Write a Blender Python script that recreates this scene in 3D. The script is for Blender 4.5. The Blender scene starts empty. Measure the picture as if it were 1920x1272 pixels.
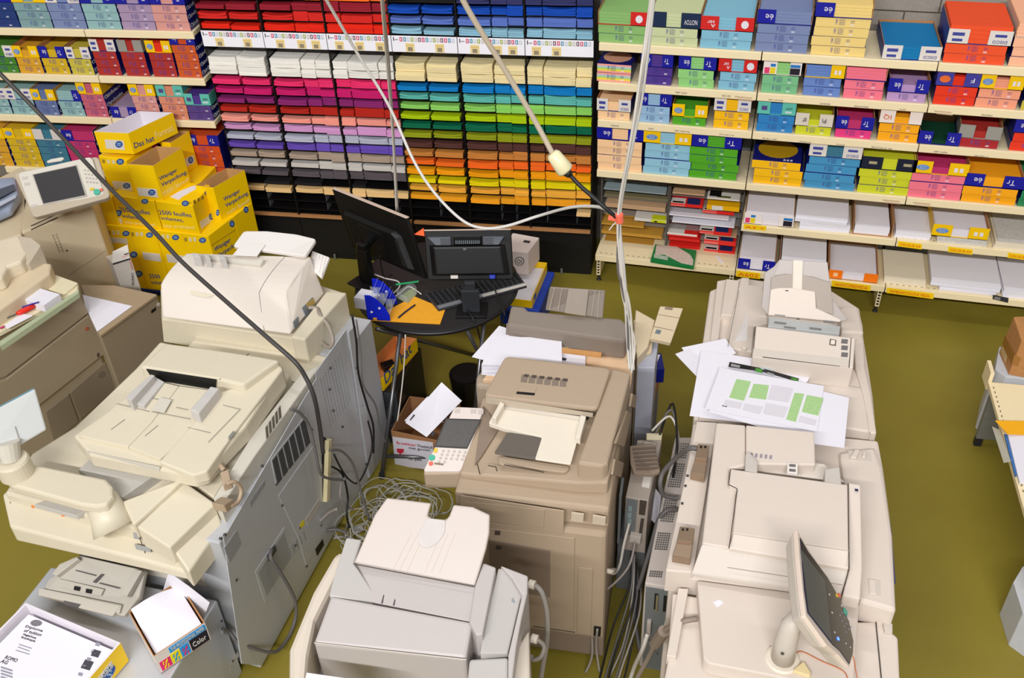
import bpy, bmesh, math, random
from mathutils import Vector, Matrix
random.seed(7)
SC = bpy.context.scene
COL = SC.collection
# ------------------------------------------------------------------ camera
CF = 1834.918            # focal length in pixels of a 1920 px wide frame
CP = Vector((1.07963, -5.89902, 4.11512))
YAW, PIT, ROL = -0.28605, 0.65658, -0.04751
_f = Vector((math.sin(YAW)*math.cos(PIT), math.cos(YAW)*math.cos(PIT), -math.sin(PIT)))
_r0 = Vector((math.cos(YAW), -math.sin(YAW), 0)); _u0 = _r0.cross(_f)
CR = _r0*math.cos(ROL) + _u0*math.sin(ROL); CU = -_r0*math.sin(ROL) + _u0*math.cos(ROL)
cam = bpy.data.objects.new('camera', bpy.data.cameras.new('camera'))
COL.objects.link(cam)
M = Matrix((( CR.x, CU.x, -_f.x, CP.x), (CR.y, CU.y, -_f.y, CP.y), (CR.z, CU.z, -_f.z, CP.z), (0, 0, 0, 1)))
cam.matrix_world = M
cam.data.sensor_width = 36.0
cam.data.lens = CF/1920*36.0
cam.data.clip_start = 0.05
SC.camera = cam
# ------------------------------------------------------------------ world, lamps, exposure
w = bpy.data.worlds.new('hall'); SC.world = w; w.use_nodes = True
w.node_tree.nodes['Background'].inputs[0].default_value = (1.0, 0.97, 0.94, 1)
w.node_tree.nodes['Background'].inputs[1].default_value = 0.36
SC.view_settings.view_transform = 'Standard'
SC.view_settings.look = 'None'
SC.view_settings.gamma = 1.0
SC.view_settings.use_curve_mapping = False
SC.view_settings.exposure = -0.22
def area_lamp(name, loc, sx, sy, power, tilt=(0, 0, 0), col=(0.99, 0.985, 1.0)):
    l = bpy.data.lights.new(name, 'AREA'); l.shape = 'RECTANGLE'; l.size = sx; l.size_y = sy; l.energy = power; l.color = col
    o = bpy.data.objects.new(name, l); COL.objects.link(o); o.location = loc; o.rotation_euler = tilt
    return o
# ceiling tubes over the sales floor, and one added front fill lamp
area_lamp('ceiling_and_fill_light', (0.3, -1.6, 7.4), 10.0, 0.3, 130, tilt=(math.radians(0), 0, 0))
area_lamp('ceiling_and_fill_light', (0.3, -5.0, 7.4), 10.0, 0.3, 30, tilt=(math.radians(0), 0, 0))
area_lamp('ceiling_and_fill_light', (0.3, -13.0, 9.5), 10.0, 0.3, 2200, tilt=(math.radians(42), 0, 0))  # added fill lamp behind the camera, brightens the upright faces
# ------------------------------------------------------------------ pixel -> world measuring
def ray(px, py): return _f + CR*((px-960)/CF) - CU*((py-636)/CF)
def A(px, py, z):
    d = ray(px, py); return CP + d*((z-CP.z)/d.z)
def PX(v):
    d = Vector(v)-CP; z = d.dot(_f); return (960+CF*d.dot(CR)/z, 636-CF*d.dot(CU)/z)
class Plane:
    def __init__(s, p0, p1, p2):
        s.o = Vector(p0); s.n = (Vector(p1)-s.o).cross(Vector(p2)-s.o).normalized()
        if s.n.dot(CP-s.o) < 0: s.n = -s.n
    def hit(s, q):
        d = ray(q[0], q[1]); return CP + d*((s.o-CP).dot(s.n)/d.dot(s.n))
    def off(s, k):
        t = Plane.__new__(Plane); t.o = s.o+s.n*k; t.n = s.n; return t
def VPL(a, b):          # upright plane through two points
    return Plane(a, b, a-Vector((0, 0, .3)))
def ZP(z):
    return Plane((0, 0, z), (1, 0, z), (0, 1, z))
# ------------------------------------------------------------------ materials
def lin(c):
    c = [x/255 for x in c]
    return tuple(x/12.92 if x <= .04045 else ((x+.055)/1.055)**2.4 for x in c) + (1,)
MATS = {}
def mat(name, rgb, rough=.55, metal=0.0, spec=.4, noise=.04, nscale=25.0, bump=0.0, emit=0, alpha=1, trans=0):
    if name in MATS: return MATS[name]
    m = bpy.data.materials.new(name); m.use_nodes = True; nt = m.node_tree; b = nt.nodes['Principled BSDF']
    b.inputs['Roughness'].default_value = rough; b.inputs['Metallic'].default_value = metal
    b.inputs['Specular IOR Level'].default_value = spec
    c = lin(rgb)
    b.inputs['Base Color'].default_value = c
    if noise or bump:
        tc = nt.nodes.new('ShaderNodeTexCoord'); n = nt.nodes.new('ShaderNodeTexNoise'); n.inputs['Scale'].default_value = nscale
        n.inputs['Detail'].default_value = 3
        nt.links.new(tc.outputs['Object'], n.inputs['Vector'])
        if noise:
            mx = nt.nodes.new('ShaderNodeMix'); mx.data_type = 'RGBA'
            mx.inputs[6].default_value = tuple(x*(1-noise*1.6) for x in c[:3])+(1,)
            mx.inputs[7].default_value = tuple(min(1, x*(1+noise*1.6)) for x in c[:3])+(1,)
            nt.links.new(n.outputs['Fac'], mx.inputs[0]); nt.links.new(mx.outputs[2], b.inputs['Base Color'])
        if bump:
            bp = nt.nodes.new('ShaderNodeBump'); bp.inputs['Strength'].default_value = bump; bp.inputs['Distance'].default_value = .002
            n2 = nt.nodes.new('ShaderNodeTexNoise'); n2.inputs['Scale'].default_value = 350
            nt.links.new(tc.outputs['Object'], n2.inputs['Vector'])
            nt.links.new(n2.outputs['Fac'], bp.inputs['Height']); nt.links.new(bp.outputs[0], b.inputs['Normal'])
    if emit:
        b.inputs['Emission Color'].default_value = c; b.inputs['Emission Strength'].default_value = emit
    if trans:
        b.inputs['Transmission Weight'].default_value = trans; b.inputs['IOR'].default_value = 1.25
    if alpha < 1: b.inputs['Alpha'].default_value = alpha
    MATS[name] = m
    return m
# ------------------------------------------------------------------ mesh building
class MB:
    def __init__(s): s.v = []; s.f = []; s.m = []
    def add(s, vs, fs, mi=0):
        b = len(s.v); s.v += [Vector(q) for q in vs]
        for f in fs: s.f.append([b+i for i in f]); s.m.append(mi)
    def box(s, x0, x1, y0, y1, z0, z1, mi=0, fm=None):
        vs = [(x0,y0,z0),(x1,y0,z0),(x1,y1,z0),(x0,y1,z0),(x0,y0,z1),(x1,y0,z1),(x1,y1,z1),(x0,y1,z1)]
        fs = [(0,3,2,1),(4,5,6,7),(0,1,5,4),(1,2,6,5),(2,3,7,6),(3,0,4,7)]   # bottom top front right back left
        b = len(s.v); s.v += [Vector(q) for q in vs]
        for k, f in enumerate(fs): s.f.append([b+i for i in f]); s.m.append(fm[k] if fm else mi)
    def prism(s, top, bot, mi=0):
        n = len(top); top = [Vector(q) for q in top]; bot = [Vector(q) for q in bot]
        nrm = Vector((0,0,0))
        for i in range(n): nrm += top[i].cross(top[(i+1) % n])
        ax = top[0]-bot[0]
        if nrm.dot(ax) < 0: top.reverse(); bot.reverse()
        b = len(s.v); s.v += top + bot
        s.f.append(list(range(b, b+n))); s.m.append(mi)
        s.f.append(list(range(b+2*n-1, b+n-1, -1))); s.m.append(mi)
        for i in range(n):
            j = (i+1) % n
            s.f.append([b+j, b+i, b+n+i, b+n+j]); s.m.append(mi)
    def tube(s, pts, r, n=8, mi=0, caps=True):
        pts = [Vector(q) for q in pts]; b = len(s.v); N = len(pts)
        up = None
        for i in range(N):
            t = (pts[min(i+1, N-1)]-pts[max(i-1, 0)]).normalized()
            if up is None: up = t.orthogonal().normalized()
            else:
                up = up - t*up.dot(t); up = up.normalized() if up.length > 1e-6 else t.orthogonal().normalized()
            sd = t.cross(up); rr = r[i] if isinstance(r, (list, tuple)) else r
            for k in range(n):
                a = 2*math.pi*k/n; s.v.append(pts[i] + (up*math.cos(a)+sd*math.sin(a))*rr)
        for i in range(N-1):
            for k in range(n):
                k2 = (k+1) % n; s.f.append([b+i*n+k, b+i*n+k2, b+(i+1)*n+k2, b+(i+1)*n+k]); s.m.append(mi)
        if caps:
            s.f.append([b+k for k in range(n-1, -1, -1)]); s.m.append(mi)
            s.f.append([b+(N-1)*n+k for k in range(n)]); s.m.append(mi)
    def mesh(s, name, mats, org=None, smooth=False):
        me = bpy.data.meshes.new(name)
        o = Vector(org) if org is not None else Vector((0,0,0))
        me.from_pydata([tuple(q-o) for q in s.v], [], s.f)
        for m in mats: me.materials.append(m)
        me.polygons.foreach_set('material_index', s.m)
        if smooth: me.polygons.foreach_set('use_smooth', [True]*len(s.f))
        me.update()
        return me
def link(o, parent=None):
    COL.objects.link(o)
    if parent is not None: o.parent = parent
    return o
def tag(o, label=None, cat=None, group=None, kind=None):
    if label: o['label'] = label
    if cat: o['category'] = cat
    if group: o['group'] = group
    if kind: o['kind'] = kind
    return o
def thing(name, loc, label, cat, group=None, rz=0):
    o = bpy.data.objects.new(name, None); o.empty_display_size = .05
    o.location = loc; o.rotation_euler = (0, 0, rz); link(o)
    return tag(o, label, cat, group)
def wloc(p):
    l = Vector((0,0,0))
    while p is not None: l = l + p.location; p = p.parent
    return l
def bev(o, w=.006, seg=2, ang=35):
    if w > 0:
        m = o.modifiers.new('bevel', 'BEVEL'); m.width = w; m.segments = seg; m.limit_method = 'ANGLE'; m.angle_limit = math.radians(ang)
        m.harden_normals = False; m.use_clamp_overlap = True
        for p in o.data.polygons: p.use_smooth = False
    return o
def part(name, mb, m, parent=None, bw=0, seg=2, smooth=False, label=None):
    """one mesh object built from world coordinates, its origin at its parent's place"""
    me = mb.mesh(name, m if isinstance(m, list) else [m], org=wloc(parent), smooth=smooth)
    o = bpy.data.objects.new(name, me); link(o, parent)
    if bw: bev(o, bw, seg)
    if label: o['label'] = label
    return o
def solo(name, mb, m, label, cat, group=None, bw=0, smooth=False):
    """a thing that is one mesh: origin at the middle of its base"""
    c = Vector((sum(v.x for v in mb.v)/len(mb.v), sum(v.y for v in mb.v)/len(mb.v), min(v.z for v in mb.v)))
    me = mb.mesh(name, m if isinstance(m, list) else [m], org=c, smooth=smooth)
    o = bpy.data.objects.new(name, me); o.location = c; link(o)
    if bw: bev(o, bw)
    return tag(o, label, cat, group)
def rnd(pts, r, n=4):
    """round the corners of a polygon (world points); r is a length or list of lengths"""
    out = []; N = len(pts); pts = [Vector(p) for p in pts]
    for i in range(N):
        p = pts[i]; a = pts[i-1]; b = pts[(i+1) % N]; rr = r[i] if isinstance(r, (list, tuple)) else r
        if rr <= 0: out.append(p); continue
        la = min(rr, (a-p).length*.48); lb = min(rr, (b-p).length*.48)
        q0 = p+(a-p).normalized()*la; q1 = p+(b-p).normalized()*lb
        for k in range(n+1):
            t = k/n; out.append(q0*(1-t)**2 + p*2*t*(1-t) + q1*t*t)
    return out
def pw(pts): return [A(*q) if len(q) == 3 and not isinstance(q, Vector) else q for q in pts]
import numpy as np
def planar(t, pts):
    """put measured points on their common plane z = ax+by+c, along their own lines of sight"""
    zs = [q.z for q in t]
    if max(zs)-min(zs) < 1e-6: return t
    Aq = np.array([[q.x, q.y, 1] for q in t]); k = np.linalg.lstsq(Aq, np.array(zs), rcond=None)[0]
    if np.linalg.matrix_rank(Aq) < 3: return t
    f = lambda x, y: float(k[0]*x+k[1]*y+k[2])
    pl = Plane((0, 0, f(0, 0)), (1, 0, f(1, 0)), (0, 1, f(0, 1)))
    return [pl.hit(p[:2]) for p in pts]
def BX(px, py, x):        # measured point on the upright plane x = const
    d = ray(px, py); return CP + d*((x-CP.x)/d.x)
def vprism(name, pts, zb, m, parent, bw=.006, r=0, seg=2, label=None, shrink=None):
    """solid with a measured top outline (px,py,z) and upright sides down to zb"""
    t = pw(pts)
    if len(t) > 3 and all(len(q) == 3 and not isinstance(q, Vector) for q in pts): t = planar(t, pts)
    if r: t = rnd(t, r)
    b = [Vector((q.x, q.y, zb)) for q in t]
    mb = MB(); mb.prism(t, b)
    return part(name, mb, m, parent, bw, seg, label=label)
def plate(name, pl, px, th, m, parent, r=0, lift=0.0, bw=0, label=None, flare=0):
    """solid standing proud (th) of a measured plane, outline given in the photograph's pixels"""
    t = [pl.hit(q) for q in px]
    if r: t = rnd(t, r)
    mb = MB(); mb.prism([q+pl.n*(th+lift) for q in t], [q+pl.n*(lift-.0005) for q in t])
    return part(name, mb, m, parent, bw, label=label)
def sweep(pts, n=6):
    """Catmull-Rom through points"""
    P = [Vector(p) for p in pts]; out = []
    for i in range(len(P)-1):
        p0 = P[max(i-1, 0)]; p1 = P[i]; p2 = P[i+1]; p3 = P[min(i+2, len(P)-1)]
        for k in range(n):
            t = k/n
            out.append(.5*((2*p1)+(p2-p0)*t+(2*p0-5*p1+4*p2-p3)*t*t+(3*p1-p0-3*p2+p3)*t**3))
    out.append(P[-1]); return out
def cable(name, pts, r, m, label=None, cat='cable', parent=None, group=None, n=6, sides=6):
    mb = MB(); mb.tube(sweep(pts, n), r, sides)
    if parent is not None: return part(name, mb, m, parent, smooth=True)
    return solo(name, mb, m, label, cat, group, smooth=True)
TXT = {}
def text_mesh(s):
    if s in TXT: return TXT[s]
    c = bpy.data.curves.new('lettering', 'FONT'); c.body = s; c.resolution_u = 2; c.extrude = .015
    o = bpy.data.objects.new('lettering', c); COL.objects.link(o)
    bpy.context.view_layer.update()
    me = bpy.data.meshes.new_from_object(o.evaluated_get(bpy.context.evaluated_depsgraph_get()))
    bpy.data.objects.remove(o); bpy.data.curves.remove(c)
    xs = [v.co.x for v in me.vertices] or [0, 1]; ys = [v.co.y for v in me.vertices] or [0, 1]
    x0, x1, y0, y1 = min(xs), max(xs), min(ys), max(ys)
    for v in me.vertices: v.co.x -= x0; v.co.y -= y0
    TXT[s] = (me, x1-x0, y1-y0)
    return TXT[s]
TM = {}
def text_obj(s, m, parent, mtx, name='lettering'):
    me, wd, ht = text_mesh(s)
    k = (s, m.name)
    if k not in TM:
        d = me.copy(); d.materials.clear(); d.materials.append(m); TM[k] = d
    o = bpy.data.objects.new(name, TM[k]); link(o, parent); o.matrix_local = mtx
    return o
def tmat(org, ux, uy, un, sx, sy):
    return Matrix(((ux.x*sx, uy.x*sy, un.x*.05, org.x), (ux.y*sx, uy.y*sy, un.y*.05, org.y), (ux.z*sx, uy.z*sy, un.z*.05, org.z), (0,0,0,1)))
def ptext(pl, s, p0, p1, ph, m, parent, lift=.0012, name='lettering'):
    """lettering on a measured plane: baseline from pixel p0 to p1, top of the letters over p0 at pixel ph"""
    a = pl.hit(p0); b = pl.hit(p1); h = pl.hit(ph)-a
    ux = (b-a).normalized(); un = pl.n; uy = un.cross(ux)
    me, wd, ht = text_mesh(s)
    return text_obj(s, m, parent, tmat(a+un*lift-wloc(parent), ux, uy, un, (b-a).length/max(wd, .01), abs(h.dot(uy))/max(ht, .01)), name)
ORD = ['zeroth','first','second','third','fourth','fifth','sixth','seventh','eighth','ninth','tenth','eleventh','twelfth','thirteenth','fourteenth','fifteenth','sixteenth','seventeenth']
NUM = ['zero','one','two','three','four','five','six','seven','eight','nine','ten','eleven','twelve','thirteen','fourteen','fifteen','sixteen']
# ================================================================== room
M_wallb = mat('concrete_block', (158,150,138), .9, noise=.10, nscale=60, bump=.5)
M_mortar = mat('mortar', (128,120,108), .95, noise=.06)
def floor_mat():
    m = bpy.data.materials.new('green_lino'); m.use_nodes = True; nt = m.node_tree; b = nt.nodes['Principled BSDF']
    tc = nt.nodes.new('ShaderNodeTexCoord')
    n1 = nt.nodes.new('ShaderNodeTexNoise'); n1.inputs['Scale'].default_value = 1.3; n1.inputs['Detail'].default_value = 5
    n2 = nt.nodes.new('ShaderNodeTexNoise'); n2.inputs['Scale'].default_value = 90
    r = nt.nodes.new('ShaderNodeValToRGB'); r.color_ramp.elements[0].position = .35; r.color_ramp.elements[1].position = .7
    r.color_ramp.elements[0].color = lin((134,120,44)); r.color_ramp.elements[1].color = lin((144,131,48))
    mx = nt.nodes.new('ShaderNodeMix'); mx.data_type = 'RGBA'; mx.blend_type = 'MULTIPLY'; mx.inputs[0].default_value = .12
    nt.links.new(tc.outputs['Object'], n1.inputs['Vector']); nt.links.new(tc.outputs['Object'], n2.inputs['Vector'])
    nt.links.new(n1.outputs['Fac'], r.inputs[0]); nt.links.new(r.outputs[0], mx.inputs[6]); nt.links.new(n2.outputs['Fac'], mx.inputs[7])
    nt.links.new(mx.outputs[2], b.inputs['Base Color'])
    b.inputs['Roughness'].default_value = .42; b.inputs['Specular IOR Level'].default_value = .35
    return m
mb = MB(); mb.box(-8, 5, -9, .95, -.05, 0)
tag(part('floor', mb, floor_mat()), kind='structure', label='olive green lino floor')
mb = MB(); mb.box(-8, 5, .62, .8, 0, 4.2)
wall = tag(part('wall_back', mb, M_mortar), kind='structure', label='grey concrete block wall behind the shelves')
bk = MB(); bk.box(0, .395, -.022, 0, 0, .195); bkm = bk.mesh('block', [M_wallb])
for r in range(7):
    for c in range(12):
        o = bpy.data.objects.new('block', bkm); link(o, wall)
        o.location = (-.6+c*.405+(.2 if r % 2 else 0), .62, 1.3+r*.205)
# ================================================================== shelving
class Fr:
    def __init__(s, ox, oy, a): s.o = Vector((ox, oy, 0)); s.a = a; s.u = Vector((math.cos(a), math.sin(a), 0)); s.n = Vector((-math.sin(a), math.cos(a), 0))
    def w(s, x, t, z): return s.o + s.u*x + s.n*t + Vector((0, 0, z))
    def sat(s, px, t, z):
        lo, hi = -5., 6.
        for _ in range(50):
            mdl = (lo+hi)/2
            if PX(s.w(mdl, t, z))[0] < px: lo = mdl
            else: hi = mdl
        return lo
FRR = Fr(0, 0, 0)                                   # right hand shelving front
al = math.atan2(.15, 1.45)
FLL = Fr(-2.735, -.19, al)                         # left hand shelving front, x runs negative
ar = math.atan2(.23, 2.66)
FRK = Fr(-2.70, -.15, ar)                          # sheet paper rack front
M_shelf = mat('shelf_cream', (242,224,182), .45, noise=.02)
M_back = mat('shelf_back_grey', (120,126,128), .6, noise=.03)
M_post = mat('shelf_upright_grey', (128,128,122), .5, metal=.2)
M_hole = mat('slot_dark', (30,28,26), .8, noise=0)
M_foot = mat('foot_black', (35,34,34), .6)
ZR = [1.824, 1.565, 1.305, .936, .622, .254]
ZL = [1.805, 1.472, 1.15, .715, .34]
def bay(fr, x0, x1, zs, label, dep=.47, top=1.84, foot=True, posts=(True, True)):
    t = thing('shelving_bay', fr.w((x0+x1)/2, 0, 0), label, 'shelving', 'metal shelving bays along the wall', rz=fr.a)
    h = (x1-x0)/2
    def lp(name, mb, m, par=None, bw=0):
        o = bpy.data.objects.new(name, mb.mesh(name, [m])); link(o, par or t)
        if bw: bev(o, bw, 2)
        return o
    for z in zs:
        mb = MB(); mb.box(-h+.003, h-.003, .012, dep, -.03, 0); sh = lp('shelf_board', mb, M_shelf); sh.location = (0, 0, z)
        mb = MB(); mb.box(-h+.003, h-.003, -.002, .012, -.049, .001); r = lp('price_rail', mb, M_shelf, sh, .003)
    mb = MB(); mb.box(-h+.01, h-.01, dep+.005, dep+.02, .1, zs[0]-.03); lp('back_panel', mb, M_back)
    for sx, on in ((-1, posts[0]), (1, posts[1])):
        if not on: continue
        xo = sx*(h-.022); mb = MB(); mb.box(xo-.018, xo+.018, dep+.02, dep+.08, 0, top); lp('upright', mb, M_post)
        mb = MB(); mb.box(xo-.014, xo+.014, .03, dep+.02, .06, .2)
        ft = lp('base_leg', mb, M_shelf)
        mb = MB()
        for k in range(5): mb.box(xo-.008, xo+.008, .0275, .03, .075+k*.024, .088+k*.024)
        lp('slots', mb, M_hole, ft)
        mb = MB(); mb.tube([(xo, .06, 0), (xo, .06, .012), (xo, .06, .06)], [.02, .012, .008], 10); lp('levelling_foot', mb, M_foot, ft)
    for z in zs[-2:]:
        mb = MB()
        for k in range(24): mb.box(-h+.03+k*(2*h-.06)/24, -h+.045+k*(2*h-.06)/24, .03, .036, z, z+.0006)
        tag(lp('slot_row', mb, mat('slot_brown', (120,105,80), .8)), kind='stuff')
    return t
bay(FRR, 0, 1, [ZR[k] for k in (0,1,2,3,5)], 'cream metal shelving bay just right of the coloured paper rack', posts=(True, True))
bay(FRR, 1, 2, ZR, 'cream metal shelving bay, middle one of three right of the rack', posts=(False, True))
bay(FRR, 2, 3, ZR, 'cream metal shelving bay at the right edge of the photo', posts=(False, True))
bay(FLL, -.80, 0, ZL, 'cream metal shelving bay just left of the coloured paper rack')
bay(FLL, -1.82, -.80, ZL, 'cream metal shelving bay at the left edge of the photo', posts=(True, False))
# ------------------------------------------------------------------ reams of paper, cartons and what lies in them
def ream_group():
    g = bpy.data.node_groups.new('ream_print', 'ShaderNodeTree')
    g.interface.new_socket('Paper', in_out='INPUT', socket_type='NodeSocketColor')
    g.interface.new_socket('Out', in_out='OUTPUT', socket_type='NodeSocketColor')
    gi = g.nodes.new('NodeGroupInput'); go = g.nodes.new('NodeGroupOutput')
    tc = g.nodes.new('ShaderNodeTexCoord'); sp = g.nodes.new('ShaderNodeSeparateXYZ'); g.links.new(tc.outputs['Object'], sp.inputs[0])
    def mth(op, a, b):
        n = g.nodes.new('ShaderNodeMath'); n.operation = op
        for i, v in enumerate((a, b)):
            if isinstance(v, (int, float)): n.inputs[i].default_value = v
            else: g.links.new(v, n.inputs[i])
        return n.outputs[0]
    def rect(x0, x1, z0, z1):
        return mth('MULTIPLY', mth('MULTIPLY', mth('GREATER_THAN', sp.outputs[0], x0), mth('LESS_THAN', sp.outputs[0], x1)),
                   mth('MULTIPLY', mth('GREATER_THAN', sp.outputs[2], z0), mth('LESS_THAN', sp.outputs[2], z1)))
    mp = g.nodes.new('ShaderNodeMapping'); mp.inputs['Scale'].default_value = (1, 1, 2.2); g.links.new(tc.outputs['Object'], mp.inputs[0])
    nz = g.nodes.new('ShaderNodeTexNoise'); nz.inputs['Scale'].default_value = 170; g.links.new(mp.outputs[0], nz.inputs['Vector'])
    ink = mth('GREATER_THAN', nz.outputs['Fac'], .47)
    txt = mth('MULTIPLY', mth('ADD', rect(-.022, .012, .012, .05), mth('ADD', rect(.042, .066, .026, .044), rect(-.045, -.03, .016, .022))), ink)
    logo = rect(-.042, -.030, .024, .048)
    bar = rect(.044, .064, .010, .020)
    col = gi.outputs[0]
    def mix(f, c, a):
        n = g.nodes.new('ShaderNodeMix'); n.data_type = 'RGBA'; g.links.new(f, n.inputs[0]); g.links.new(c, n.inputs[6]); n.inputs[7].default_value = a
        return n.outputs[2]
    col = mix(mth('MULTIPLY', txt, .55), col, lin((48,52,120)))
    col = mix(mth('MULTIPLY', logo, .6), col, lin((70,72,150)))
    col = mix(mth('MULTIPLY', bar, .55), col, lin((225,225,235)))
    g.links.new(col, go.inputs[0])
    return g
RG = ream_group()
RM = {}
def ream_mat(cn):
    if cn in RM: return RM[cn]
    m = bpy.data.materials.new('ream_'+cn.replace(' ', '_')); m.use_nodes = True; nt = m.node_tree; b = nt.nodes['Principled BSDF']
    if cn == 'rainbow striped':
        tc = nt.nodes.new('ShaderNodeTexCoord'); sp = nt.nodes.new('ShaderNodeSeparateXYZ'); nt.links.new(tc.outputs['Object'], sp.inputs[0])
        mu = nt.nodes.new('ShaderNodeMath'); mu.operation = 'MULTIPLY'; mu.inputs[1].default_value = 1/.058; nt.links.new(sp.outputs[2], mu.inputs[0])
        r = nt.nodes.new('ShaderNodeValToRGB'); r.color_ramp.interpolation = 'CONSTANT'
        for i, (p, c) in enumerate(((0,(244,160,150)),(.2,(232,214,70)),(.42,(170,205,130)),(.6,(176,200,205)),(.78,(244,160,150)))):
            e = r.color_ramp.elements[i] if i < 2 else r.color_ramp.elements.new(p)
            e.position = p; e.color = lin(c)
        nt.links.new(mu.outputs[0], r.inputs[0]); src = r.outputs[0]
    else:
        r = nt.nodes.new('ShaderNodeRGB'); r.outputs[0].default_value = lin(PCOL[cn]); src = r.outputs[0]
    g = nt.nodes.new('ShaderNodeGroup'); g.node_tree = RG
    nt.links.new(src, g.inputs[0]); nt.links.new(g.outputs[0], b.inputs['Base Color'])
    b.inputs['Roughness'].default_value = .28; b.inputs['Specular IOR Level'].default_value = .5
    n = nt.nodes.new('ShaderNodeTexNoise'); n.inputs['Scale'].default_value = 28; n.inputs['Detail'].default_value = 4
    bp = nt.nodes.new('ShaderNodeBump'); bp.inputs['Strength'].default_value = .35; bp.inputs['Distance'].default_value = .004
    tc2 = nt.nodes.new('ShaderNodeTexCoord'); nt.links.new(tc2.outputs['Object'], n.inputs['Vector'])
    nt.links.new(n.outputs['Fac'], bp.inputs['Height']); nt.links.new(bp.outputs[0], b.inputs['Normal'])
    RM[cn] = m; return m
PCOL = {'dark blue':(28,60,135),'pale aqua':(132,172,176),'lavender blue':(128,146,196),'light aqua':(150,198,198),'lilac':(182,152,190),'salmon pink':(240,160,148),
 'green':(72,150,40),'gold':(250,178,30),'yellow':(242,196,20),'light yellow':(226,206,60),'red':(204,44,36),'orange':(240,92,28),'periwinkle':(104,124,180),
 'rose pink':(222,96,122),'salmon orange':(246,150,110),'purple':(94,66,148),'teal blue':(60,132,160),'hot pink':(222,44,112),'bright orange':(240,80,24),
 'light green':(150,206,112),'pale green':(200,208,160),'sky blue':(130,186,208),'cream yellow':(238,208,128),'azure blue':(20,120,176),'red orange':(238,84,44),'peach':(250,186,150),
 'violet':(82,56,140),'mint green':(146,206,124),'sea green':(120,188,136),'cornflower':(104,134,198),'pink':(246,120,140),'lilac purple':(186,150,196),'bright red':(230,52,26),
 'salmon':(242,158,126),'pale peach':(252,206,156),'pale blue':(150,186,216),'leaf green':(84,168,40),'golden yellow':(250,190,24),'blue':(48,128,192),'lime yellow':(206,210,44),
 'magenta pink':(228,60,130),'orange yellow':(250,170,24),'dark red':(168,28,40),'fresh blue':(70,148,194),'sky':(146,196,216),'emerald green':(40,130,84),'white':(228,222,228),
 'dark green':(16,66,44),'rainbow striped':(244,160,150)}
for _k in list(PCOL)[:20]:
    _c = PCOL[_k]; _l = sum(_c)/3; PCOL[_k] = tuple((v*.86+_l*.14)*.92 for v in _c)  # left shelf colours dulled: the dimmer light there is put into them
M_navyw = mat('ream_wrap_navy', (22,26,110), .35, noise=.02)
M_white = mat('print_white', (226,222,228), .5, noise=0)
M_carton = mat('carton_brown', (186,132,84), .85, noise=.06, nscale=40)
M_ink = mat('print_ink', (48,44,52), .6, noise=0)
def paper(cn): return mat('sheet_'+cn.replace(' ', '_'), PCOL.get(cn, (230,226,232)), .75, noise=.02, spec=.2)
RMESH = {}
def ream_mesh(cn, wd, dp, h):
    k = (cn, round(wd, 2), round(dp, 2), h)
    if k not in RMESH:
        mb = MB(); e = .0025
        mb.box(-wd/2, wd/2, 0, dp, e*.3, h-e*.3, 0, fm=[1,1,0,1,0,1])
        RMESH[k] = mb.mesh('ream', [ream_mat(cn), M_navyw])
    return RMESH[k]
M_yel = mat('carton_yellow', (240,196,0), .45, noise=.02)
M_cyan = mat('logo_blue', (44,120,190), .4, noise=0)
STY = {  # flap colour, side colour, left flap width, right flap width, lettering
 'blue':   ((18,22,150), (18,20,120), .33, .33), 'red': ((208,34,30), (190,40,34), .34, .34), 'navy': ((22,40,72), (26,44,74), .33, .38),
 'white':  ((224,216,208), (40,52,130), .33, .36), 'yellow': ((244,196,0), (232,186,0), .35, .35), 'teal': ((96,190,172), (84,176,160), .33, .36),
 'grey':   ((150,146,138), (150,146,138), .36, .36), 'plain': ((216,206,190), (206,196,180), .36, .36), 'multi': ((236,226,220), (200,190,180), .36, .3),
 'purple': ((64,60,150), (60,54,140), .38, .36), 'iq': ((236,222,212), (200,150,100), .36, .3), 'pale': ((214,206,200), (196,184,170), .34, .36),
 'orange': ((246,120,10), (180,130,80), .28, .28), 'dark': ((20,26,48), (20,26,48), .38, .36), 'brown': ((186,132,84), (186,132,84), .02, .02)}
OVM = {}
def oval_mesh(a, b, key):
    if key in OVM: return OVM[key]
    mb = MB()
    n = 20
    for (ka, kb, y, mi) in ((1, 1, 0, 0), (.84, .8, -.0008, 1), (.78, .72, -.0012, 0)):
        vs = [(math.cos(2*math.pi*i/n)*a*ka, y-.001, math.sin(2*math.pi*i/n)*b*kb) for i in range(n)]+[(math.cos(2*math.pi*i/n)*a*ka, y, math.sin(2*math.pi*i/n)*b*kb) for i in range(n)]
        mb.add(vs, [list(range(n))]+[[i, n+i, n+(i+1) % n, (i+1) % n] for i in range(n)], mi)
    OVM[key] = mb.mesh('oval_logo', [M_cyan, M_white]); return OVM[key]
def flat(name, par, x0, x1, z0, z1, m, y=0., th=.0012):
    mb = MB(); mb.box(x0, x1, y-th, y, z0, z1)
    o = bpy.data.objects.new(name, mb.mesh(name, [m])); return link(o, par)
def ftext(s, par, xc, zc, wid, hgt, m, y=-.0015, flip=True):
    """lettering on a front face in local coordinates (face looks to -y)"""
    me, wd, ht = text_mesh(s)
    ux = Vector((-1, 0, 0)) if flip else Vector((1, 0, 0)); uy = Vector((0, 0, -1)) if flip else Vector((0, 0, 1))
    sx = wid/max(wd, .01); sy = hgt/max(ht, .01)
    return text_obj(s, m, par, tmat(Vector((xc, y, zc))-ux*wid/2-uy*hgt/2, ux, uy, Vector((0, -1, 0)), sx, sy))
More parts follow.
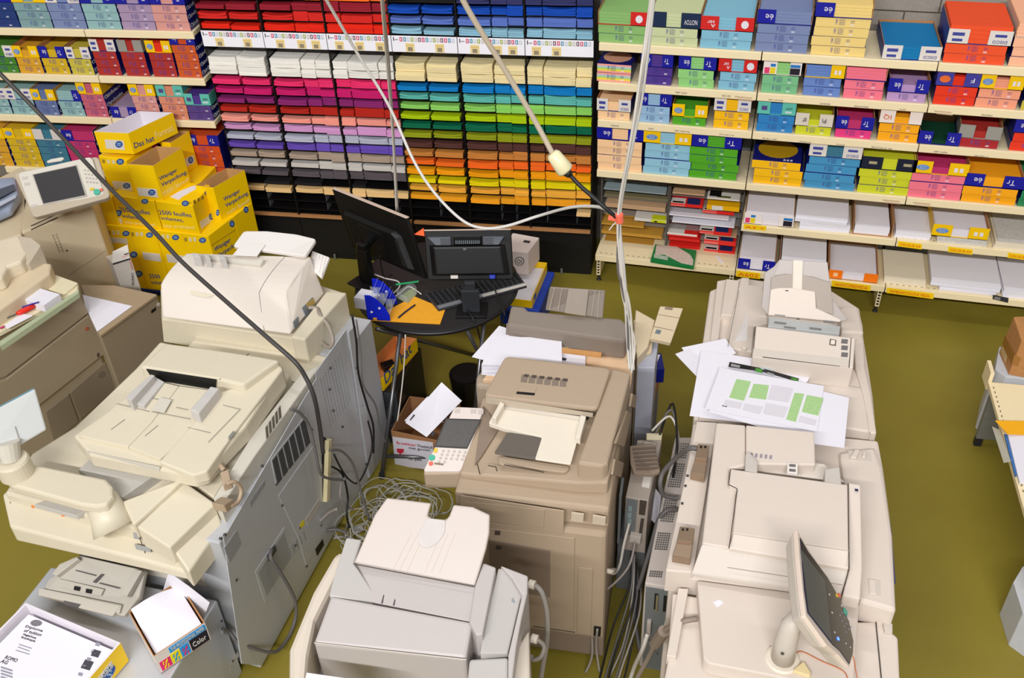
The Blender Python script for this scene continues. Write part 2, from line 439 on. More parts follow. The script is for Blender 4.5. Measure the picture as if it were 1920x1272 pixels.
def stext(s, par, x, y0, y1, z0, z1, m):
    """lettering on a right-hand side face (looks to +x), read from the front edge backwards"""
    me, wd, ht = text_mesh(s)
    return text_obj(s, m, par, tmat(Vector((x+.0012, y0, z0)), Vector((0,1,0)), Vector((0,0,1)), Vector((1,0,0)), (y1-y0)/max(wd,.01), (z1-z0)/max(ht,.01)))
def tray(fr, x, t, z, wd, dp, h, sty, pcol, where, rz=0, heap=0, open_left=False, open_right=False, fillh=.9, low=None):
    fc, sc, fl, frr = STY[sty]
    wd += .012; dp += .012
    mf = mat('flap_'+sty, fc, .45, noise=.02); ms = mat('side_'+sty, sc, .5, noise=.02)
    T = thing('paper_carton', fr.w(x, t, z), f'{ {"multi":"many coloured print","iq":"white","pale":"off white","dark":"dark navy","plain":"cream white","navy":"navy blue","brown":"brown cardboard"}.get(sty, sty)} cut-front carton {where}', 'carton', 'cut-open paper cartons on the shelves', rz=fr.a+rz)
    e = .0035
    mb = MB()
    mb.box(-wd/2, wd/2, 0, dp, 0, e, 0)
    mb.box(-wd/2, -wd/2+e, e, dp, e, h, 0, fm=[1,1,1,1,1,0]); mb.box(wd/2-e, wd/2, e, dp, e, h, 0, fm=[1,1,1,0,1,1])
    mb.box(-wd/2+e, wd/2-e, dp-e, dp, e, h, 0, fm=[1,1,1,1,0,1])
    o = bpy.data.objects.new('carton_body', mb.mesh('carton_body', [ms, M_carton])); link(o, T)
    fh = h if low is None else low
    if not open_left:
        f1 = flat('front_flap', T, -wd/2, -wd/2+wd*fl, 0, fh, mf, y=e, th=e)
    if not open_right:
        f2 = flat('front_flap', T, wd/2-wd*frr, wd/2, 0, fh, mf, y=e, th=e)
    xl = -wd/2+wd*fl/2; xr = wd/2-wd*frr/2; zc = fh*.5; k = wd/.22
    if sty == 'blue':
        if not open_left: ftext('ée', f1, -wd/2+wd*fl*.66, zc, .032*k, .034, M_white)
        if not open_right: ftext('Tr', f2, wd/2-wd*frr*.62, zc, .032*k, .034, M_white)
    elif sty == 'white':
        mt = mat('tag_blue', (62,70,150), .5, noise=0)
        if not open_left: flat('print_tag', f1, xl-.022*k, xl+.02*k, fh*.56, fh*.78, mt); flat('print_tag', f1, xl-.02*k, xl+.016*k, fh*.18, fh*.36, mt)
        if not open_right:
            flat('print_tag', f2, xr-.02*k, xr+.02*k, fh*.58, fh*.76, mt)
            ftext('DISCOVERY'[:5], f2, xr, fh*.26, .05*k, .018, mat('tag_blue', (62,70,150)))
    elif sty == 'yellow':
        if not open_left:
            o = bpy.data.objects.new('oval_logo', oval_mesh(.026*k, .019, ('o', round(k, 1)))); link(o, f1); o.location = (xl, -.0004, zc)
            ftext('DATA', f1, xl, zc+.005, .026*k, .008, M_white, y=-.0032, flip=False); ftext('COPY', f1, xl, zc-.006, .026*k, .008, M_white, y=-.0032, flip=False)
        if not open_right:
            flat('print_tag', f2, xr-.018*k, xr-.004*k, fh*.3, fh*.62, M_white); flat('print_tag', f2, xr+.004*k, xr+.018*k, fh*.3, fh*.62, M_white)
    elif sty == 'red':
        if not open_left: ftext('ser', f1, xl+.006, zc+.01, .03*k, .016, M_white); ftext('A', f1, xl+.02, zc-.014, .02*k, .02, M_white)
        if not open_right:
            n = 18; mb = MB(); vs = [(xr+math.cos(2*math.pi*i/n)*.022, 0, zc+math.sin(2*math.pi*i/n)*.024) for i in range(n)]
            mb.prism([Vector(v)+Vector((0,-.0012,0)) for v in vs], vs); o = bpy.data.objects.new('round_logo', mb.mesh('round_logo', [M_white])); link(o, f2)
    elif sty == 'navy':
        if not open_right: ftext('NOTOV', f2, xr, zc*.85, .07*k*.8, .03, M_white)
    elif sty == 'iq':
        ftext('IQ', f1, xl, zc, .045, .034, mat('iq_orange', (214,96,40), .5))
    elif sty == 'plain':
        ftext('er', f1, xl+.014, zc, .024, .026, M_ink); ftext('Pi', f2, xr-.012, zc, .024, .028, M_ink)
    elif sty == 'teal':
        flat('print_tag', f1, xl-.014, xl+.02, zc-.014, zc+.014, mat('tag_violet', (84,72,130), .5, noise=0)); ftext('LIGHT', f2, xr, zc+.004, .04, .014, M_ink)
        for q in range(4): flat('print_tag', f2, xr-.02+q*.01, xr-.013+q*.01, fh*.2, fh*.34, M_white)
    elif sty == 'purple':
        o = bpy.data.objects.new('oval_logo', oval_mesh(.03, .021, 'pu')); link(o, f1); o.location = (xl, 0, zc); o.data = oval_mesh(.03, .021, 'pu').copy(); o.data.materials.clear(); o.data.materials.append(mat('logo_orange', (230,110,50), .4)); o.data.materials.append(mat('logo_green', (120,160,90), .4))
        ftext('F', f2, xr, zc, .02, .026, M_white)
    elif sty == 'multi':
        cs = [(220,60,110),(230,206,30),(40,120,190),(236,226,220)]
        for q in range(2):
            flat('colour_square', f1, -wd/2+.008+q*.034, -wd/2+.038+q*.034, .008, .046, mat(f'square_{q}', cs[q], .5, noise=0))
        flat('print_tag', f1, -wd/2+.042, -wd/2+.072, .052, .07, mat('square_2', cs[2], .5, noise=0))
        flat('print_tag', f2, wd/2-.066, wd/2-.008, .008, .048, mat('square_black', (30,26,40), .5, noise=0)); flat('print_tag', f2, wd/2-.066, wd/2-.008, .052, .07, mat('square_2', cs[2]))
    elif sty == 'orange':
        flat('print_tag', f1, xl-.014, xl+.014, zc-.013, zc+.015, mat('tag_pinkish', (250,200,150), .5, noise=0))
    elif sty == 'dark':
        for f_, xx in ((f1, xl), (f2, xr)): flat('print_tag', f_, xx-.02, xx+.028, zc-.006, zc+.012, mat('tag_tan', (170,160,120), .6, noise=0))
    # the sheets inside: a thing of its own
    if pcol:
        ph = h*fillh+heap
        mb = MB(); n = 4
        for i in range(n):
            j = random.uniform(-.0015, .0015)
            mb.box(-wd/2+.006+j, wd/2-.006+j, .006+random.uniform(0, .002)-heap*.02, dp-.02, e+.0004+(ph-e)*i/n, e+(ph-e)*(i+1)/n-.0006)
        me = mb.mesh('sheet_pile', [paper(pcol)])
        o = bpy.data.objects.new('loose_paper', me); o.location = fr.w(x, t, z); o.rotation_euler = (0, 0, fr.a+rz); link(o)
        tag(o, f'{pcol} loose paper in the carton {where}', 'paper', 'loose paper lying in cut-open cartons')
    return T
REAMS = 0
M_ellip = mat('ellipse_gold', (190,150,20), .5); M_ellip2 = mat('ellipse_peach', (226,170,140), .5)
def stack(fr, shelf, z, idx, pl, pr, cn, n, where_shelf, sty=None, pcol=None, t=.02, h=None, side=False, wd=None, top_art=None, jit=.006, trot=0, **kw):
    """one pile on a shelf: n reams and, on top, a cut-open carton"""
    global REAMS
    xl = fr.sat(pl, t, z+.02); xr = fr.sat(pr, t, z+.02)
    wd = wd or (xr-xl); x = (xl+xr)/2
    dp = .42 if wd > .26 else .30
    h = h or (.058 if dp < .4 else .056)
    wh = f'{ORD[idx]} stack on {where_shelf}'
    zz = z+.0008
    for i in range(n):
        jx = random.uniform(-jit, jit) if i else 0; jt = random.uniform(-jit, jit)*.8 if i else 0
        T = thing('paper_ream', fr.w(x+jx, t+jt, zz), f'{cn} ream, {ORD[i+1]} from bottom, {wh}', 'ream', 'wrapped reams of coloured paper', rz=fr.a+random.uniform(-.012, .012))
        o = bpy.data.objects.new('wrapper', ream_mesh(cn, wd, dp, h)); link(o, T)
        if side: stext('Clairefontaine', T, round(wd, 2)/2, .012, dp*.8, h*.28, h*.74, M_white)
        if top_art and i == n-1:
            mb = MB(); k = 20; a, b = wd*.42, dp*.3
            vs = [(math.cos(2*math.pi*q/k)*a, dp*.42+math.sin(2*math.pi*q/k)*b, h) for q in range(k)]
            mb.prism([Vector(v)+Vector((0,0,.0008)) for v in vs], vs)
            link(bpy.data.objects.new('printed_ellipse', mb.mesh('printed_ellipse', [M_ellip if top_art == 'gold' else M_ellip2])), T)
            if top_art == 'gold':
                me, tw, th = text_mesh('555')
                text_obj('555', M_white, T, tmat(Vector((.04, .02, h+.001)), Vector((1,0,0)), Vector((0,1,0)), Vector((0,0,1)), .06/tw, .018/th))
        zz += h+.0006; REAMS += 1
    if sty: tray(fr, x+random.uniform(-.004, .004), t-.004, zz, wd, dp, kw.pop('th', .085), sty, pcol or cn, 'on '+wh if n else 'as '+wh, rz=trot, **kw)
W = {'r0':'top shelf right of rack','r1':'second shelf right of rack','r2':'third shelf right of rack','r3':'fourth shelf right of rack',
     'l0':'top shelf left of rack','l1':'second shelf left of rack','l2':'third shelf left of rack','l3':'fourth shelf left of rack'}
def shelf(fr, key, z, rows, **kw):
    for i, r in enumerate(rows):
        d = dict(kw); d.update(r[6] if len(r) > 6 else {})
        stack(fr, key, z, i+1, r[0], r[1], r[2], r[3], W[key], r[4], r[5], **d)
shelf(FRR, 'r0', ZR[0], [
 (1122.6,1210.7,'light green',2,'red','light green',{'open_left':True}),(1217,1307.5,'pale green',2,'navy','pale green',{'th':.095}),(1312.5,1407,'sky blue',2,'red','sky blue'),
 (1415.6,1512.5,'lavender blue',3,'blue','lavender blue',{'open_right':True}),(1520,1621,'cream yellow',4,'blue','cream yellow',{'open_right':True}),
 (1655,1760,'azure blue',0,'white','azure blue',{'trot':.04}),(1768,1882.5,'red orange',2,'white','red orange',{'heap':.03}),(1891,2000,'peach',3,'pale','peach',{'open_left':True})])
shelf(FRR, 'r1', ZR[1], [
 (1119,1182,'rainbow striped',2,None,None,{'top_art':'peach'}),(1202,1258,'violet',2,'blue','violet'),(1272,1338,'mint green',2,'blue','mint green'),(1346.5,1414,'sky blue',2,'red','sky blue'),
 (1427,1493.6,'sea green',2,'multi','mint green'),(1505,1574,'cornflower',2,'yellow','cornflower',{'open_left':True}),(1580.6,1653.6,'pink',2,'blue','pink',{'open_left':True,'open_right':True}),
 (1662,1734,'lilac purple',1,'blue','lilac purple',{'fillh':.55}),(1749,1826,'bright red',2,'purple','bright red',{'fillh':.7}),(1828,1905,'salmon',2,'yellow','salmon',{'fillh':.7}),(1914,1990,'light yellow',2,'multi','light yellow')])
shelf(FRR, 'r2', ZR[2], [
 (1121,1180.5,'pale peach',1,'white','pale peach',{'fillh':.75}),(1193,1254.7,'pale blue',2,'blue','pale blue'),(1261,1322.6,'leaf green',1,'yellow','leaf green',{'fillh':.6}),(1337.7,1402,'golden yellow',2,'white','golden yellow'),
 (1418,1485,'blue',2,'teal','blue'),(1491,1557,'lime yellow',1,'plain','lime yellow',{'fillh':.5}),(1565.5,1632,'magenta pink',1,'blue','hot pink',{'fillh':.7}),(1645,1719,'orange yellow',2,'iq','orange yellow',{'fillh':.5}),
 (1724,1798,'dark green',0,'blue','dark green',{'fillh':.25}),(1796,1870,'dark red',1,'grey','red',{'fillh':.55,'trot':-.05}),(1892.6,1965,'bright red',2,'blue','bright red')])
shelf(FRR, 'r3', ZR[3], [
 (1121,1203,'pale peach',4,'blue','pale peach'),(1205.7,1291,'sky',4,'yellow','sky'),(1292,1380,'leaf green',4,'blue','leaf green'),
 (1412,1501.5,'golden yellow',3,None,None,{'top_art':'gold','jit':.02}),(1508,1601,'fresh blue',4,'white','teal blue',{'fillh':.8}),(1607,1704,'lime yellow',3,'dark','lime yellow'),
 (1701.6,1799.7,'pink',3,'yellow','hot pink',{'fillh':.55}),(1802,1903,'orange yellow',2,'blue','orange yellow',{'fillh':.75}),(1908,2000,'emerald green',2,'blue','emerald green')], jit=.012)
shelf(FLL, 'l0', ZL[0], [
 (-24,37,'dark blue',3,'blue','dark blue'),(39,99,'pale aqua',3,'yellow','pale aqua'),(101,163,'lavender blue',3,'white','lavender blue'),
 (165,228,'light aqua',3,'blue','light aqua'),(230.5,292.5,'lilac',3,'blue','lilac'),(294,357,'salmon pink',3,'blue','salmon pink')], side=True, jit=.004)
shelf(FLL, 'l1', ZL[1], [
 (-10,36,'green',2,'white','green'),(38,82,'gold',2,'yellow','gold',{'fillh':.6}),(87,132,'yellow',2,'blue','yellow',{'fillh':.7}),(136,177,'light yellow',2,'white','light yellow',{'fillh':.8}),
 (185,228,'red',3,'white','red'),(238,280,'red',3,'grey','red'),(289,332,'red',3,'yellow','bright red',{'fillh':.8}),(336,379,'orange',4,'blue','bright orange',{'fillh':.8})], side=True, jit=.004)
shelf(FLL, 'l2', ZL[2], [
 (-20,23,'light aqua',2,'white','light aqua'),(25,69,'light aqua',2,'white','light aqua'),(72,112,'periwinkle',2,'yellow','periwinkle'),(118,160,'light aqua',2,'blue','light aqua',{'open_left':True}),
 (162,204,'rose pink',3,'yellow','rose pink'),(211,256,'lilac',0,'blue','lilac'),(258,302,'salmon pink',3,'yellow','salmon pink'),(308,354,'salmon orange',3,'teal','salmon orange'),(356,400,'purple',2,'teal','violet',{'fillh':.8})], side=True, jit=.004)
shelf(FLL, 'l3', ZL[3], [
 (-36,26,'gold',4,'yellow','gold'),(31,83,'yellow',4,'yellow','yellow'),(85,136,'teal blue',4,'pale','teal blue'),(138,194,'hot pink',4,'blue','hot pink',{'open_right':True}),
 (200,255,'teal blue',4,'white','teal blue'),(260,310,'hot pink',4,'blue','hot pink'),(314,364,'gold',4,'yellow','gold'),(366,424,'bright orange',4,'blue','bright orange')], side=True, jit=.004)
mb = MB(); mb.box(-.2,.2,0,.3,0,.25)
o = bpy.data.objects.new('brown_carton', mb.mesh('brown_carton', [M_carton])); o.location = FLL.w(-1.35, .03, ZL[4]+.001); o.rotation_euler = (0,0,al); link(o)
tag(o, 'plain brown cardboard box on the lowest shelf at left photo edge', 'box')
# ================================================================== rack of coloured sheets
M_blk = mat('rack_black_plastic', (20,18,18), .3, spec=.5, noise=.02)
M_blk2 = mat('rack_black_board', (17,15,15), .5, noise=.02)
M_sign = mat('sign_white', (246,244,250), .4, noise=0)
M_wood = mat('wood_strip', (176,124,76), .6, noise=.12, nscale=30)
M_acr = mat('clear_acrylic', (225,232,238), .04, noise=0, alpha=.16, spec=.9)
CW = .4445
ZT = [1.43-.0705*k for k in range(15)]
ZA = [1.815, 1.8855, 1.956, 2.0265]
RC = {'L':['hot pink','magenta','plum purple','brick red','light pink','lilac pink','blue grey','deep violet','taupe','light grey','charcoal','black','tan',None,None],
      'R':['azure','aqua','apple green','lime green','bottle green','olive green','dark brown','tan orange','vivid orange','gold','lemon yellow','light amber','amber',None,None],
      'La':['vivid red','red','crimson','vivid orange'],'Ra':['light blue','cornflower blue','royal blue','navy grey']}
SC_ = {'hot pink':(240,50,110),'magenta':(206,28,108),'plum purple':(140,40,110),'brick red':(186,40,28),'light pink':(248,158,142),'lilac pink':(216,156,206),'blue grey':(188,190,206),'deep violet':(108,80,184),
 'taupe':(176,156,138),'light grey':(206,200,192),'charcoal':(92,84,88),'black':(34,32,34),'tan':(240,200,138),'azure':(12,128,200),'aqua':(98,190,176),'apple green':(146,214,100),'lime green':(178,206,8),
 'bottle green':(8,108,74),'olive green':(150,158,24),'dark brown':(90,54,48),'tan orange':(206,132,60),'vivid orange':(255,110,32),'gold':(250,164,12),'lemon yellow':(240,218,8),'light amber':(250,180,62),'amber':(250,168,32),
 'vivid red':(232,38,18),'red':(216,40,34),'crimson':(150,30,46),'light blue':(140,186,206),'cornflower blue':(92,118,196),'royal blue':(18,74,178),'navy grey':(52,54,100),'white':(240,236,226),'cream':(240,222,168)}
racks = []
for ri, (c0, lab) in enumerate(((0, 'black rack of coloured sheets, the left one with reds and pinks'), (3, 'black rack of coloured sheets, the right one with blues and oranges'))):
    T = thing('paper_rack', FRK.w((c0+1.5)*CW, 0, 0), lab, 'rack', 'racks of coloured sheet paper', rz=ar)
    W3 = 3*CW
    def rp(name, mb, m, par=None, bw=0):
        o = bpy.data.objects.new(name, mb.mesh(name, m if isinstance(m, list) else [m])); link(o, par or T)
        if bw: bev(o, bw, 2)
        return o
    mb = MB(); mb.box(-W3/2, W3/2, .36, .375, 0, 2.3); rp('back_board', mb, M_blk2)
    for k in range(4):
        x = -W3/2+k*CW; mb = MB(); e = .006
        mb.box(x-e+(e if k == 0 else 0), x+e-(e if k == 3 else 0), .012, .36, .40, 2.3); rp('divider_panel', mb, M_blk)
        mb = MB(); mb.box(x-.004+(.004 if k == 0 else 0), x+.004-(.004 if k == 3 else 0), -.004, .012, .40, 2.3); rp('divider_edge', mb, M_blk)
    mb = MB(); mb.box(-W3/2+.002, W3/2-.002, .03, .37, 0, .375); bs = rp('base_cabinet', mb, M_blk2, bw=.004)
    for k in range(3):
        mb = MB(); mb.box(-W3/2+k*CW+.012, -W3/2+(k+1)*CW-.012, .022, .03, .05, .34); rp('base_panel', mb, M_blk2, bs)
        mb = MB(); mb.tube([(-W3/2+(k+.5)*CW*1.0, .016, .004), (-W3/2+(k+.5)*CW, .016, .045)], .009, 8); rp('levelling_foot', mb, M_post, bs)
    mb = MB(); mb.box(-W3/2+.01, W3/2-.01, -.004, .03, .376, .392); rp('wood_strip', mb, M_wood)
    for k in range(3):
        xa = -W3/2+k*CW+.0065; xb = xa+CW-.013
        first = None
        for z in ZT+ZA+[1.505, 1.59]:
            if z == 1.59: continue
            mb = MB(); mb.box(0, xb-xa, .01, .355, -.006, -.001)
            o = rp('sheet_tray', mb, M_blk); o.location = (xa, 0, z)
        mb = MB(); mb.box(xa-.004, xb+.004, -.012, -.006, 1.70, 1.808)
        sg = rp('header_sign', mb, M_sign)
        # printed colour tabs, price cards and black pack marks
        cc = [(214,40,90),(60,140,170),(196,206,214),(150,170,30),(200,190,180),(110,60,80),(214,40,90),(60,140,170),(196,206,214),(150,170,30),(200,190,180),(110,60,80),(214,40,90),(60,140,170),(196,206,214)]
        for q, c in enumerate(cc):
            xx = xa+.052+q*(CW-.07)/15
            f_ = flat('colour_tab', sg, xx, xx+.018, 1.772, 1.800, mat('tab_%d_%d_%d' % c, c, .5, noise=0), y=-.0121)
            flat('tab_figure', f_, xx+.006, xx+.012, 1.777, 1.795, M_sign, y=-.0134, th=.0006)
        flat('print_mark', sg, xa+.008, xa+.014, 1.774, 1.800, M_ink, y=-.0121); flat('print_mark', sg, xa+.018, xa+.042, 1.780, 1.786, mat('print_grey', (150,146,150), .6, noise=0), y=-.0121)
        col = c0+k
        cards = {0:[.10,.30],1:[.09,.24,.34],2:[.06,.2,.34],3:[.10,.30],4:[.09,.24,.34],5:[.05,.18]}[col]
        for q, cx in enumerate(cards):
            f_ = flat('price_card', sg, xa+cx-.012, xa+cx+.048, 1.703, 1.762, mat('card_cream', (236,212,150), .6, noise=0), y=-.0121)
            flat('pack_mark', f_, xa+cx+.002, xa+cx+.034, 1.708, 1.735, mat('pack_grey', (150,136,110), .6, noise=.3, nscale=300), y=-.0134, th=.0006)
            flat('print_line', f_, xa+cx-.008, xa+cx+.042, 1.744, 1.749, mat('card_line', (214,180,100), .6, noise=0), y=-.0134, th=.0006)
    racks.append((T, c0))
PILE = {}
def pile_mesh(cn, wd, h, seed, bend):
    k = (cn, round(wd, 3), seed, round(h, 3))
    if k in PILE: return PILE[k]
    rg = random.Random(seed*977+int(h*1e4)); mb = MB(); n = max(2, int(h/.012)); nx = 6
    for i in range(n):
        jx = rg.uniform(-.002, .002); jy = rg.uniform(-.004, .003); z0 = h*i/n; z1 = h*(i+1)/n-.0008
        top, bot = [], []
        xs = [-wd/2+jx+wd*q/nx for q in range(nx+1)]
        def sag(x): u = (x/wd*2); return bend*(u*u)*.012*(i+.5)/n
        vs = []
        for x in xs:
            s_ = sag(x)
            vs += [(x, jy, z0+s_*.9), (x, .297+jy, z0), (x, .297+jy, z1), (x, jy, z1+s_)]
        fs = []
        for q in range(nx):
            a = q*4; b = a+4
            fs += [(a, b, b+3, a+3), (a+3, b+3, b+2, a+2), (a, a+1, b+1, b), (a+1, a+2, b+2, b+1)]
        fs += [(0, 3, 2, 1), (nx*4, nx*4+1, nx*4+2, nx*4+3)]
        mb.add(vs, fs)
    PILE[k] = mb.mesh('sheet_pile', [mat('rack_sheet_'+cn.replace(' ', '_'), SC_[cn], .7, noise=.03, spec=.2)])
    return PILE[k]
LAY = [[(.105,.2),(.322,.2)], [(.118,.21),(.284,.1),(.387,.1)], [(.062,.1),(.224,.208),(.383,.1)]]
POS = [['left pile','right pile'],['wide pile','middle narrow pile','right narrow pile'],['left narrow pile','wide pile','right narrow pile']]
NST = 0
def cell(col, z, cn, tier, t=.012, hmul=1.0, only=None):
    global NST
    ty = col % 3
    for q, (xc, wd) in enumerate(LAY[ty]):
        if only is not None and q not in only: continue
        sd = random.randrange(3)
        h = [random.choice((.026,.03,.034)), random.choice((.026,.03)), 0][ty] if ty < 1 else (random.choice((.032,.036)) if (ty == 1 and q == 0) else random.choice((.044,.05,.056)))
        if cn == 'black': h = .014
        h *= random.uniform(.85, 1.15)
        if hmul != 1.0: h = hmul+random.choice((-.006, 0, .004))
        o = bpy.data.objects.new('paper_pile', pile_mesh(cn, wd, h, sd, random.choice((0.3, .8, 1.2)) if wd > .15 else random.choice((0,.3))))
        o.location = FRK.w(col*CW+xc, t+random.uniform(-.022, .004), z); o.rotation_euler = (0, 0, ar+random.uniform(-.015, .015)); link(o)
        tag(o, f'{cn} paper, {POS[ty][q]} in rack column {NUM[col+1]}, {tier}', 'paper', 'piles of coloured sheets in the racks')
        NST += 1
for col in range(6):
    s = 'L' if col < 3 else 'R'
    for k, cn in enumerate(RC[s]):
        if not cn: continue
        if cn == 'black' and col == 0: only = [1]
        elif cn == 'black': only = [0]
        else: only = None
        cell(col, ZT[k], cn, f'{ORD[k+1]} tier below the sign', only=only, hmul=1.0)
    for k, cn in enumerate(RC[s+'a']):
        if k == 3 and col in (3,): continue
        cell(col, ZA[k], cn, f'{ORD[k+1]} tier above the sign')
    cn = 'white' if s == 'L' else 'cream'
    cell(col, 1.505, cn, 'lower of two tiers right under sign', t=-.012, hmul=.052)
    cell(col, 1.5645, cn, 'upper of two tiers right under sign', t=.0, hmul=.056)
for T, c0 in racks:
    for k in range(3):
        xa = -1.5*CW+k*CW+.0065
        mb = MB(); mb.box(xa, xa+CW-.013, .03, .345, 1.560, 1.5635); o = bpy.data.objects.new('clear_shelf', mb.mesh('clear_shelf', [M_acr])); link(o, T)
        for z in ZT[-3:]+[ZT[-1]-.0]:
            for xx in ([.21] if k == 0 else [.225, .335] if k == 1 else [.115, .33]):
                mb = MB(); mb.box(xa+xx-.001, xa+xx+.001, .02, .33, z+.001, z+.055); o = bpy.data.objects.new('clear_divider', mb.mesh('clear_divider', [M_acr])); link(o, T)
o = bpy.data.objects.new('paper_pile', pile_mesh('tan', .1, .03, 1, .2)); o.location = FRK.w(5*CW+.385, .0, ZT[13]); o.rotation_euler = (0,0,ar); link(o)
tag(o, 'small tan paper pile alone in the bottom right rack tier', 'paper', 'piles of coloured sheets in the racks')
# ================================================================== yellow cartons
M_yc = mat('carton_yellow_print', (252,208,0), .38, noise=.015, spec=.45)
M_oval = mat('oval_blue', (34,84,160), .4, noise=0)
M_tblue = mat('lettering_blue', (36,70,140), .5, noise=0)
M_twht = mat('lettering_pale', (246,226,150), .5, noise=0)
M_inw = mat('carton_inside_white', (226,220,226), .7, noise=.02)
M_inb = mat('carton_inside_brown', (196,150,92), .85, noise=.05)
M_lab = mat('label_white', (222,216,206), .5, noise=.02)
M_paper = mat('paper_white', (232,229,236), .7, noise=.01, spec=.2)
def poly_decal(name, pl, pts, th, m, par, r=0):
    return plate(name, pl, pts, th, m, par, r=r, lift=.0006)
def oval_px(pl, c, rx, ry, par, skew=0):
    pts = [(c[0]+rx*math.cos(2*math.pi*i/18)+skew*math.sin(2*math.pi*i/18)*ry, c[1]+ry*math.sin(2*math.pi*i/18)) for i in range(18)]
    o = poly_decal('oval_logo', pl, pts, .0012, M_oval, par)
    for dy in (-.32, .22): poly_decal('logo_lettering', pl, [(c[0]-rx*.55, c[1]+ry*(dy-.14)), (c[0]+rx*.55, c[1]+ry*(dy-.08)), (c[0]+rx*.5, c[1]+ry*(dy+.2)), (c[0]-rx*.5, c[1]+ry*(dy+.14))], .0018, mat('logo_pale', (150,180,210), .5, noise=.4, nscale=260), par)
    return o
class Carton:
    def __init__(s, near, left, right, zt, zb, label, openm=None, fill=None, nf=True, joint=None):
        s.n = A(*near, zt); s.l = A(*left, zt); s.r = A(*right, zt); s.b = s.l+s.r-s.n; s.zt, s.zb = zt, zb
        s.build(label, openm)
    def build(s, label, openm):
        c = (s.n+s.b)/2
        s.T = thing('yellow_carton', (c.x, c.y, s.zb), label, 'carton', 'yellow cartons of copy paper')
        top = [s.n, s.r, s.b, s.l]; dn = [Vector((q.x, q.y, s.zb)) for q in top]
        mb = MB()
        if not openm:
            mb.prism(top, dn); part('carton_body', mb, M_yc, s.T, .004)
        else:
            e = .006; k = [c.lerp(q, 1-e*1.5/((q-c).xy.length)) for q in top]
            k = [Vector((q.x, q.y, s.zt)) for q in k]; kb = [Vector((q.x, q.y, s.zb+.01)) for q in k]
            b = 0
            mb.add(top+dn+k+kb, [(0,4,5,1),(1,5,6,2),(2,6,7,3),(3,7,4,0),(4,7,6,5)], 0)
            mb.f += []; n = 0
            mb.add(k+kb, [(0,1,5,4),(1,2,6,5),(2,3,7,6),(3,0,4,7),(4,5,6,7)], 1)
            mb.add(top+k, [(0,1,5,4),(1,2,6,5),(2,3,7,6),(3,0,4,7)], 1)
            part('carton_body', mb, [M_yc, openm], s.T)
        dnn = Vector((s.n.x, s.n.y, s.zb))
        s.PL = Plane(s.n, s.l, dnn); s.PR = Plane(s.n, s.r, dnn); s.PT = ZP(s.zt)
    def seam(s, pl, a, b, wpx=.7):
        poly_decal('lid_joint', pl, [(a[0], a[1]-wpx), (b[0], b[1]-wpx), (b[0], b[1]+wpx), (a[0], a[1]+wpx)], .0008, mat('joint_ochre', (176,136,0), .6, noise=0), s.T)
    def label_r(s, pl, pts): return poly_decal('address_label', pl, pts, .001, M_lab, s.T)
def Z1(x, y): return (160+x/5.529, 190+y/5.529)
def Z2(x, y): return (160+x/5.647, 360+y/5.647)
# pallet and lower tiers (same plan as the tier above)
def tierplan():
    return [((390,443),(340.5,437),(437,407)), ((340,437.5),(290,431.5),(387,401)), ((289,431),(239,426),(336,396)), ((238.5,426),(187,421),(285,391))]
WL = ['rightmost','second from right','third from right','leftmost']
bases = []
for i, (n, l, r) in enumerate(tierplan()):
    C_ = Carton(n, l, r, .585, .315, f'closed yellow carton, {WL[i]} in the second tier of the carton pile'); bases.append(C_)
# second carton behind the first, same tier
b0 = bases[0]; d = b0.r-b0.n
C_ = Carton.__new__(Carton); C_.n = b0.n+d*1.01; C_.l = b0.l+d*1.01; C_.r = b0.r+d*.8; C_.b = C_.l+C_.r-C_.n; C_.zt, C_.zb = .585, .315
C_.build('closed yellow carton under the rear open one, in the second tier', None); c8b = C_
for i, b in enumerate(bases):
    C2 = Carton.__new__(Carton); dn = Vector((0, 0, -.271))
    C2.n, C2.l, C2.r, C2.b = b.n+dn, b.l+dn, b.r+dn, b.b+dn; C2.zt, C2.zb = .314, .046
    C2.build(f'closed yellow carton, {WL[i]} in the bottom tier of the carton pile', None); b.low = C2
mb = MB(); lo = [q for b in bases for q in (b.n, b.l, b.r, b.b)]
x0, x1 = min(q.x for q in lo), max(q.x for q in lo); y0, y1 = min(q.y for q in lo), max(q.y for q in lo)
PT_ = thing('blue_pallet', ((x0+x1)/2, (y0+y1)/2, 0), 'low blue pallet board under the yellow cartons', 'pallet')
mb.box(x0-.01, x1+.02, y0, y1+.2, .025, .045); part('deck_board', mb, mat('pallet_blue', (20,44,130), .5), PT_, .003)
for k in range(3):
    mb = MB(); mb.box(x0, x1, y0+.01+k*.25, y0+.07+k*.25, 0, .025); part('runner', mb, mat('pallet_blue', (20,44,130)), PT_)
# third tier
c12 = Carton((288,377),(209,366),(330,338), .815, .586, 'closed yellow carton lettered 2500 feuilles, left of its twin')
c13 = Carton((207,372),(173,369),(243,335), .80, .586, 'yellow carton at the left end of the third tier behind the screen')
c6 = Carton((361,386),(290,377),(394,347), .815, .586, 'closed yellow carton lettered 2500 feuilles with torn white tape on top')
c5 = Carton((372,346),(318,340),(404,312), .79, .586, 'yellow carton behind the torn one, lid text facing up')
c7 = Carton((400,352),(366,348),(458.5,319), .85, .586, 'empty open yellow carton lettered Weniger Verpackung, rightmost of pile', openm=M_inb)
c3 = Carton((287,311),(239,308),(340.5,277), 1.085, .816, 'open yellow carton lettered Weniger Verpackung in the middle of pile', openm=M_inb)
c2 = Carton((236,302),(184,292),(284,268), 1.06, .816, 'closed yellow carton under the topmost white-lined one')
c4 = Carton((319,268),(301,266),(354.5,246), 1.07, .792, 'open yellow carton at the back, half hidden by the topmost one', openm=M_inb)
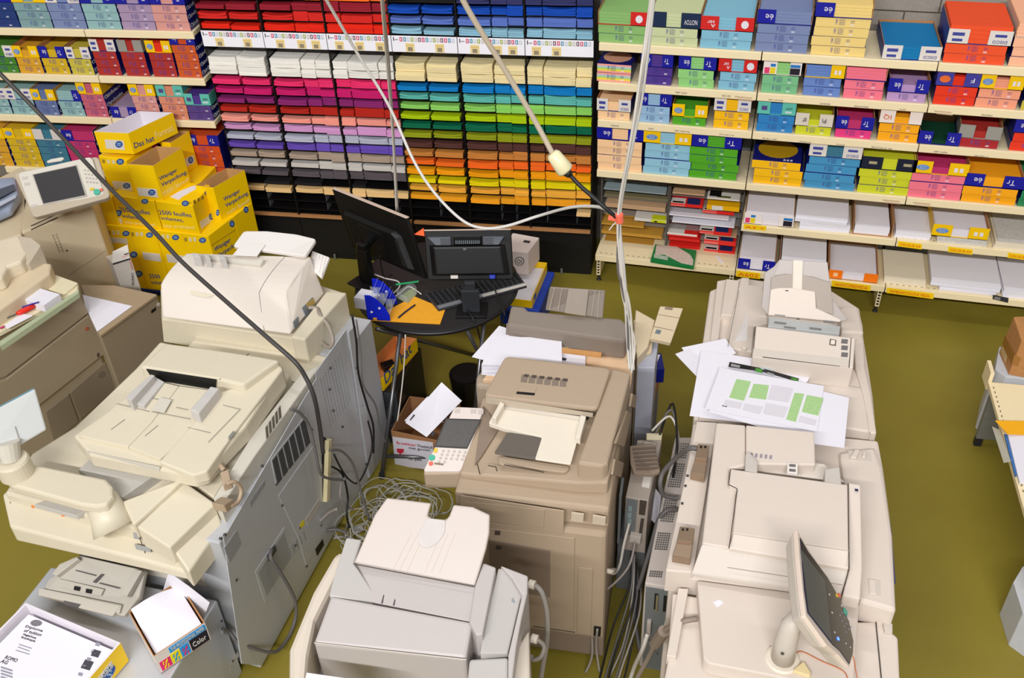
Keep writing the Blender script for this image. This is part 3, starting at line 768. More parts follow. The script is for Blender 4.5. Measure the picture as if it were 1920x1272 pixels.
c1 = Carton((240,250),(176,247),(324,211), 1.245, 1.087, 'topmost shallow yellow carton with white lining, lettered Das hat Format', openm=M_inw)
# writing and labels
def lines(cart, pl, rows):
    for s_, p0, p1, ph, m in rows: ptext(pl, s_, p0, p1, ph, m, cart.T)
lines(c1, c1.PR, [('Das hat', Z1(512,490), Z1(716,408), Z1(500,432), M_tblue), ('Format.', Z1(734,388), Z1(930,296), Z1(724,318), M_twht)])
c1.label_r(c1.PL, [Z1(200,396), Z1(396,408), Z1(412,506), Z1(216,490)]); oval_px(c1.PL, Z1(350,446), 7, 6.4, c1.T)
for cart, dx, dy in ((c3, 0, 0),):
    lines(cart, cart.PR, [('Weniger', Z1(772,838), Z1(955,738), Z1(755,790), M_tblue), ('Verpackung,', Z1(795,903), Z1(1058,760), Z1(780,850), M_tblue), ('mehr Speed!', Z1(812,980), Z1(1076,835), Z1(800,935), M_twht)])
c3.label_r(c3.PL, [Z1(534,895), Z1(738,910), Z1(756,998), Z1(556,978)]); oval_px(c3.PL, Z1(690,945), 7, 5.6, c3.T)
lines(c7, c7.PR, [('Weniger', Z1(1440,1050), Z1(1606,955), Z1(1425,1000), M_tblue), ('Verpackung,', Z1(1460,1116), Z1(1694,975), Z1(1445,1066), M_tblue), ('mehr Speed!', Z1(1478,1186), Z1(1704,1048), Z1(1464,1146), M_twht)])
lines(c6, c6.PL, [('2500 feuilles', Z1(770,1172), Z1(1104,1202), Z1(766,1128), M_tblue), ('volantes,', Z1(790,1232), Z1(1022,1258), Z1(784,1190), M_tblue), ('top pratique!', Z2(838,380), Z2(1166,402), Z2(834,340), M_twht)])
oval_px(c6.PL, Z1(1036,1058), 6.6, 5.2, c6.T); oval_px(c6.PR, Z1(1262,945), 4.6, 6, c6.T)
c6.label_r(c6.PR, [Z2(1212,318), Z2(1352,222), Z2(1364,290), Z2(1230,390)]); oval_px(c6.PR, Z2(1332,262), 4.5, 6, c6.T)
for q in range(3): poly_decal('print_mark', c6.PR, [Z2(1140+q*42, 95-q*22), Z2(1164+q*42, 80-q*22), Z2(1172+q*42, 115-q*22), Z2(1148+q*42, 130-q*22)], .001, mat('mark_ochre', (170,140,40) if q == 0 else (226,214,170), .6, noise=0), c6.T)
plate('torn_tape', ZP(.8155), [Z1(880,990), Z1(975,935), Z1(1110,880), Z1(1190,868), Z1(1215,882), Z1(1120,925), Z1(1015,985), Z1(968,1024)], .0015, M_paper, c6.T)
lines(c12, c12.PL, [('2500 feuilles', Z2(372,208), Z2(690,242), Z2(372,162), M_tblue), ('volantes,', Z2(400,276), Z2(632,306), Z2(396,232), M_tblue), ('top pratique!', Z2(428,342), Z2(748,376), Z2(424,302), M_twht)])
oval_px(c12.PL, Z2(630,100), 6.6, 4.6, c12.T); oval_px(c12.PL, Z2(352,224), 6, 6, c12.T)
oval_px(c2.PL, Z1(362,626), 7, 5.6, c2.T)
for q in range(3): poly_decal('print_mark', c2.PL, [Z1(172+q*52, 602+q*4), Z1(202+q*52, 604+q*4), Z1(206+q*52, 642+q*4), Z1(178+q*52, 640+q*4)], .001, mat('mark_ochre', (170,140,40)) if q == 0 else mat('mark_ochre_b', (226,214,170), .6, noise=0), c2.T)
c2.label_r(c2.PL, [Z1(280,826), Z1(462,840), Z1(490,930), Z1(300,912)]); oval_px(c2.PL, Z1(430,876), 7, 5.2, c2.T)
c4.label_r(c4.PR, [Z1(1026,600), Z1(1120,558), Z1(1136,636), Z1(1046,682)]); oval_px(c4.PR, Z1(1090,610), 4.8, 6.4, c4.T)
c12.label_r(c12.PL, [Z2(300,270), Z2(385,278), Z2(395,345), Z2(310,335)])
oval_px(c7.PL, Z2(1402,220), 3, 6, c7.T)
for k, cart in enumerate(bases):
    ex = [(1242,512),(956,482),(680,456),(430,440)][k]; oval_px(cart.PL, Z2(*ex), 6.6, 5, cart.T)
    for q in range(3): poly_decal('print_mark', cart.PL, [Z2(ex[0]-196+q*48, ex[1]-30), Z2(ex[0]-166+q*48, ex[1]-27), Z2(ex[0]-162+q*48, ex[1]+14), Z2(ex[0]-190+q*48, ex[1]+12)], .001, mat('mark_ochre', (170,140,40)) if q == 0 else mat('mark_ochre_b', (226,214,170)), cart.T)
lines(bases[0], bases[0].PR, [('Weniger', Z2(1372,650), Z2(1540,540), Z2(1355,592), M_tblue), ('Verpackung,', Z2(1395,720), Z2(1660,545), Z2(1382,664), M_tblue)])
oval_px(bases[0].PR, Z2(1552,338), 4.6, 6.2, bases[0].T); oval_px(c8b.PR, Z2(1700,188), 4.4, 6, c8b.T)
bases[0].seam(bases[0].PR, Z2(1330,570), Z2(1590,400))
bases[1].label_r(bases[1].PL, [Z2(858,660), Z2(1040,676), Z2(1050,760), Z2(876,744)])
bases[2].label_r(bases[2].PL, [Z2(600,636), Z2(786,656), Z2(806,742), Z2(620,716)])
bases[3].label_r(bases[3].PL, [Z2(270,482), Z2(440,496), Z2(452,552), Z2(286,536)])
lw = bases[2].low; lines(lw, lw.PL, [('2500', Z2(685,912), Z2(800,918), Z2(675,868), M_tblue), ('volantes,', Z2(705,980), Z2(900,990), Z2(698,936), M_tblue)])
lw = bases[3].low; oval_px(lw.PL, Z2(512,664), 7, 6, lw.T); oval_px(lw.PL, Z2(566,868), 7, 6, lw.T)
# white toner box leaning in front of the cartons
tb = thing('toner_box', A(225, 483, .62)*1 - Vector((0,0,.62)), 'narrow white toner box with open top flap before the yellow cartons', 'box')
t4 = [A(*q, .62) for q in ((210.6,493.6),(245,483),(232,470),(198,481))]
b4 = [Vector((q.x, q.y, 0)) for q in t4]
mb = MB(); mb.prism(t4, b4); part('box_body', mb, mat('box_white', (222,214,204), .6), tb, .002)
plf = Plane(t4[0], t4[1], b4[0])
poly_decal('black_band', plf, [(211,494.5),(244,484.5),(245,486.5),(212,497)], .001, M_ink, tb)
ptext(plf, 'CANON', (246,512), (247,535), (251,511), M_ink, tb)
ptext(plf, 'Canon', (242,488), (247,506), (246,487), mat('letter_red', (214,60,40), .5, noise=0), tb)
fl = [A(239,459,.69), A(243,484,.622), A(210.6,493.6,.622), A(211,472,.68)]
mb = MB(); mb.prism(fl, [q+Vector((0,.003,0)) for q in fl]); part('open_flap', mb, mat('box_white', (222,214,204)), tb)
plg = Plane(fl[0], fl[1], fl[2]); poly_decal('black_band', plg, [(211,484),(241,474),(241.6,476),(211,487)], .001, M_ink, tb)
ptext(plg, 'Canon', (229,484), (241,480), (228,481), mat('letter_red', (214,60,40)), tb)
# ================================================================== round table with the two screens
M_tab = mat('table_black', (40,37,37), .45, noise=.05)
M_edge = mat('table_edge', (26,25,26), .35)
M_steel = mat('steel_grey', (112,112,114), .32, metal=.8, noise=.02)
M_mon = mat('monitor_black', (15,14,14), .35, noise=.03)
M_mon2 = mat('monitor_gloss', (13,13,14), .18, noise=0)
M_grey = mat('plastic_grey', (92,96,104), .4)
M_key = mat('key_black', (30,30,32), .45)
M_silver = mat('silver_plastic', (196,190,180), .35)
TZ = .72; tc_ = Vector((-.76, -1.225, 0)); TR_ = .49
tb = thing('round_table', (tc_.x, tc_.y, 0), 'round black folding table holding two screens and a keyboard', 'table')
n = 56; c1_ = [tc_+Vector((math.cos(2*math.pi*i/n)*TR_, math.sin(2*math.pi*i/n)*TR_, TZ)) for i in range(n)]
mb = MB(); mb.prism([q*1 for q in c1_], [q-Vector((0,0,.028)) for q in c1_]); part('tabletop', mb, M_tab, tb, .004)
mb = MB(); mb.tube([tc_+Vector((math.cos(2*math.pi*i/n)*(TR_+.004), math.sin(2*math.pi*i/n)*(TR_+.004), TZ-.014)) for i in range(n+1)], .0145, 8, caps=False); part('edge_band', mb, M_edge, tb, smooth=True)
def leg(p, nm='leg', r=.013): mb = MB(); mb.tube([Vector(q) for q in p], r, 10); return part(nm, mb, M_steel, tb, smooth=True)
zu = TZ-.029
L1a = A(750.5,626,zu); L1b = A(716,893,0.012); leg([L1a, L1a.lerp(L1b, .5), L1b])
L2a = A(706,617,zu); L2b = Vector((-.62,-1.02,.012)); leg([L2a, L2a.lerp(L2b, .5), L2b])
L3a = A(872,613,zu); L3b = A(905,700,.012); L3b = Vector((L3a.x+.12, L3a.y+.22, .012)); leg([L3a, L3a.lerp(L3b, .5), L3b])
L4a = A(908,600,zu); L4b = Vector((L4a.x-.02, L4a.y-.35, .012)); leg([L4a, L4a.lerp(L4b, .5), L4b])
b1 = L1a.lerp(L1b, .86); b2 = Vector((b1.x+.32, b1.y+.06, b1.z)); leg([b1, b2], 'cross_bar', .011)
for q in (L1b, L2b, L3b, L4b): mb = MB(); mb.tube([(q.x,q.y,0),(q.x,q.y,.03)], .018, 8); part('leg_foot', mb, M_foot, tb)
# monitor on the left, tilted, seen from behind
def slab(TL, TR, BR, BL, th, name, m, par, bw=.004, back=0.0):
    """slab whose side towards the lens is the given quad"""
    pl = Plane(TL, TR, BL); mb = MB(); q = [TL, TR, BR, BL]
    mb.prism([p+pl.n*back for p in q], [p-pl.n*(th-back) for p in q]); return part(name, mb, m, par, bw), pl
MZ = TZ+.001
c0 = A(690, 528, MZ)
m1 = thing('computer_monitor', (c0.x, c0.y, MZ), 'larger black computer monitor on the left, leaning back on its column', 'monitor')
TLm, TRm, BRm = A(622,354,1.17), A(761.5,410,1.17), A(797,524,.81); BLm = TLm+(BRm-TRm)
_, pm = slab(TLm, TRm, BRm, BLm, .028, 'screen_case', M_mon, m1, .004)
e1 = TLm+(TRm-TLm)*.02; 
mb = MB(); up = (TLm-BLm).normalized(); ac = (TRm-TLm).normalized(); Wm = (TRm-TLm).length; Hm = (TLm-BLm).length
def mp(u, v, k=0): return TLm + ac*(Wm*u) - up*(Hm*v) + pm.n*k
mb.prism([mp(.0,-.004,.0), mp(1,-.004,0), mp(1,-.004,-.028), mp(0,-.004,-.028)], [mp(0,.004,0), mp(1,.004,0), mp(1,.004,-.028), mp(0,.004,-.028)]); part('lit_top_edge', mb, mat('edge_highlight', (214,190,172), .45), m1, .001)  # pale strip: overhead light on the black top edge, put in as colour
mb = MB(); o_ = [mp(.1,.30), mp(.80,.30), mp(.86,.36), mp(.9,.92), mp(.1,.95)]; i_ = [mp(.13,.34,.03), mp(.76,.34,.03), mp(.8,.40,.03), mp(.84,.89,.03), mp(.13,.91,.03)]
mb.prism(i_, o_); part('back_hump', mb, M_mon, m1, .006)
mb = MB()
for k in range(22): v = .43+k*.02; mb.prism([mp(.79,v,.0312), mp(.83,v,.0312), mp(.83,v+.009,.0312), mp(.79,v+.009,.0312)], [mp(.79,v,.029), mp(.83,v,.029), mp(.83,v+.009,.029), mp(.79,v+.009,.029)])
tag(part('vent_slots', mb, M_hole, m1), kind='stuff')
mb = MB(); mb.prism([mp(.3,.40,.034), mp(.62,.42,.034), mp(.6,.72,.034), mp(.32,.7,.034)], [mp(.3,.40,.028), mp(.62,.42,.028), mp(.6,.72,.028), mp(.32,.7,.028)]); part('mount_plate', mb, M_mon, m1, .003)
tp = A(693, 452, 1.0); ft = A(690, 528, MZ)
ctr = mp(.46,.55,.03); colx = Vector((c0.x, c0.y, 0)); sd = ac.copy(); sd.z = 0; sd.normalize(); nn = Vector((pm.n.x, pm.n.y, 0)).normalized()
def colbox(h0, h1, w_, d_, f0, f1, name, m):
    mb = MB(); P_ = lambda s, t, z: colx+sd*s+nn*t+Vector((0,0,z))
    top = [P_(-w_, d_[0], h1), P_(w_, d_[0], h1), P_(w_, d_[1], h1), P_(-w_, d_[1], h1)]; bot = [P_(-f0, f1[0], h0), P_(f0, f1[0], h0), P_(f0, f1[1], h0), P_(-f0, f1[1], h0)]
    mb.prism(top, bot); return part(name, mb, m, m1, .012)
colbox(MZ, MZ+.014, .085, (-.05,.10), .085, (-.05,.10), 'stand_base', M_mon)
colbox(MZ+.012, .97, .038, (-.022,.028), .045, (-.03,.035), 'stand_column', M_mon)
hd = colbox(.955, 1.005, .034, (-.03,.022), .038, (-.03,.028), 'stand_head', M_mon2)
mb = MB(); mb.tube([colx+Vector((0,0,.97)), ctr], [.03,.03], 10); part('tilt_arm', mb, M_mon, m1)
# monitor on the right
c0 = A(886, 590, MZ)
m2 = thing('computer_monitor', (c0.x, c0.y, MZ), 'smaller black computer monitor on the right, seen straight from behind', 'monitor')
TLm, TRm, BRm = A(795,432,1.08), A(958,430,1.08), A(963,524,.80); BLm = TLm+(BRm-TRm)
_, pm = slab(TLm, TRm, BRm, BLm, .03, 'screen_case', M_mon, m2, .005)
up = (TLm-BLm).normalized(); ac = (TRm-TLm).normalized(); Wm = (TRm-TLm).length; Hm = (TLm-BLm).length
mb = MB(); mb.prism([mp(0,-.004,0), mp(1,-.004,0), mp(1,-.004,-.02), mp(0,-.004,-.02)], [mp(0,.012,0), mp(1,.012,0), mp(1,.012,-.02), mp(0,.012,-.02)]); part('lit_top_edge', mb, mat('edge_highlight', (214,190,172)), m2)  # bright top edge of the black case, light painted as a pale strip
def hump(us, name, m, k0, k1, shrink, bw=.004):
    mb = MB(); c = Vector((sum(u for u, v in us)/len(us), sum(v for u, v in us)/len(us), 0))
    mb.prism([mp(c.x+(u-c.x)*shrink, c.y+(v-c.y)*shrink, k1) for u, v in us], [mp(u, v, k0) for u, v in us]); return part(name, mb, m, m2, bw)
hump([(.03,.13),(.31,.13),(.31,.30),(.12,.30)], 'shoulder_panel', M_grey, 0, .024, .93)
hump([(.67,.13),(.93,.13),(.86,.30),(.67,.30)], 'shoulder_panel', M_grey, 0, .024, .93)
hump([(.04,.28),(.93,.28),(.97,.92),(.05,.92)], 'back_hump', M_mon, 0, .03, .86, .008)
hump([(.33,.12),(.66,.12),(.66,.29),(.33,.29)], 'carry_handle', M_mon2, 0, .02, .96)
mb = MB()
for k in range(13): u = .36+k*.022; mb.prism([mp(u,.2,.0215), mp(u+.009,.2,.0215), mp(u+.009,.27,.0215), mp(u,.27,.0215)], [mp(u,.2,.019), mp(u+.009,.2,.019), mp(u+.009,.27,.019), mp(u,.27,.019)])
tag(part('handle_ribs', mb, mat('rib_grey', (110,116,124), .4), m2), kind='stuff')
for u0 in (.19, .69):
    mb = MB()
    for a in range(9):
        for b in range(4): u = u0+a*.012; v = .155+b*.034; mb.prism([mp(u,v,.0255), mp(u+.006,v,.0255), mp(u+.006,v+.02,.0255), mp(u,v+.02,.0255)], [mp(u,v,.022), mp(u+.006,v,.022), mp(u+.006,v+.02,.022), mp(u,v+.02,.022)])
    tag(part('vent_grid', mb, M_hole, m2), kind='stuff')
hump([(.44,.35),(.48,.35),(.48,.39),(.44,.39)], 'lock_slot', M_grey, .029, .031, .9, .001)
hump([(.27,.90),(.36,.90),(.36,.97),(.27,.97)], 'port_label', M_lab, .0, .012, .95, .001)
hump([(.72,.88),(.80,.88),(.80,.97),(.72,.97)], 'video_plug', mat('plug_blue', (36,60,170), .4), .0, .04, .8, .003)
q0 = A(886, 545, .86)
pn = Vector((pm.n.x, pm.n.y, 0)).normalized(); ax = Vector((ac.x, ac.y, 0)).normalized()
def mbox(a, h0, h1, w_, t0, t1, name, m, bw=.004, par=None):
    mb = MB(); P_ = lambda s, t, z: Vector((a.x, a.y, 0))+ax*s+pn*t+Vector((0,0,z))
    mb.prism([P_(-w_,t0,h1), P_(w_,t0,h1), P_(w_,t1,h1), P_(-w_,t1,h1)], [P_(-w_,t0,h0), P_(w_,t0,h0), P_(w_,t1,h0), P_(-w_,t1,h0)]); return part(name, mb, m, par or m2, bw)
sb = A(884, 592, MZ)
mbox(sb, MZ, MZ+.014, .09, -.12, .03, 'stand_base', M_mon)
mbox(sb, MZ+.012, .885, .052, -.04, -.015, 'stand_plate', mat('stand_dark', (44,46,50), .4))
mbox(sb, .875, .93, .03, -.06, -.03, 'stand_neck', mat('stand_dark', (44,46,50)))
mbox(sb, .80, .86, .03, -.15, -.03, 'tilt_arm', M_mon)
# keyboard
kb = thing('keyboard', A(880, 565, MZ), 'black keyboard with silver edge under the right monitor', 'keyboard')
kq = [A(800,553,.745), A(975,528,.745), A(985,538,.735), A(822,582,.735)]
K0, K1, K2, K3 = A(797,551,.742), A(968,508,.742), A(988,536,.738), A(822,581,.738)
mb = MB(); mb.prism([K0,K1,K2,K3], [Vector((q.x,q.y,MZ)) for q in (K0,K1,K2,K3)]); part('keyboard_case', mb, mat('key_case', (52,52,56), .4), kb, .004)
mb = MB(); e_ = lambda a, b, t: a.lerp(b, t)
def kp(u, v, h=0): return e_(e_(K0,K1,u), e_(K3,K2,u), v)+Vector((0,0,h))
mb.prism([kp(.01,.80,.003), kp(.99,.80,.003), kp(.99,.97,.003), kp(.01,.97,.003)], [kp(.01,.80), kp(.99,.80), kp(.99,.97), kp(.01,.97)]); part('palm_edge', mb, mat('palm_grey', (120,122,126), .4), kb, .001)
mb = MB(); mb.prism([kp(.5,.84,.005), kp(.995,.86,.005), kp(.995,.985,.005), kp(.5,.985,.005)], [kp(.5,.84), kp(.995,.86), kp(.995,.985), kp(.5,.985)]); part('silver_edge', mb, M_silver, kb, .001)
km = MB(); km.box(-.0075,.0075,-.0075,.0075,0,.008); kme = km.mesh('key', [M_key])
for r in range(5):
    for c in range(18):
        o = bpy.data.objects.new('key', kme); link(o, kb); o.location = kp(.035+c*.0545, .10+r*.145, .0015)-kb.location; o.rotation_euler = (0,0,math.atan2((K1-K0).y, (K1-K0).x))
# second keyboard, silver, further right behind
kb2 = thing('keyboard', A(965, 540, MZ), 'pale keyboard at the right rim of the round table', 'keyboard')
J0, J1, J2, J3 = A(905,545,.752), A(975,521,.752), A(988,534,.748), A(912,556,.748)
# items on the table
cube = thing('memo_cube', A(700, 575, MZ), 'white memo cube in a clear holder on the round table', 'paper')
q4 = [A(664,549,.81), A(703,536,.81), A(716,540,.81), A(702,552,.81)]
cc = A(690, 572, MZ); u_ = Vector((.97,-.1,0)); v_ = Vector((.1,.97,0))
mb = MB(); mb.prism([cc-u_*.06-v_*.05+Vector((0,0,.075)), cc+u_*.06-v_*.05+Vector((0,0,.075)), cc+u_*.06+v_*.05+Vector((0,0,.075)), cc-u_*.06+v_*.05+Vector((0,0,.075))],
                    [cc-u_*.06-v_*.05, cc+u_*.06-v_*.05, cc+u_*.06+v_*.05, cc-u_*.06+v_*.05]); part('sheets', mb, M_paper, cube)
mb = MB(); mb.prism([cc-u_*.064-v_*.054+Vector((0,0,.06)), cc+u_*.064-v_*.054+Vector((0,0,.06)), cc+u_*.064-v_*.0515+Vector((0,0,.06)), cc-u_*.064-v_*.0515+Vector((0,0,.06))],
                    [cc-u_*.064-v_*.054, cc+u_*.064-v_*.054, cc+u_*.064-v_*.0515, cc-u_*.064-v_*.0515]); part('clear_wall', mb, M_acr, cube)
env = [A(*q, MZ+.0035) for q in ((690,601),(777,556),(835,580),(825,608))]
mb = MB(); mb.prism(env, [q-Vector((0,0,.003)) for q in env]); solo('orange_envelope', mb, mat('envelope_orange', (240,168,40), .6, noise=.05), 'orange envelope lying on the round table under blue holder', 'envelope')
pen = cable('pen', [A(747,596,MZ+.010), A(760,585,MZ+.010), A(778,572,MZ+.010)], .0055, mat('pen_blue', (34,36,70), .35), 'dark blue pen lying on the orange envelope', 'pen')
hold = thing('card_holder', A(720, 590, MZ+.004), 'blue tiered card holder with clear pockets on the round table', 'holder')
M_hb = mat('holder_blue', (16,36,196), .3, noise=0)
pa = A(690, 600, MZ+.004); hx = (A(745,603,MZ+.004)-pa).normalized()
hz = Vector((0,0,1)); hy = hx.cross(hz)  # towards the back
if hy.y < 0: hy = -hy
for k, off in enumerate((0, .17)):
    base = pa+hy*off
    prof = [(0,0),(.03,0),(.03,.018),(.055,.018),(.055,0),(.135,0),(.135,.04),(.11,.10),(.07,.15),(.03,.175),(.0,.175)]
    f = [base+hx*s+hz*t for s, t in prof]; mb = MB(); mb.prism(f, [q+hy*.006 for q in f]); part('side_plate', mb, M_hb, hold, .001)
    for s, t in ((.03,.06),(.08,.09)):
        mb = MB(); c = base+hx*s+hz*t-hy*.001; mb.tube([c, c-hy*.0015], .008, 12); part('screw_cap', mb, mat('cap_white', (220,220,230), .4, noise=0), hold)
for k in range(3):
    o0 = pa+hy*.008+hx*(.012+k*.04)+hz*(.12-k*.04)
    mb = MB()
    mb.prism([o0, o0+hy*.158, o0+hy*.158+hz*.07+hx*.03, o0+hz*.07+hx*.03], [o0+hx*.002, o0+hy*.158+hx*.002, o0+hy*.158+hz*.07+hx*.032, o0+hz*.07+hx*.032])
    o1 = o0+hx*.04
    mb.prism([o1, o1+hy*.158, o1+hy*.158+hz*.05+hx*.02, o1+hz*.05+hx*.02], [o1+hx*.002, o1+hy*.158+hx*.002, o1+hy*.158+hz*.05+hx*.022, o1+hz*.05+hx*.022])
    mb.prism([o0, o1, o1+hy*.158, o0+hy*.158], [o0-hz*.002, o1-hz*.002, o1+hy*.158-hz*.002, o0+hy*.158-hz*.002])
    mb.prism([o0+hy*.078, o1+hy*.078, o1+hy*.078+hz*.05, o0+hy*.078+hz*.06], [o0+hy*.08, o1+hy*.08, o1+hy*.08+hz*.05, o0+hy*.08+hz*.06])
    part('clear_pocket', mb, M_acr, hold)
mb = MB(); g = [A(*q, .80) for q in ((770,540),(782,534),(784,545),(770,562))]
cup = thing('pen_tray', A(768, 560, MZ), 'clear tray with small things behind the blue card holder', 'tray')
tq = [A(*q, MZ) for q in ((745,560),(775,540),(782,552),(765,570))]
mb = MB(); 
for i in range(4):
    a_, b_ = tq[i], tq[(i+1) % 4]; mb.prism([a_+Vector((0,0,.05)), b_+Vector((0,0,.05)), b_+Vector((0,.002,.05)), a_+Vector((0,.002,.05))], [a_, b_, b_+Vector((0,.002,0)), a_+Vector((0,.002,0))])
part('clear_wall', mb, M_acr, cup)
mb = MB(); mb.prism([q+Vector((0,0,.004)) for q in tq], tq); part('tray_floor', mb, mat('tray_floor', (150,160,120), .4), cup)
mb = MB(); mb.tube([A(742,534,.80), A(785,528,.80)], .006, 8); solo('green_pen', mb, mat('pen_green', (20,150,90), .35), 'green pen lying across the pen tray behind card holder', 'pen')
# screen cables on the table
M_cb = mat('cable_black', (26,25,26), .45, noise=0); M_cg = mat('cable_grey', (150,142,134), .5, noise=0); M_cw = mat('cable_white', (206,200,190), .5, noise=0); M_cdg = mat('cable_darkgrey', (104,100,98), .5, noise=0)
cable('screen_cable', [A(848,532,.80), A(856,548,.78), A(872,575,.76), A(893,610,.70), A(905,660,.35), A(910,690,.05)], .005, M_cb, 'black screen cable running down past the monitor stand')
cable('screen_cable', [A(924,528,.80), A(932,555,.76), A(945,585,.735), A(943,600,.66), A(935,635,.3)], .005, M_cb, 'black cable from the blue plug over the table rim')
cable('loose_cable', [A(690,510,.74), A(722,522,.74), A(746,528,.74), A(748,540,.74), A(730,556,.74)], .005, M_cw, 'pale loose cable lying under the left monitor')
cable('loose_cable', [A(733,562,.74), A(752,548,.74), A(768,538,.74), A(790,552,.74)], .004, M_cw, 'second pale cable crossing behind the card holder')
cable('screen_cable', [A(712,480,.95), A(716,505,.82), A(722,520,.75), A(735,515,.74)], .004, M_cb, 'thin black cable hanging behind the left monitor stand')
ph = thing('orange_note', A(788, 437, 1.0), 'orange paper note stuck beside the right monitor', 'note')
f = [A(776,440,1.06), A(794,428,1.08), A(796,443,1.05)]; mb = MB(); mb.prism(f, [q+Vector((0,.002,0)) for q in f]); part('note_sheet', mb, mat('note_orange', (240,96,40), .6), ph)
bpy.data.objects.remove(kb2)
# ------------------------------------------------------------------ behind the table: white box, yellow tray, blue crate on a stool
st = thing('blue_stool', (-.42,-.58,0), 'low blue stool on the floor behind the round table', 'stool')
M_blu = mat('crate_blue', (24,66,180), .4)
bq = [A(958,600,.30), A(1022,492,.30), A(990,480,.30), A(900,560,.30)]
q0 = Vector((-.46,-.78,0)); 
mb = MB(); mb.box(-.60,-.22,-.82,-.34,.262,.30); part('seat_board', mb, M_blu, st, .01)
for sx in (-.55,-.30):
    mb = MB(); mb.box(sx,sx+.05,-.62,-.40,0,.262); part('leg_panel', mb, M_blu, st, .004)
yt = thing('yellow_tray', (-.45,-.58,.301), 'yellow cut-front carton on the blue stool behind the table', 'carton')
mb = MB(); mb.box(-.59,-.27,-.80,-.36,.301,.305); mb.box(-.59,-.586,-.80,-.36,.305,.38); mb.box(-.274,-.27,-.80,-.36,.305,.38); mb.box(-.586,-.274,-.364,-.36,.305,.38); mb.box(-.586,-.274,-.80,-.796,.305,.36)
part('carton_body', mb, M_yc, yt)
plr = Plane((-.27,-.8,.3),(-.27,-.36,.3),(-.27,-.8,.38)); plf2 = Plane((-.5,-.80,.3),(-.3,-.80,.3),(-.3,-.80,.35))
mb = MB(); n = 16; ce = Vector((-.27,-.72,.343)); mb.prism([ce+Vector((.0015, .03*math.cos(2*math.pi*i/n), .02*math.sin(2*math.pi*i/n))) for i in range(n)], [ce+Vector((0, .03*math.cos(2*math.pi*i/n), .02*math.sin(2*math.pi*i/n))) for i in range(n)]); part('oval_logo', mb, M_oval, yt)
mb = MB(); mb.box(-.58,-.28,-.79,-.37,.306,.335); solo('loose_paper', mb, M_paper, 'white paper in the yellow carton behind the table', 'paper')
wb = thing('white_box', (-.43,-.55,.381), 'white cardboard box with a round printed emblem behind the right monitor', 'box')
wt = [A(928,478,.56), A(984,480,.56), A(1011,449,.56), A(963,435,.56)]
wt = [A(935,470,.56), A(990,474,.56), A(1011,446,.56), A(962,437,.56)]
mb = MB(); mb.prism(wt, [Vector((q.x,q.y,.381)) for q in wt]); part('box_body', mb, mat('box_warm_white', (216,202,196), .6, noise=.02), wb, .002)
pf = Plane(wt[0], wt[1], Vector((wt[0].x, wt[0].y, .4)))
pts = [(974+9*math.cos(2*math.pi*i/20), 490+8*math.sin(2*math.pi*i/20)) for i in range(20)]
poly_decal('emblem_ring', pf, pts, .001, M_ink, wb); poly_decal('emblem_disc', pf, [(974+7.6*math.cos(2*math.pi*i/20), 490+6.8*math.sin(2*math.pi*i/20)) for i in range(20)], .0016, mat('box_warm_white', (216,202,196)), wb)
ptext(pf, 'OI', (969,494), (979,494.6), (969,486), M_ink, wb, lift=.003)
poly_decal('print_tag', ZP(.56), [(983,450.5),(995,452.5),(992,456.5),(980.5,454.5)], .001, M_ink, wb)
# ------------------------------------------------------------------ under the table: tower computer, tray, brown carton
pc = thing('tower_computer', (-.90,-1.78,0), 'black tower computer with rear fans under the round table', 'computer')
M_pcb = mat('case_black', (24,23,24), .4); M_pcg = mat('case_rear', (66,70,74), .45, metal=.3)
mb = MB(); mb.box(-1.0,-.80,-1.93,-1.50,.0,.42); part('case', mb, M_pcb, pc, .004)
mb = MB(); mb.box(-.995,-.805,-1.936,-1.93,.01,.41); rp_ = part('rear_panel', mb, M_pcg, pc)
for cz in (.33,.21):
    mb = MB()
    for rr in (.055,.042,.028): mb.tube([Vector((-.90+rr*math.cos(2*math.pi*i/20), -1.938, cz+rr*math.sin(2*math.pi*i/20))) for i in range(21)], .003, 5, caps=False)
    part('fan_grille', mb, mat('fan_dark', (22,22,22), .5), pc)
mb = MB()
for a in range(10):
    for b in range(6): mb.box(-.985+a*.018,-.975+a*.018,-1.938,-1.936,.03+b*.018,.04+b*.018)
tag(part('vent_holes', mb, M_hole, pc), kind='stuff')
yt2 = thing('yellow_tray', (-.90,-1.72,.422), 'shallow yellow carton lettered Das hat on the tower computer', 'carton')
nq, lq, rq = A(719,732,.43), A(678,724,.43), A(784,657,.43)
nq.z = lq.z = rq.z = .422
H = .10; up_ = Vector((0,0,H)); bq_ = lq+rq-nq
mb = MB(); ring = [nq, rq, bq_, lq]; cn = (nq+bq_)/2
for i in range(4):
    a_, b_ = ring[i], ring[(i+1) % 4]; ia, ib = a_.lerp(cn, .015), b_.lerp(cn, .015)
    mb.add([a_, b_, b_+up_, a_+up_, ia, ib, ib+up_, ia+up_], [(0,1,2,3)], 0); mb.add([ia, ib, ib+up_, ia+up_], [(3,2,1,0)], 1); mb.add([a_+up_, b_+up_, ib+up_, ia+up_], [(0,1,2,3)], 1)
mb.prism([q+Vector((0,0,.004)) for q in ring], ring, 1); part('carton_body', mb, [M_yc, mat('tray_lining', (240,160,90), .7)], yt2)
pr_ = Plane(nq, rq, nq+up_); ptext(pr_, 'Das hat', (723,721), (772,660), (719,702), M_tblue, yt2)
pl_ = Plane(nq, lq, nq+up_); oval_px(pl_, (684,712), 7, 8, yt2)
cable('plug_lead', [A(689,650,.45), A(700,662,.44), A(698,676,.44), A(684,684,.44)], .004, M_cb, 'short black plug lead lying in the yellow carton', 'cable')
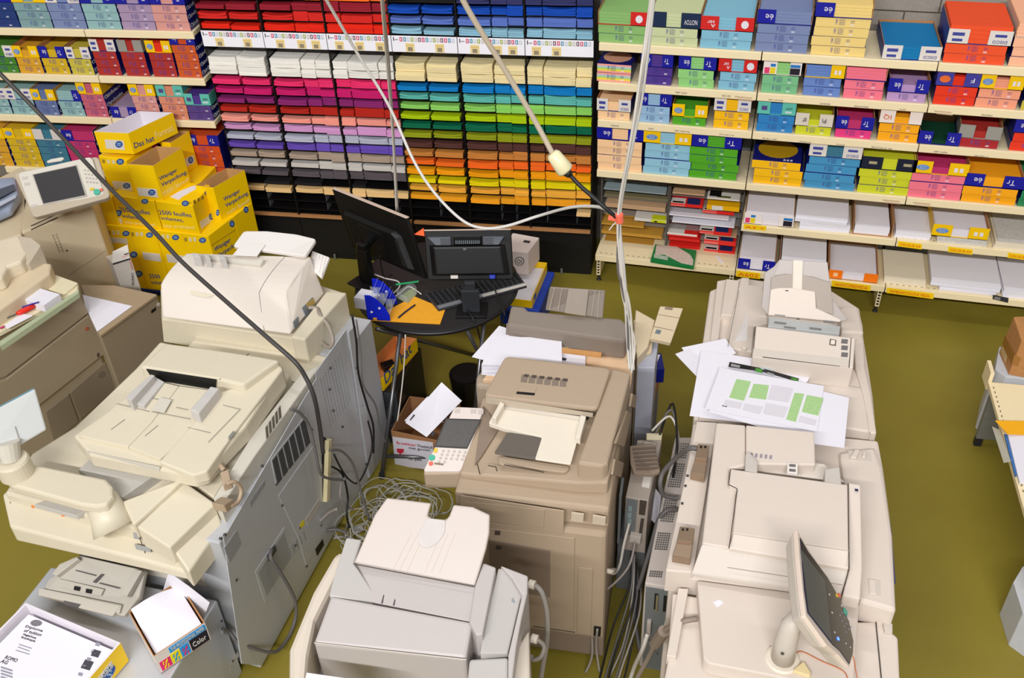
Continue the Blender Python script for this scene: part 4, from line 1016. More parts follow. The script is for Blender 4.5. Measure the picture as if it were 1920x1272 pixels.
ad = [A(712,680,.47), A(735,673,.47), A(741,682,.47), A(720,690,.47)]; mb = MB(); mb.prism(ad, [Vector((q.x,q.y,.428)) for q in ad]); solo('power_adapter', mb, M_mon, 'black power adapter lying in the yellow carton', 'adapter', bw=.004)
bb = thing('brown_carton', (-.60,-1.98,0), 'brown carton marked Breekbaar with a wine glass, full of papers', 'carton')
t_ = [A(733,808,.27), A(815,826,.27), A(838,752,.27), A(768,743,.27)]; cn = sum(t_, Vector())/4
t_[1] = t_[0]+(t_[1]-t_[0])*1.35; t_[2] = t_[3]+(t_[2]-t_[3])*1.35; cn = sum(t_, Vector())/4
mb = MB()
for i in range(4):
    a_, b_ = t_[i], t_[(i+1) % 4]; ia, ib = a_.lerp(cn, .03), b_.lerp(cn, .03); g = lambda q: Vector((q.x, q.y, 0))
    mb.add([g(a_), g(b_), b_, a_], [(0,1,2,3)]); mb.add([g(ia), g(ib), ib, ia], [(3,2,1,0)]); mb.add([a_, b_, ib, ia], [(0,1,2,3)])
mb.prism([Vector((q.x,q.y,.006)) for q in t_], [Vector((q.x,q.y,0)) for q in t_]); part('carton_body', mb, mat('carton_dull', (152,108,70), .85, noise=.06), bb)
pf = Plane(t_[0], t_[1], Vector((t_[0].x, t_[0].y, 0)))
poly_decal('white_label', pf, [(736,819),(812,830),(812,882),(741,873)], .0012, mat('label_cool', (206,202,210), .55, noise=.02), bb)
M_lr = mat('letter_crimson', (190,40,60), .5, noise=0)
ptext(pf, 'Breekbaar', (745,832.5), (781,837), (745,827.5), M_lr, bb, lift=.003); ptext(pf, 'Vloeistof', (783,838), (812,842), (783,832.5), M_ink, bb, lift=.003); ptext(pf, 'niet gooien', (768,843), (808,848), (768,837.5), M_ink, bb, lift=.003); ptext(pf, 'on pass', (768,864), (792,866), (768,859), M_ink, bb, lift=.003)
poly_decal('glass_bowl', pf, [(744,841),(758,842),(757,848),(752,851),(750,851),(745,847)], .002, M_lr, bb); poly_decal('glass_stem', pf, [(750.5,850),(751.8,850),(752,855),(755,856),(747,855),(750.5,854.5)], .002, M_lr, bb)
# printed papers standing in the carton
shp = [(A(828,717,.50), A(866,752,.46), A(800,820,.28), A(760,793,.28)), (A(800,745,.42), A(842,765,.38), A(790,815,.27), A(757,790,.27))]
for i, f in enumerate(shp):
    pt = thing('printed_paper', A(805,815,.02), ['printed sheet with a dark footer standing in the brown carton','second sheet behind it in the brown carton, mostly hidden'][i], 'paper')
    q = list(f)[:2]+[list(f)[2]-Vector((0,0,0)), list(f)[3]]
    pln = Plane(q[0], q[1], q[3]); mb = MB(); mb.prism([p-pln.n*(.012*i) for p in q], [p-pln.n*(.001+.012*i) for p in q]); part('sheet', mb, M_paper, pt)
    if i == 0:
        poly_decal('dark_footer', pln, [(776,777),(816,812),(812,818),(768,788)], .0008, mat('print_dark', (70,68,76), .6, noise=.2, nscale=200), pt)
        for k in range(4): poly_decal('text_line', pln, [(816-k*6,738+k*9), (850-k*6,765+k*9), (849-k*6,766+k*9), (815-k*6,739+k*9)], .0008, mat('print_grey2', (150,148,160), .6, noise=0), pt)
# a heap of white network cable on the floor
rg = random.Random(5)
mb = MB()
for k in range(26):
    cx, cy = rg.uniform(-.80,-.50), rg.uniform(-2.75,-2.35); rx, ry = rg.uniform(.09,.2), rg.uniform(.08,.16); a0 = rg.uniform(0,6.28); ti = rg.uniform(0,3.14)
    pts = []
    for i in range(27):
        a = a0+i*2*math.pi/22; x_, y_ = rx*math.cos(a), ry*math.sin(a)
        pts.append(Vector((cx+x_*math.cos(ti)-y_*math.sin(ti)+rg.uniform(-.008,.008), cy+x_*math.sin(ti)+y_*math.cos(ti)+rg.uniform(-.008,.008), .006+k*.0035+.02*abs(math.sin(a*2+k)))))
    mb.tube(sweep(pts, 2), .0035, 5)
o = solo('cable_tangle', mb, mat('cable_pale', (170,168,158), .5, noise=0), 'heap of pale network cable coiled on the floor between the copiers', 'cable', smooth=True); tag(o, kind='stuff')
# ================================================================== copiers
def V(x, y, z): return Vector((x, y, z))
def wbox(name, x0, x1, y0, y1, z0, z1, m, par, bw=.006, label=None):
    mb = MB(); mb.box(x0, x1, y0, y1, z0, z1); return part(name, mb, m, par, bw, label=label)
def line(pl, a, b, wpx, m, par, name='panel_gap', th=.0014):
    """a dark joint between two panels, following a measured line"""
    A_, B_ = pl.hit(a), pl.hit(b); d = (B_-A_).normalized(); s = pl.n.cross(d)*(wpx*.0014)
    mb = MB(); q = [A_+s, B_+s, B_-s, A_-s]; mb.prism([k+pl.n*th for k in q], [k-pl.n*.001 for k in q]); return part(name, mb, m, par)
def knob(name, pl, p, r, h, m, par, n=14):
    c = pl.hit(p); mb = MB(); mb.tube([c-pl.n*.001, c+pl.n*h], r, n); return part(name, mb, m, par)
M_gap = mat('joint_dark', (70,62,54), .7, noise=0)
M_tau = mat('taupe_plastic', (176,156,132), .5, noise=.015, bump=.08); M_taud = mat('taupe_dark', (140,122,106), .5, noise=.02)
M_ivory = mat('ivory_plastic', (226,216,198), .45, noise=.01)
M_smoke = mat('smoked_plastic', (104,96,88), .2, noise=.03)
M_black = mat('slot_black', (18,17,17), .5, noise=0)
M_lcd = mat('lcd_grey', (92,90,88), .15, noise=.08, nscale=60)
M_btn = mat('button_grey', (196,186,176), .4, noise=0)
M_grn = mat('button_green', (70,176,148), .4, noise=0); M_red = mat('button_red', (226,110,90), .4, noise=0); M_yl = mat('button_yellow', (222,190,60), .4, noise=0)
# ---------------------------------------------------------------- taupe copier in the middle
c = thing('copier', (.25,-2.8,0), 'taupe office copier with white document tray and silver key panel, in the middle', 'copier', 'copiers standing on the green floor')
fl, fr_ = V(-.06,-3.215,0), V(.65,-3.165,0)
dx = (fr_-fl).normalized(); dy = V(-dx.y, dx.x, 0); 
def mbx(s0, s1, t0, t1, z0, z1, name, m, bw=.01, par=None):
    mb = MB(); f = lambda s, t, z: V(fr_.x,fr_.y,0)+dx*s+dy*t+V(0,0,z)
    mb.prism([f(s0,t0,z1), f(s1,t0,z1), f(s1,t1,z1), f(s0,t1,z1)], [f(s0,t0,z0), f(s1,t0,z0), f(s1,t1,z0), f(s0,t1,z0)]); return part(name, mb, m, par or c, bw)
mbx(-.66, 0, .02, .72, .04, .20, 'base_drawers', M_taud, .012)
mbx(-.66, 0, .0, .74, .205, .94, 'cabinet', M_tau, .02)
mbx(-.66, .005, .03, .74, .94, 1.06, 'scanner_body', M_tau, .018)
PF = Plane(fl, fr_, fr_+V(0,0,1))
plate('upper_door', PF, [(864,928),(1058,957),(1057,1000),(862,969)], .006, M_tau, c, bw=.002)
plate('door_inset', PF, [(872,938),(1022,954),(1020,988),(868,969)], .009, M_tau, c, bw=.002)
plate('front_door', PF, [(880,985),(1078,1008),(1076,1180),(990,1172),(880,1160)], .006, M_tau, c, bw=.003)
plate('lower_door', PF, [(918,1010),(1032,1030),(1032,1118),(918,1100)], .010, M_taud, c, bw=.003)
plate('side_door', PF, [(1084,1062),(1112,1066),(1108,1190),(1082,1186)], .006, M_tau, c, bw=.003)
for k, (a, b) in enumerate((((990,1125),(1032,1130)), ((990,1142),(1032,1147)), ((1000,1175),(1078,1186)))): line(PF, a, b, 1.6, M_gap, c)
plate('vent_plate', PF, [(1072,960),(1095,963),(1094,977),(1071,974)], .010, mat('vent_taupe', (200,184,162), .5), c)
plate('vent_plate', PF, [(1112,965),(1136,969),(1135,982),(1111,979)], .010, mat('vent_taupe', (200,184,162), .5), c)
plate('socket', PF, [(1114,1174),(1127,1176),(1126,1192),(1113,1190)], .008, M_black, c)
for p in ((934,997),(936,1024)): plate('printed_symbol', PF, [(p[0]-5,p[1]-4),(p[0]+5,p[1]-3),(p[0]+4,p[1]+4),(p[0]-6,p[1]+3)], .0105, mat('symbol_dark', (80,70,62), .6, noise=.3, nscale=400), c)
# scanner top deck, paper feeder
vprism('feeder_base', [(905,745,1.12),(1183,700,1.20),(1140,905,1.12),(1083,906,1.12),(862,888,1.10)], 1.055, M_tau, c, .01)
vprism('feeder_side', [(1147,690,1.23),(1183,699,1.22),(1140,868,1.21),(1131,874,1.21),(1083,868,1.21),(1120,766,1.23)], 1.10, M_tau, c, .012)
vprism('feeder_cover', [(947,667,1.26),(1146,690,1.26),(1120,767,1.24),(906,742,1.24)], 1.215, M_tau, c, .01, r=.03)
PT = Plane(A(947,667,1.26), A(1146,690,1.26), A(906,742,1.24))
for k in range(6): plate('feeder_symbol', PT, [(978+k*14.6,703+k*1.6),(990+k*14.6,704+k*1.6),(988+k*14.6,718+k*1.6),(976+k*14.6,717+k*1.6)], .0008, mat('symbol_taupe', (132,118,104), .6, noise=.3, nscale=300), c)
for k in range(6): plate('symbol_head', PT, [(983+k*14.6,702+k*1.6),(992+k*14.6,703+k*1.6),(991+k*14.6,708+k*1.6),(982+k*14.6,707+k*1.6)], .0014, mat('symbol_dark', (80,70,62)), c)
plate('release_latch', PT, [(974,724),(1007,727),(1003,737),(970,734)], .003, M_tau, c, bw=.001)
plate('latch_shade', PT, [(969,735),(1003,738),(1002,742),(968,739)], .002, M_black, c)
plate('feeder_lip', VPL(A(911,744,1.24), A(1111,774,1.24)), [(911,744),(1112,775),(1111,782),(912,756)], .002, mat('taupe_light', (186,172,152), .5), c)
plate('feeder_slot', VPL(A(911,744,1.22), A(1111,774,1.22)), [(935,757),(1104,782),(1103,788),(935,763)], .001, M_black, c)
vprism('document_tray', [(936,757,1.19),(1099,782,1.19),(1094,805,1.185),(1083,824,1.18),(1070,871,1.16),(1003,861,1.16),(1016,820,1.18),(944,803,1.18),(916,793,1.18)], 1.155, M_ivory, c, .003, r=.008)
PD = Plane(A(936,757,1.19), A(1099,782,1.19), A(1003,861,1.16))
vprism('tray_extension', [(951,810,1.172),(1017,819,1.172),(1004,861,1.16),(926,849,1.16)], 1.148, M_smoke, c, .006, r=.01)
vprism('paper_guide', [(938,753,1.225),(946,757,1.225),(930,785,1.22),(922,782,1.22)], 1.18, M_ivory, c, .003)
vprism('paper_guide', [(1089,778,1.225),(1099,781,1.225),(1088,822,1.215),(1079,818,1.215)], 1.175, M_ivory, c, .003)
for a, b in (((962,779),(1000,785)), ((1020,797),(1058,803)), ((1012,797),(1005,812)), ((1026,846),(1030,853))): line(PD, a, b, .8, mat('line_pale', (190,178,160), .6, noise=0), c, 'guide_groove')
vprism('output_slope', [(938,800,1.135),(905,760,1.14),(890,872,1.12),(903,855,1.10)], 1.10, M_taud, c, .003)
PB = VPL(A(1083,906,1.1), A(862,888,1.1))
for a, b in (((945,872),(1020,886)), ((915,873),(930,876)), ((930,876),(932,884)), ((895,870),(900,890))): line(PB, a, b, 1.3, M_gap, c)
plate('output_lip', ZP(1.125), [(935,858),(1070,878),(1062,890),(935,874)], .012, M_tau, c, r=.02, bw=.004)
plate('hinge_cover', VPL(A(1183,700,1.2), A(1140,905,1.12)), [(1182,738),(1190,742),(1186,765),(1178,762)], .012, M_tau, c, bw=.003)
plate('hinge_plate', VPL(A(1183,700,1.2), A(1140,905,1.12)), [(1149,860),(1166,868),(1160,895),(1144,890)], .012, M_tau, c, bw=.003)
plate('side_cover', VPL(A(1183,700,1.2), A(1140,905,1.12)), [(1172,770),(1180,776),(1166,838),(1150,832)], .012, M_tau, c, bw=.004)
# silver key panel
vprism('panel_housing', [(853,762,1.15),(909,765,1.15),(865,888,1.07),(792,890,1.07)], .98, M_tau, c, .01, r=.02)
vprism('key_panel', [(852,763,1.158),(908,765,1.158),(864,884,1.078),(793,884,1.078)], 1.06, mat('panel_silver', (222,210,202), .35, metal=.25, noise=.02), c, .004, r=.015)
PK = Plane(A(852,763,1.158), A(908,765,1.158), A(793,884,1.078))
plate('touch_screen', PK, [(838,788),(899,790),(875,839),(818,836)], .002, M_lcd, c)
plate('screen_frame', PK, [(836,785),(902,787),(876,842),(814,839)], .001, mat('frame_black', (60,56,54), .3), c)
for r in range(4):
    for q in range(5 if r < 3 else 2): knob('key', PK, (831+q*10.2-r*2.6, 846+r*6.8+q*.6), .006, .003, M_btn, c, 10)
knob('start_key', PK, (810,859), .014, .004, M_grn, c); knob('stop_key', PK, (808,870), .010, .004, M_red, c); plate('key_yellow', PK, [(815,841),(821,842),(819,850),(813,849)], .003, M_yl, c)
for p in ((858,770),(888,771),(902,772)): plate('mode_key', PK, [(p[0]-5,p[1]-3),(p[0]+5,p[1]-3),(p[0]+4,p[1]+5),(p[0]-6,p[1]+5)], .002, M_btn, c)
plate('print_mark', PK, [(815,868),(832,870),(831,873),(814,871)], .0012, M_taud, c)
mb = MB(); mb.tube([A(1129,1068,.62), A(1143,1072,.6), A(1152,1070,.56)], .012, 8); part('cable_grip', mb, M_ivory, c, smooth=True)
# ---------------------------------------------------------------- darker copier behind it
c = thing('copier', (.22,-2.0,0), 'dark taupe copier with ribbed feeder tray, behind the middle copier', 'copier', 'copiers standing on the green floor')
M_tx = mat('taupe_grey', (132,120,108), .5, noise=.02); M_txl = mat('taupe_grey_light', (172,154,134), .5, noise=.02)
def Pq(px, py, z): return (px, py, z)
vprism('cabinet', [V(-.15,-2.395,.98),A(893,705,.98),A(905,690,.98),A(1195,640,.98),V(.60,-2.385,.98)], 0, M_txl, c, .02)
vprism('top_plate', [(960,640,1.0),(1190,660,1.0),(1183,722,1.0),(905,712,1.0)], .975, mat('beech_top', (226,190,152), .5, noise=.03), c, .004)
vprism('feeder_hood', [(958,572,1.16),(985,575,1.18),(990,582,1.16),(1165,597,1.16),(1180,612,1.15),(1172,640,1.12),(950,610,1.12)], 1.0, M_tx, c, .02)
plate('hood_front', Plane(A(950,612,1.1), A(1172,640,1.1), A(950,640,1.02)), [(950,606),(1172,632),(1163,664),(948,634)], .006, M_tx, c, bw=.006)
mb = MB(); q = [A(1031,538,1.30), A(1135,545,1.30), A(1130,598,1.17), A(1022,582,1.17)]; pln = Plane(*q[:3]); mb.prism(q, [k-pln.n*.012 for k in q]); part('feeder_tray', mb, M_tx, c, .006)
PTR = Plane(q[0], q[1], q[2])
mb = MB(); g = [PTR.hit(k) for k in ((1066,541),(1104,543),(1098,593),(1058,587))]; mb.prism([k+PTR.n*.003 for k in g], [k-PTR.n*.001 for k in g]); part('tray_chute', mb, mat('chute_grey', (150,138,124), .35), c, .002)
for a, b in (((1040,540),(1030,580)), ((1054,541),(1046,583)), ((1116,545),(1109,593)), ((1124,546),(1120,596))): line(PTR, a, b, .7, mat('line_pale', (190,178,160)), c, 'tray_rib', .002)
plate('hood_seam', Plane(A(1160,612,1.1), A(1172,640,1.1), A(1160,640,1.0)), [(1164,612),(1166,612),(1163,660),(1161,660)], .004, M_gap, c)
wb_ = thing('waste_bin', A(880,752,0), 'black bin standing left of the dark taupe copier', 'bin')
ctr = A(880, 760, 0); mb = MB(); mb.tube([ctr, ctr+V(0,0,.26)], [.09,.11], 20); part('bin_body', mb, M_mon, wb_, smooth=False)
mb = MB(); mb.tube([ctr+V(0,0,.262), ctr+V(0,0,.264)], [.095,.095], 20); part('bin_mouth', mb, M_black, wb_)
def sheet(name, pts, m, label, cat='paper', th=.0015, marks=(), group=None):
    q = [A(*p) if not isinstance(p, Vector) else p for p in pts]; pln = Plane(q[0], q[1], q[2]); q = q[:3]+[pln.hit(p[:2]) if not isinstance(p, Vector) else p for p in pts[3:]]; c = sum(q, Vector())/len(q)
    t = thing(name, c, label, cat, group); mb = MB(); mb.prism(q, [k-V(0,0,th) for k in q]); part('sheet', mb, m, t)
    for (nm, mm, pp) in marks: plate(nm, pln, pp, .0008, mm, t)
    return t
sheet('paper_sheet', [(1013,640,1.045),(1098,655,1.02),(1097,705,1.0075),(1010,690,1.02)], M_paper, 'white sheet with black print marks at right end of the paper pile', marks=[('print_mark', M_ink, [(1055,645),(1065,647),(1061,652),(1052,650)]), ('print_mark', mat('mark_yellow', (224,214,90), .6, noise=0), [(1060,648),(1066,649),(1064,653),(1058,652)]), ('print_mark', M_ink, [(1055,671),(1063,673),(1060,677),(1053,675)])])
sheet('paper_sheet', [(903,683,1.004),(960,690,1.004),(955,708,1.004),(903,702,1.004)], M_paper, 'white sheet at the bottom of the pile behind the middle copier', th=.003)
for k in range(5):
    sheet('paper_sheet', [(936-k*7,611+k*3,1.06-k*.008),(1000,632+k,1.06-k*.008),(968,690+k*3,1.05-k*.008),(885+k*4,669+k*4,1.05-k*.008)][::1] if k < 1 else [(953-k*5,612+k*4,1.058-k*.009),(1054-k*6,632+k*3,1.058-k*.009),(1052-k*8,676+k*4,1.048-k*.009),(930-k*6,668+k*7,1.048-k*.009)],
          M_paper, ['fanned white sheet on top left of the pile behind the middle copier', 'second sheet down in the white pile behind the middle copier', 'third sheet down in the white pile behind the middle copier', 'fourth sheet down in the white pile behind the middle copier', 'fifth sheet down in the white pile behind the middle copier'][k], th=.004)
sheet('paper_sheet', [(925,632,1.066),(1053,633,1.066),(1054,690,1.058),(903,684,1.058)], M_paper, 'topmost white sheet of the pile behind the middle copier')
rl = [A(1054,652,1.085), A(1128,661,1.06), A(1127,668,1.06), A(1054,659,1.085)]
mb = MB(); mb.prism(rl, [q-V(0,0,.012) for q in rl]); solo('wooden_ruler', mb, mat('ruler_wood', (206,150,90), .6, noise=.06), 'wooden ruler lying on the white papers behind the middle copier', 'ruler')
# accessory trays and boxes right of it
ac_ = thing('finisher_tray', (.67,-1.85,0), 'beige folding output trays on the right of the dark taupe copier', 'tray')
M_bei = mat('beige_plastic', (214,196,164), .5, noise=.02)
vprism('tray_arm', [(1192,580,.98),(1228,600,.98),(1215,650,.96),(1195,672,.95),(1188,640,.96)], .60, M_bei, ac_, .006)
mb = MB(); q = [A(1238,574,1.02), A(1281,578,1.0), A(1258,643,.95), A(1219,634,.97)]; pln = Plane(*q[:3]); mb.prism(q, [k-pln.n*.03 for k in q]); part('upper_tray', mb, M_bei, ac_, .004)
PA_ = Plane(*q[:3]); plate('tray_window', PA_, [(1231,618),(1240,620),(1237,627),(1228,625)], .001, mat('window_blue', (110,122,130), .4), ac_); plate('tray_catch', PA_, [(1248,575),(1262,578),(1260,582),(1246,580)], .003, M_taud, ac_)
for a, b in (((1234,590),(1274,597)), ((1224,612),(1262,620))): line(PA_, a, b, .8, M_taud, ac_)
mb = MB(); q = [A(1188,600,.94), A(1228,600,.94), A(1222,660,.92), A(1190,672,.92)]; pln = Plane(*q[:3]); mb.prism(q, [k-pln.n*.02 for k in q]); part('lower_tray', mb, M_bei, ac_, .004)
vprism('support_column', [(1195,640,.9),(1235,640,.9),(1228,690,.9),(1195,690,.9)], .02, mat('column_grey', (176,178,190), .4), ac_, .004)
bx = thing('blue_box', A(1215,690,.40), 'dark blue carton with white paper right of the dark taupe copier', 'box')
def pxbox(t, pts, zb, m, nm='box_body', bw=.003): return vprism(nm, pts, zb, m, t, bw)
pxbox(bx, [(1196,694,.62),(1246,692,.62),(1240,662,.62),(1196,664,.62)], .52, mat('box_blue', (20,28,120), .45))
plate('white_paper', ZP(.62), [(1198,692),(1228,690),(1238,666),(1198,668)], .004, M_paper, bx)
bx = thing('brown_box', A(1213,720,.3), 'brown carton below the blue one right of dark taupe copier', 'box'); pxbox(bx, [(1194,728,.515),(1229,728,.515),(1240,690,.515),(1194,690,.515)], .42, M_carton)
bx = thing('toner_carton', A(1210,770,0), 'grey and blue toner carton standing under the brown carton', 'box'); pxbox(bx, [(1190,745,.415),(1226,745,.415),(1236,715,.415),(1192,715,.415)], 0, mat('box_slate', (128,136,168), .5))
pf = VPL(A(1190,745,.415), A(1226,745,.415)); plate('blue_band', pf, [(1190,746),(1226,746),(1225,757),(1190,757)], .001, mat('box_blue', (20,28,120)), bx); ptext(pf, 'CANON', (1196,753), (1218,754), (1196,749), M_lab, bx)
# ---------------------------------------------------------------- right hand line of cream machines
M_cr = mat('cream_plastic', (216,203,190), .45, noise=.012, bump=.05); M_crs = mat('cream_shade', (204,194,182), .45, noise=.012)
c = thing('copier', (1.3,-2.95,0), 'cream production copier with closed document feeder, in the right foreground', 'copier', 'copiers standing on the green floor')
vprism('main_cabinet', [(1300,792,1.0),(1647,826,1.0),(1657,880,1.0),(1674,1005,1.0),(1680,1135,1.0),(1681,1146,.99),(1613,1128,1.0),(1255,1078,1.0)], 0, M_cr, c, .012)
vprism('right_deck', [(1574,848,1.03),(1640,838,1.03),(1655,878,1.03),(1673,1000,1.03),(1681,1146,1.03),(1612,1126,1.03)], .90, M_cr, c, .015)
vprism('left_deck', [(1306,790,1.03),(1345,792,1.03),(1300,1074,1.03),(1248,1070,1.03)], .9, M_cr, c, .006)
vprism('feeder_left', [(1343,792,1.15),(1398,797,1.16),(1398,872,1.16),(1368,880,1.16),(1366,910,1.16),(1381,918,1.16),(1375,1000,1.15),(1366,1028,1.14),(1316,1020,1.14)], 1.03, M_cr, c, .008)
vprism('feeder_cover', [(1369,879,1.185),(1590,909,1.185),(1592,1033,1.175),(1374,1001,1.175),(1382,917,1.185),(1367,908,1.185)], 1.03, M_cr, c, .006)
vprism('feeder_front', [(1375,1001,1.175),(1592,1033,1.175),(1591,1067,1.15),(1367,1028,1.15)], 1.03, M_cr, c, .004)
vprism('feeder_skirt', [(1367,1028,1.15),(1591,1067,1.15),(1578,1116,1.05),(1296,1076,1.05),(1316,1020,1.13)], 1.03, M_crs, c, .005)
vprism('feeder_right', [(1591,905,1.18),(1614,909,1.18),(1617,1066,1.15),(1613,1124,1.06),(1580,1117,1.06),(1592,1066,1.15)], 1.03, M_cr, c, .006)
PC = ZP(1.186); line(PC, (1370,880), (1366,907), .9, M_gap, c); line(PC, (1366,909), (1382,917), .9, M_gap, c); line(Plane(A(1382,917,1.185), A(1374,1001,1.175), A(1592,1033,1.175)), (1382,918), (1367,1028), 1.2, M_gap, c); line(Plane(A(1590,909,1.185), A(1592,1033,1.175), A(1374,1001,1.175)), (1590,907), (1592,1066), 1.2, M_gap, c)
line(Plane(A(1592,1066,1.15), A(1580,1117,1.06), A(1613,1124,1.06)), (1592,1068), (1579,1116), 1.2, M_gap, c)
vprism('feeder_tray', [(1399,797,1.185),(1527,810,1.185),(1529,872,1.17),(1399,870,1.17)], 1.04, M_cr, c, .006)
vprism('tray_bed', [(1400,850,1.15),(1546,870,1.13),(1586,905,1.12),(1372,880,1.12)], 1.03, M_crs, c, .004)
plate('sticker', Plane(A(1399,797,1.185), A(1527,810,1.185), A(1529,872,1.17)), [(1403,847),(1455,853),(1454,864),(1401,858)], .0012, mat('sticker_white', (228,220,212), .5, noise=0), c)
for k in range(5): plate('sticker_mark', Plane(A(1399,797,1.185), A(1527,810,1.185), A(1529,872,1.17)), [(1407+k*9,850+k),(1412+k*9,850.6+k),(1411+k*9,858+k),(1406+k*9,857.4+k)], .002, mat('mark_mauve', (150,140,150), .6, noise=.4, nscale=400), c)
plate('sticker', Plane(A(1399,797,1.185), A(1527,810,1.185), A(1529,872,1.17)), [(1476,871),(1495,873),(1494,893),(1475,891)], .012, mat('sticker_white', (228,220,212)), c)
for p in ((1485,877),(1485,886)): plate('sticker_symbol', Plane(A(1399,797,1.185), A(1527,810,1.185), A(1529,872,1.17)), [(p[0]-6,p[1]-3),(p[0]+6,p[1]-2),(p[0]+6,p[1]+3),(p[0]-6,p[1]+2)], .013, mat('symbol_grey', (110,104,104), .6, noise=.4, nscale=400), c)
vprism('paper_guide', [(1398,851,1.20),(1404,846,1.20),(1421,866,1.19),(1420,888,1.18),(1397,882,1.18)], 1.12, mat('guide_grey', (188,180,170), .45), c, .004)
vprism('paper_guide', [(1547,880,1.19),(1574,875,1.2),(1578,910,1.18),(1546,905,1.18)], 1.12, mat('guide_grey', (188,180,170)), c, .004)
plate('lamp_dot', PC, [(1603,917),(1609,918),(1609,922),(1603,921)], .001, mat('dot_navy', (40,44,80), .4), c)
line(Plane(A(1375,1001,1.175), A(1592,1033,1.175), A(1367,1028,1.15)), (1375,1001), (1592,1033), .8, M_crs, c)
line(Plane(A(1367,1028,1.15), A(1591,1067,1.15), A(1296,1076,1.05)), (1364,1065), (1580,1098), .9, mat('line_warm', (180,166,150), .6, noise=0), c)
plate('grip_hollow', ZP(1.031), [(1627,1085),(1650,1089),(1651,1119),(1629,1115)], .001, M_crs, c, bw=.0005); plate('grip_ridge', ZP(1.031), [(1629,1087),(1642,1089),(1643,1116),(1631,1114)], .004, M_cr, c, bw=.002)
plate('accent_strip', VPL(A(1656,880,1.0), A(1674,1005,1.0)), [(1657,895),(1662,935),(1672,1000),(1679,1095),(1677,1095),(1670,1002),(1659,936),(1655,897)], .004, mat('accent_navy', (40,44,110), .4), c)
for (a, b) in (((1309,832),(1330,836)), ((1275,987),(1303,991))):
    h = thing if False else None
    x0, y0 = a; p = [(x0,y0,1.10),(b[0],b[1],1.10),(b[0]-4,y0+30,1.10),(x0-6,y0+27,1.10)]
    vprism('hinge_block', p, 1.03, mat('hinge_bronze', (150,128,106), .35, metal=.4, noise=.05), c, .003)
    p = [(x0-6,y0+29,1.085),(b[0]-4,y0+32,1.085),(b[0]-8,y0+60,1.075),(x0-14,y0+54,1.075)]
    vprism('hinge_leaf', p, 1.03, mat('hinge_bronze', (150,128,106)), c, .003)
    for q in range(2): plate('hinge_notch', ZP(1.101), [(x0+4+q*8,y0+4),(x0+8+q*8,y0+5),(x0+7+q*8,y0+9),(x0+3+q*8,y0+8)], .0006, M_black, c)
for p in ((1289,893),(1285,912),(1279,945)): knob('deck_screw', ZP(1.031), p, .006, .004, M_steel, c, 8)
plate('release_latch', ZP(1.031), [(1590,845),(1632,848),(1634,866),(1592,862)], .001, M_crs, c); plate('latch_tongue', ZP(1.033), [(1603,846),(1612,847),(1605,862),(1594,860)], .01, M_cr, c, bw=.002); plate('latch_tongue', ZP(1.033), [(1618,850),(1624,851),(1622,860),(1616,859)], .01, M_cr, c, bw=.002)
# rear machine of the same line
c = thing('copier', (1.3,-1.9,0), 'cream production copier with grey feeder tray, furthest in the right line', 'copier', 'copiers standing on the green floor')
vprism('main_cabinet', [(1331,545,.96),(1390,520,.96),(1560,545,.96),(1612,578,.96),(1621,640,.96),(1637,740,.96),(1644,815,.96),(1300,785,.96),(1317,645,.96)], 0, M_cr, c, .012)
vprism('left_panel', [(1345,527,.99),(1362,524,.99),(1340,690,.985),(1326,690,.985)], .9, M_cr, c, .004)
vprism('left_step', [(1362,523,1.02),(1386,526,1.02),(1378,592,1.01),(1352,590,1.01)], .9, M_cr, c, .004)
vprism('deck_block', [(1390,520,1.04),(1405,521,1.04),(1405,534,1.03),(1430,536,1.03),(1440,606,1.02),(1414,612,1.02),(1410,660,1.01),(1364,652,1.01),(1372,590,1.02)], .9, M_cr, c, .006)
line(ZP(1.045), (1385,545), (1365,650), .8, M_gap, c)
vprism('front_deck', [(1330,690,1.0),(1412,668,1.0),(1600,690,1.0),(1634,736,1.0),(1644,812,1.0),(1572,800,1.0),(1310,782,1.0)], .9, M_cr, c, .008)
line(ZP(1.001), (1500,711), (1629,730), 1.6, mat('strip_grey', (176,168,162), .5, noise=0), c, 'trim_strip'); line(ZP(1.001), (1612,690), (1632,828), .8, M_crs, c)
vprism('right_rail', [(1610,578,1.03),(1618,610,1.03),(1622,690,1.02),(1634,740,1.01),(1644,812,1.0),(1632,812,1.0),(1618,740,1.01),(1604,690,1.02),(1600,620,1.03),(1575,578,1.03)], .92, M_cr, c, .008)
vprism('feeder_body', [(1417,611,1.17),(1604,634,1.17),(1600,690,1.12),(1411,668,1.12)], .99, M_cr, c, .006)
PR1 = Plane(A(1417,611,1.17), A(1604,634,1.17), A(1411,668,1.12)); line(PR1, (1417,612), (1412,664), 1.1, M_gap, c); line(PR1, (1596,634), (1592,690), 1.1, M_gap, c); line(PR1, (1430,670), (1575,687), 1.1, M_gap, c)
plate('feeder_lip', PR1, [(1413,654),(1592,674),(1591,689),(1411,667)], .003, M_crs, c, bw=.001)
plate('symbol_frame', PR1, [(1556,636),(1568,638),(1567,649),(1555,647)], .0012, mat('symbol_dark', (80,70,62)), c); plate('symbol_face', PR1, [(1558,638),(1566,639),(1565,647),(1557,646)], .002, M_ivory, c)
for k, yy in enumerate((636,648,661)): plate('printed_symbol', PR1, [(1578,yy),(1590,yy+1),(1589,yy+9),(1577,yy+8)], .0012, mat('symbol_grey', (110,104,104)), c)
vprism('slot_bed', [(1442,594,1.175),(1576,612,1.175),(1574,626,1.172),(1440,612,1.172)], 1.0, mat('bed_grey', (176,178,176), .45), c, .003)
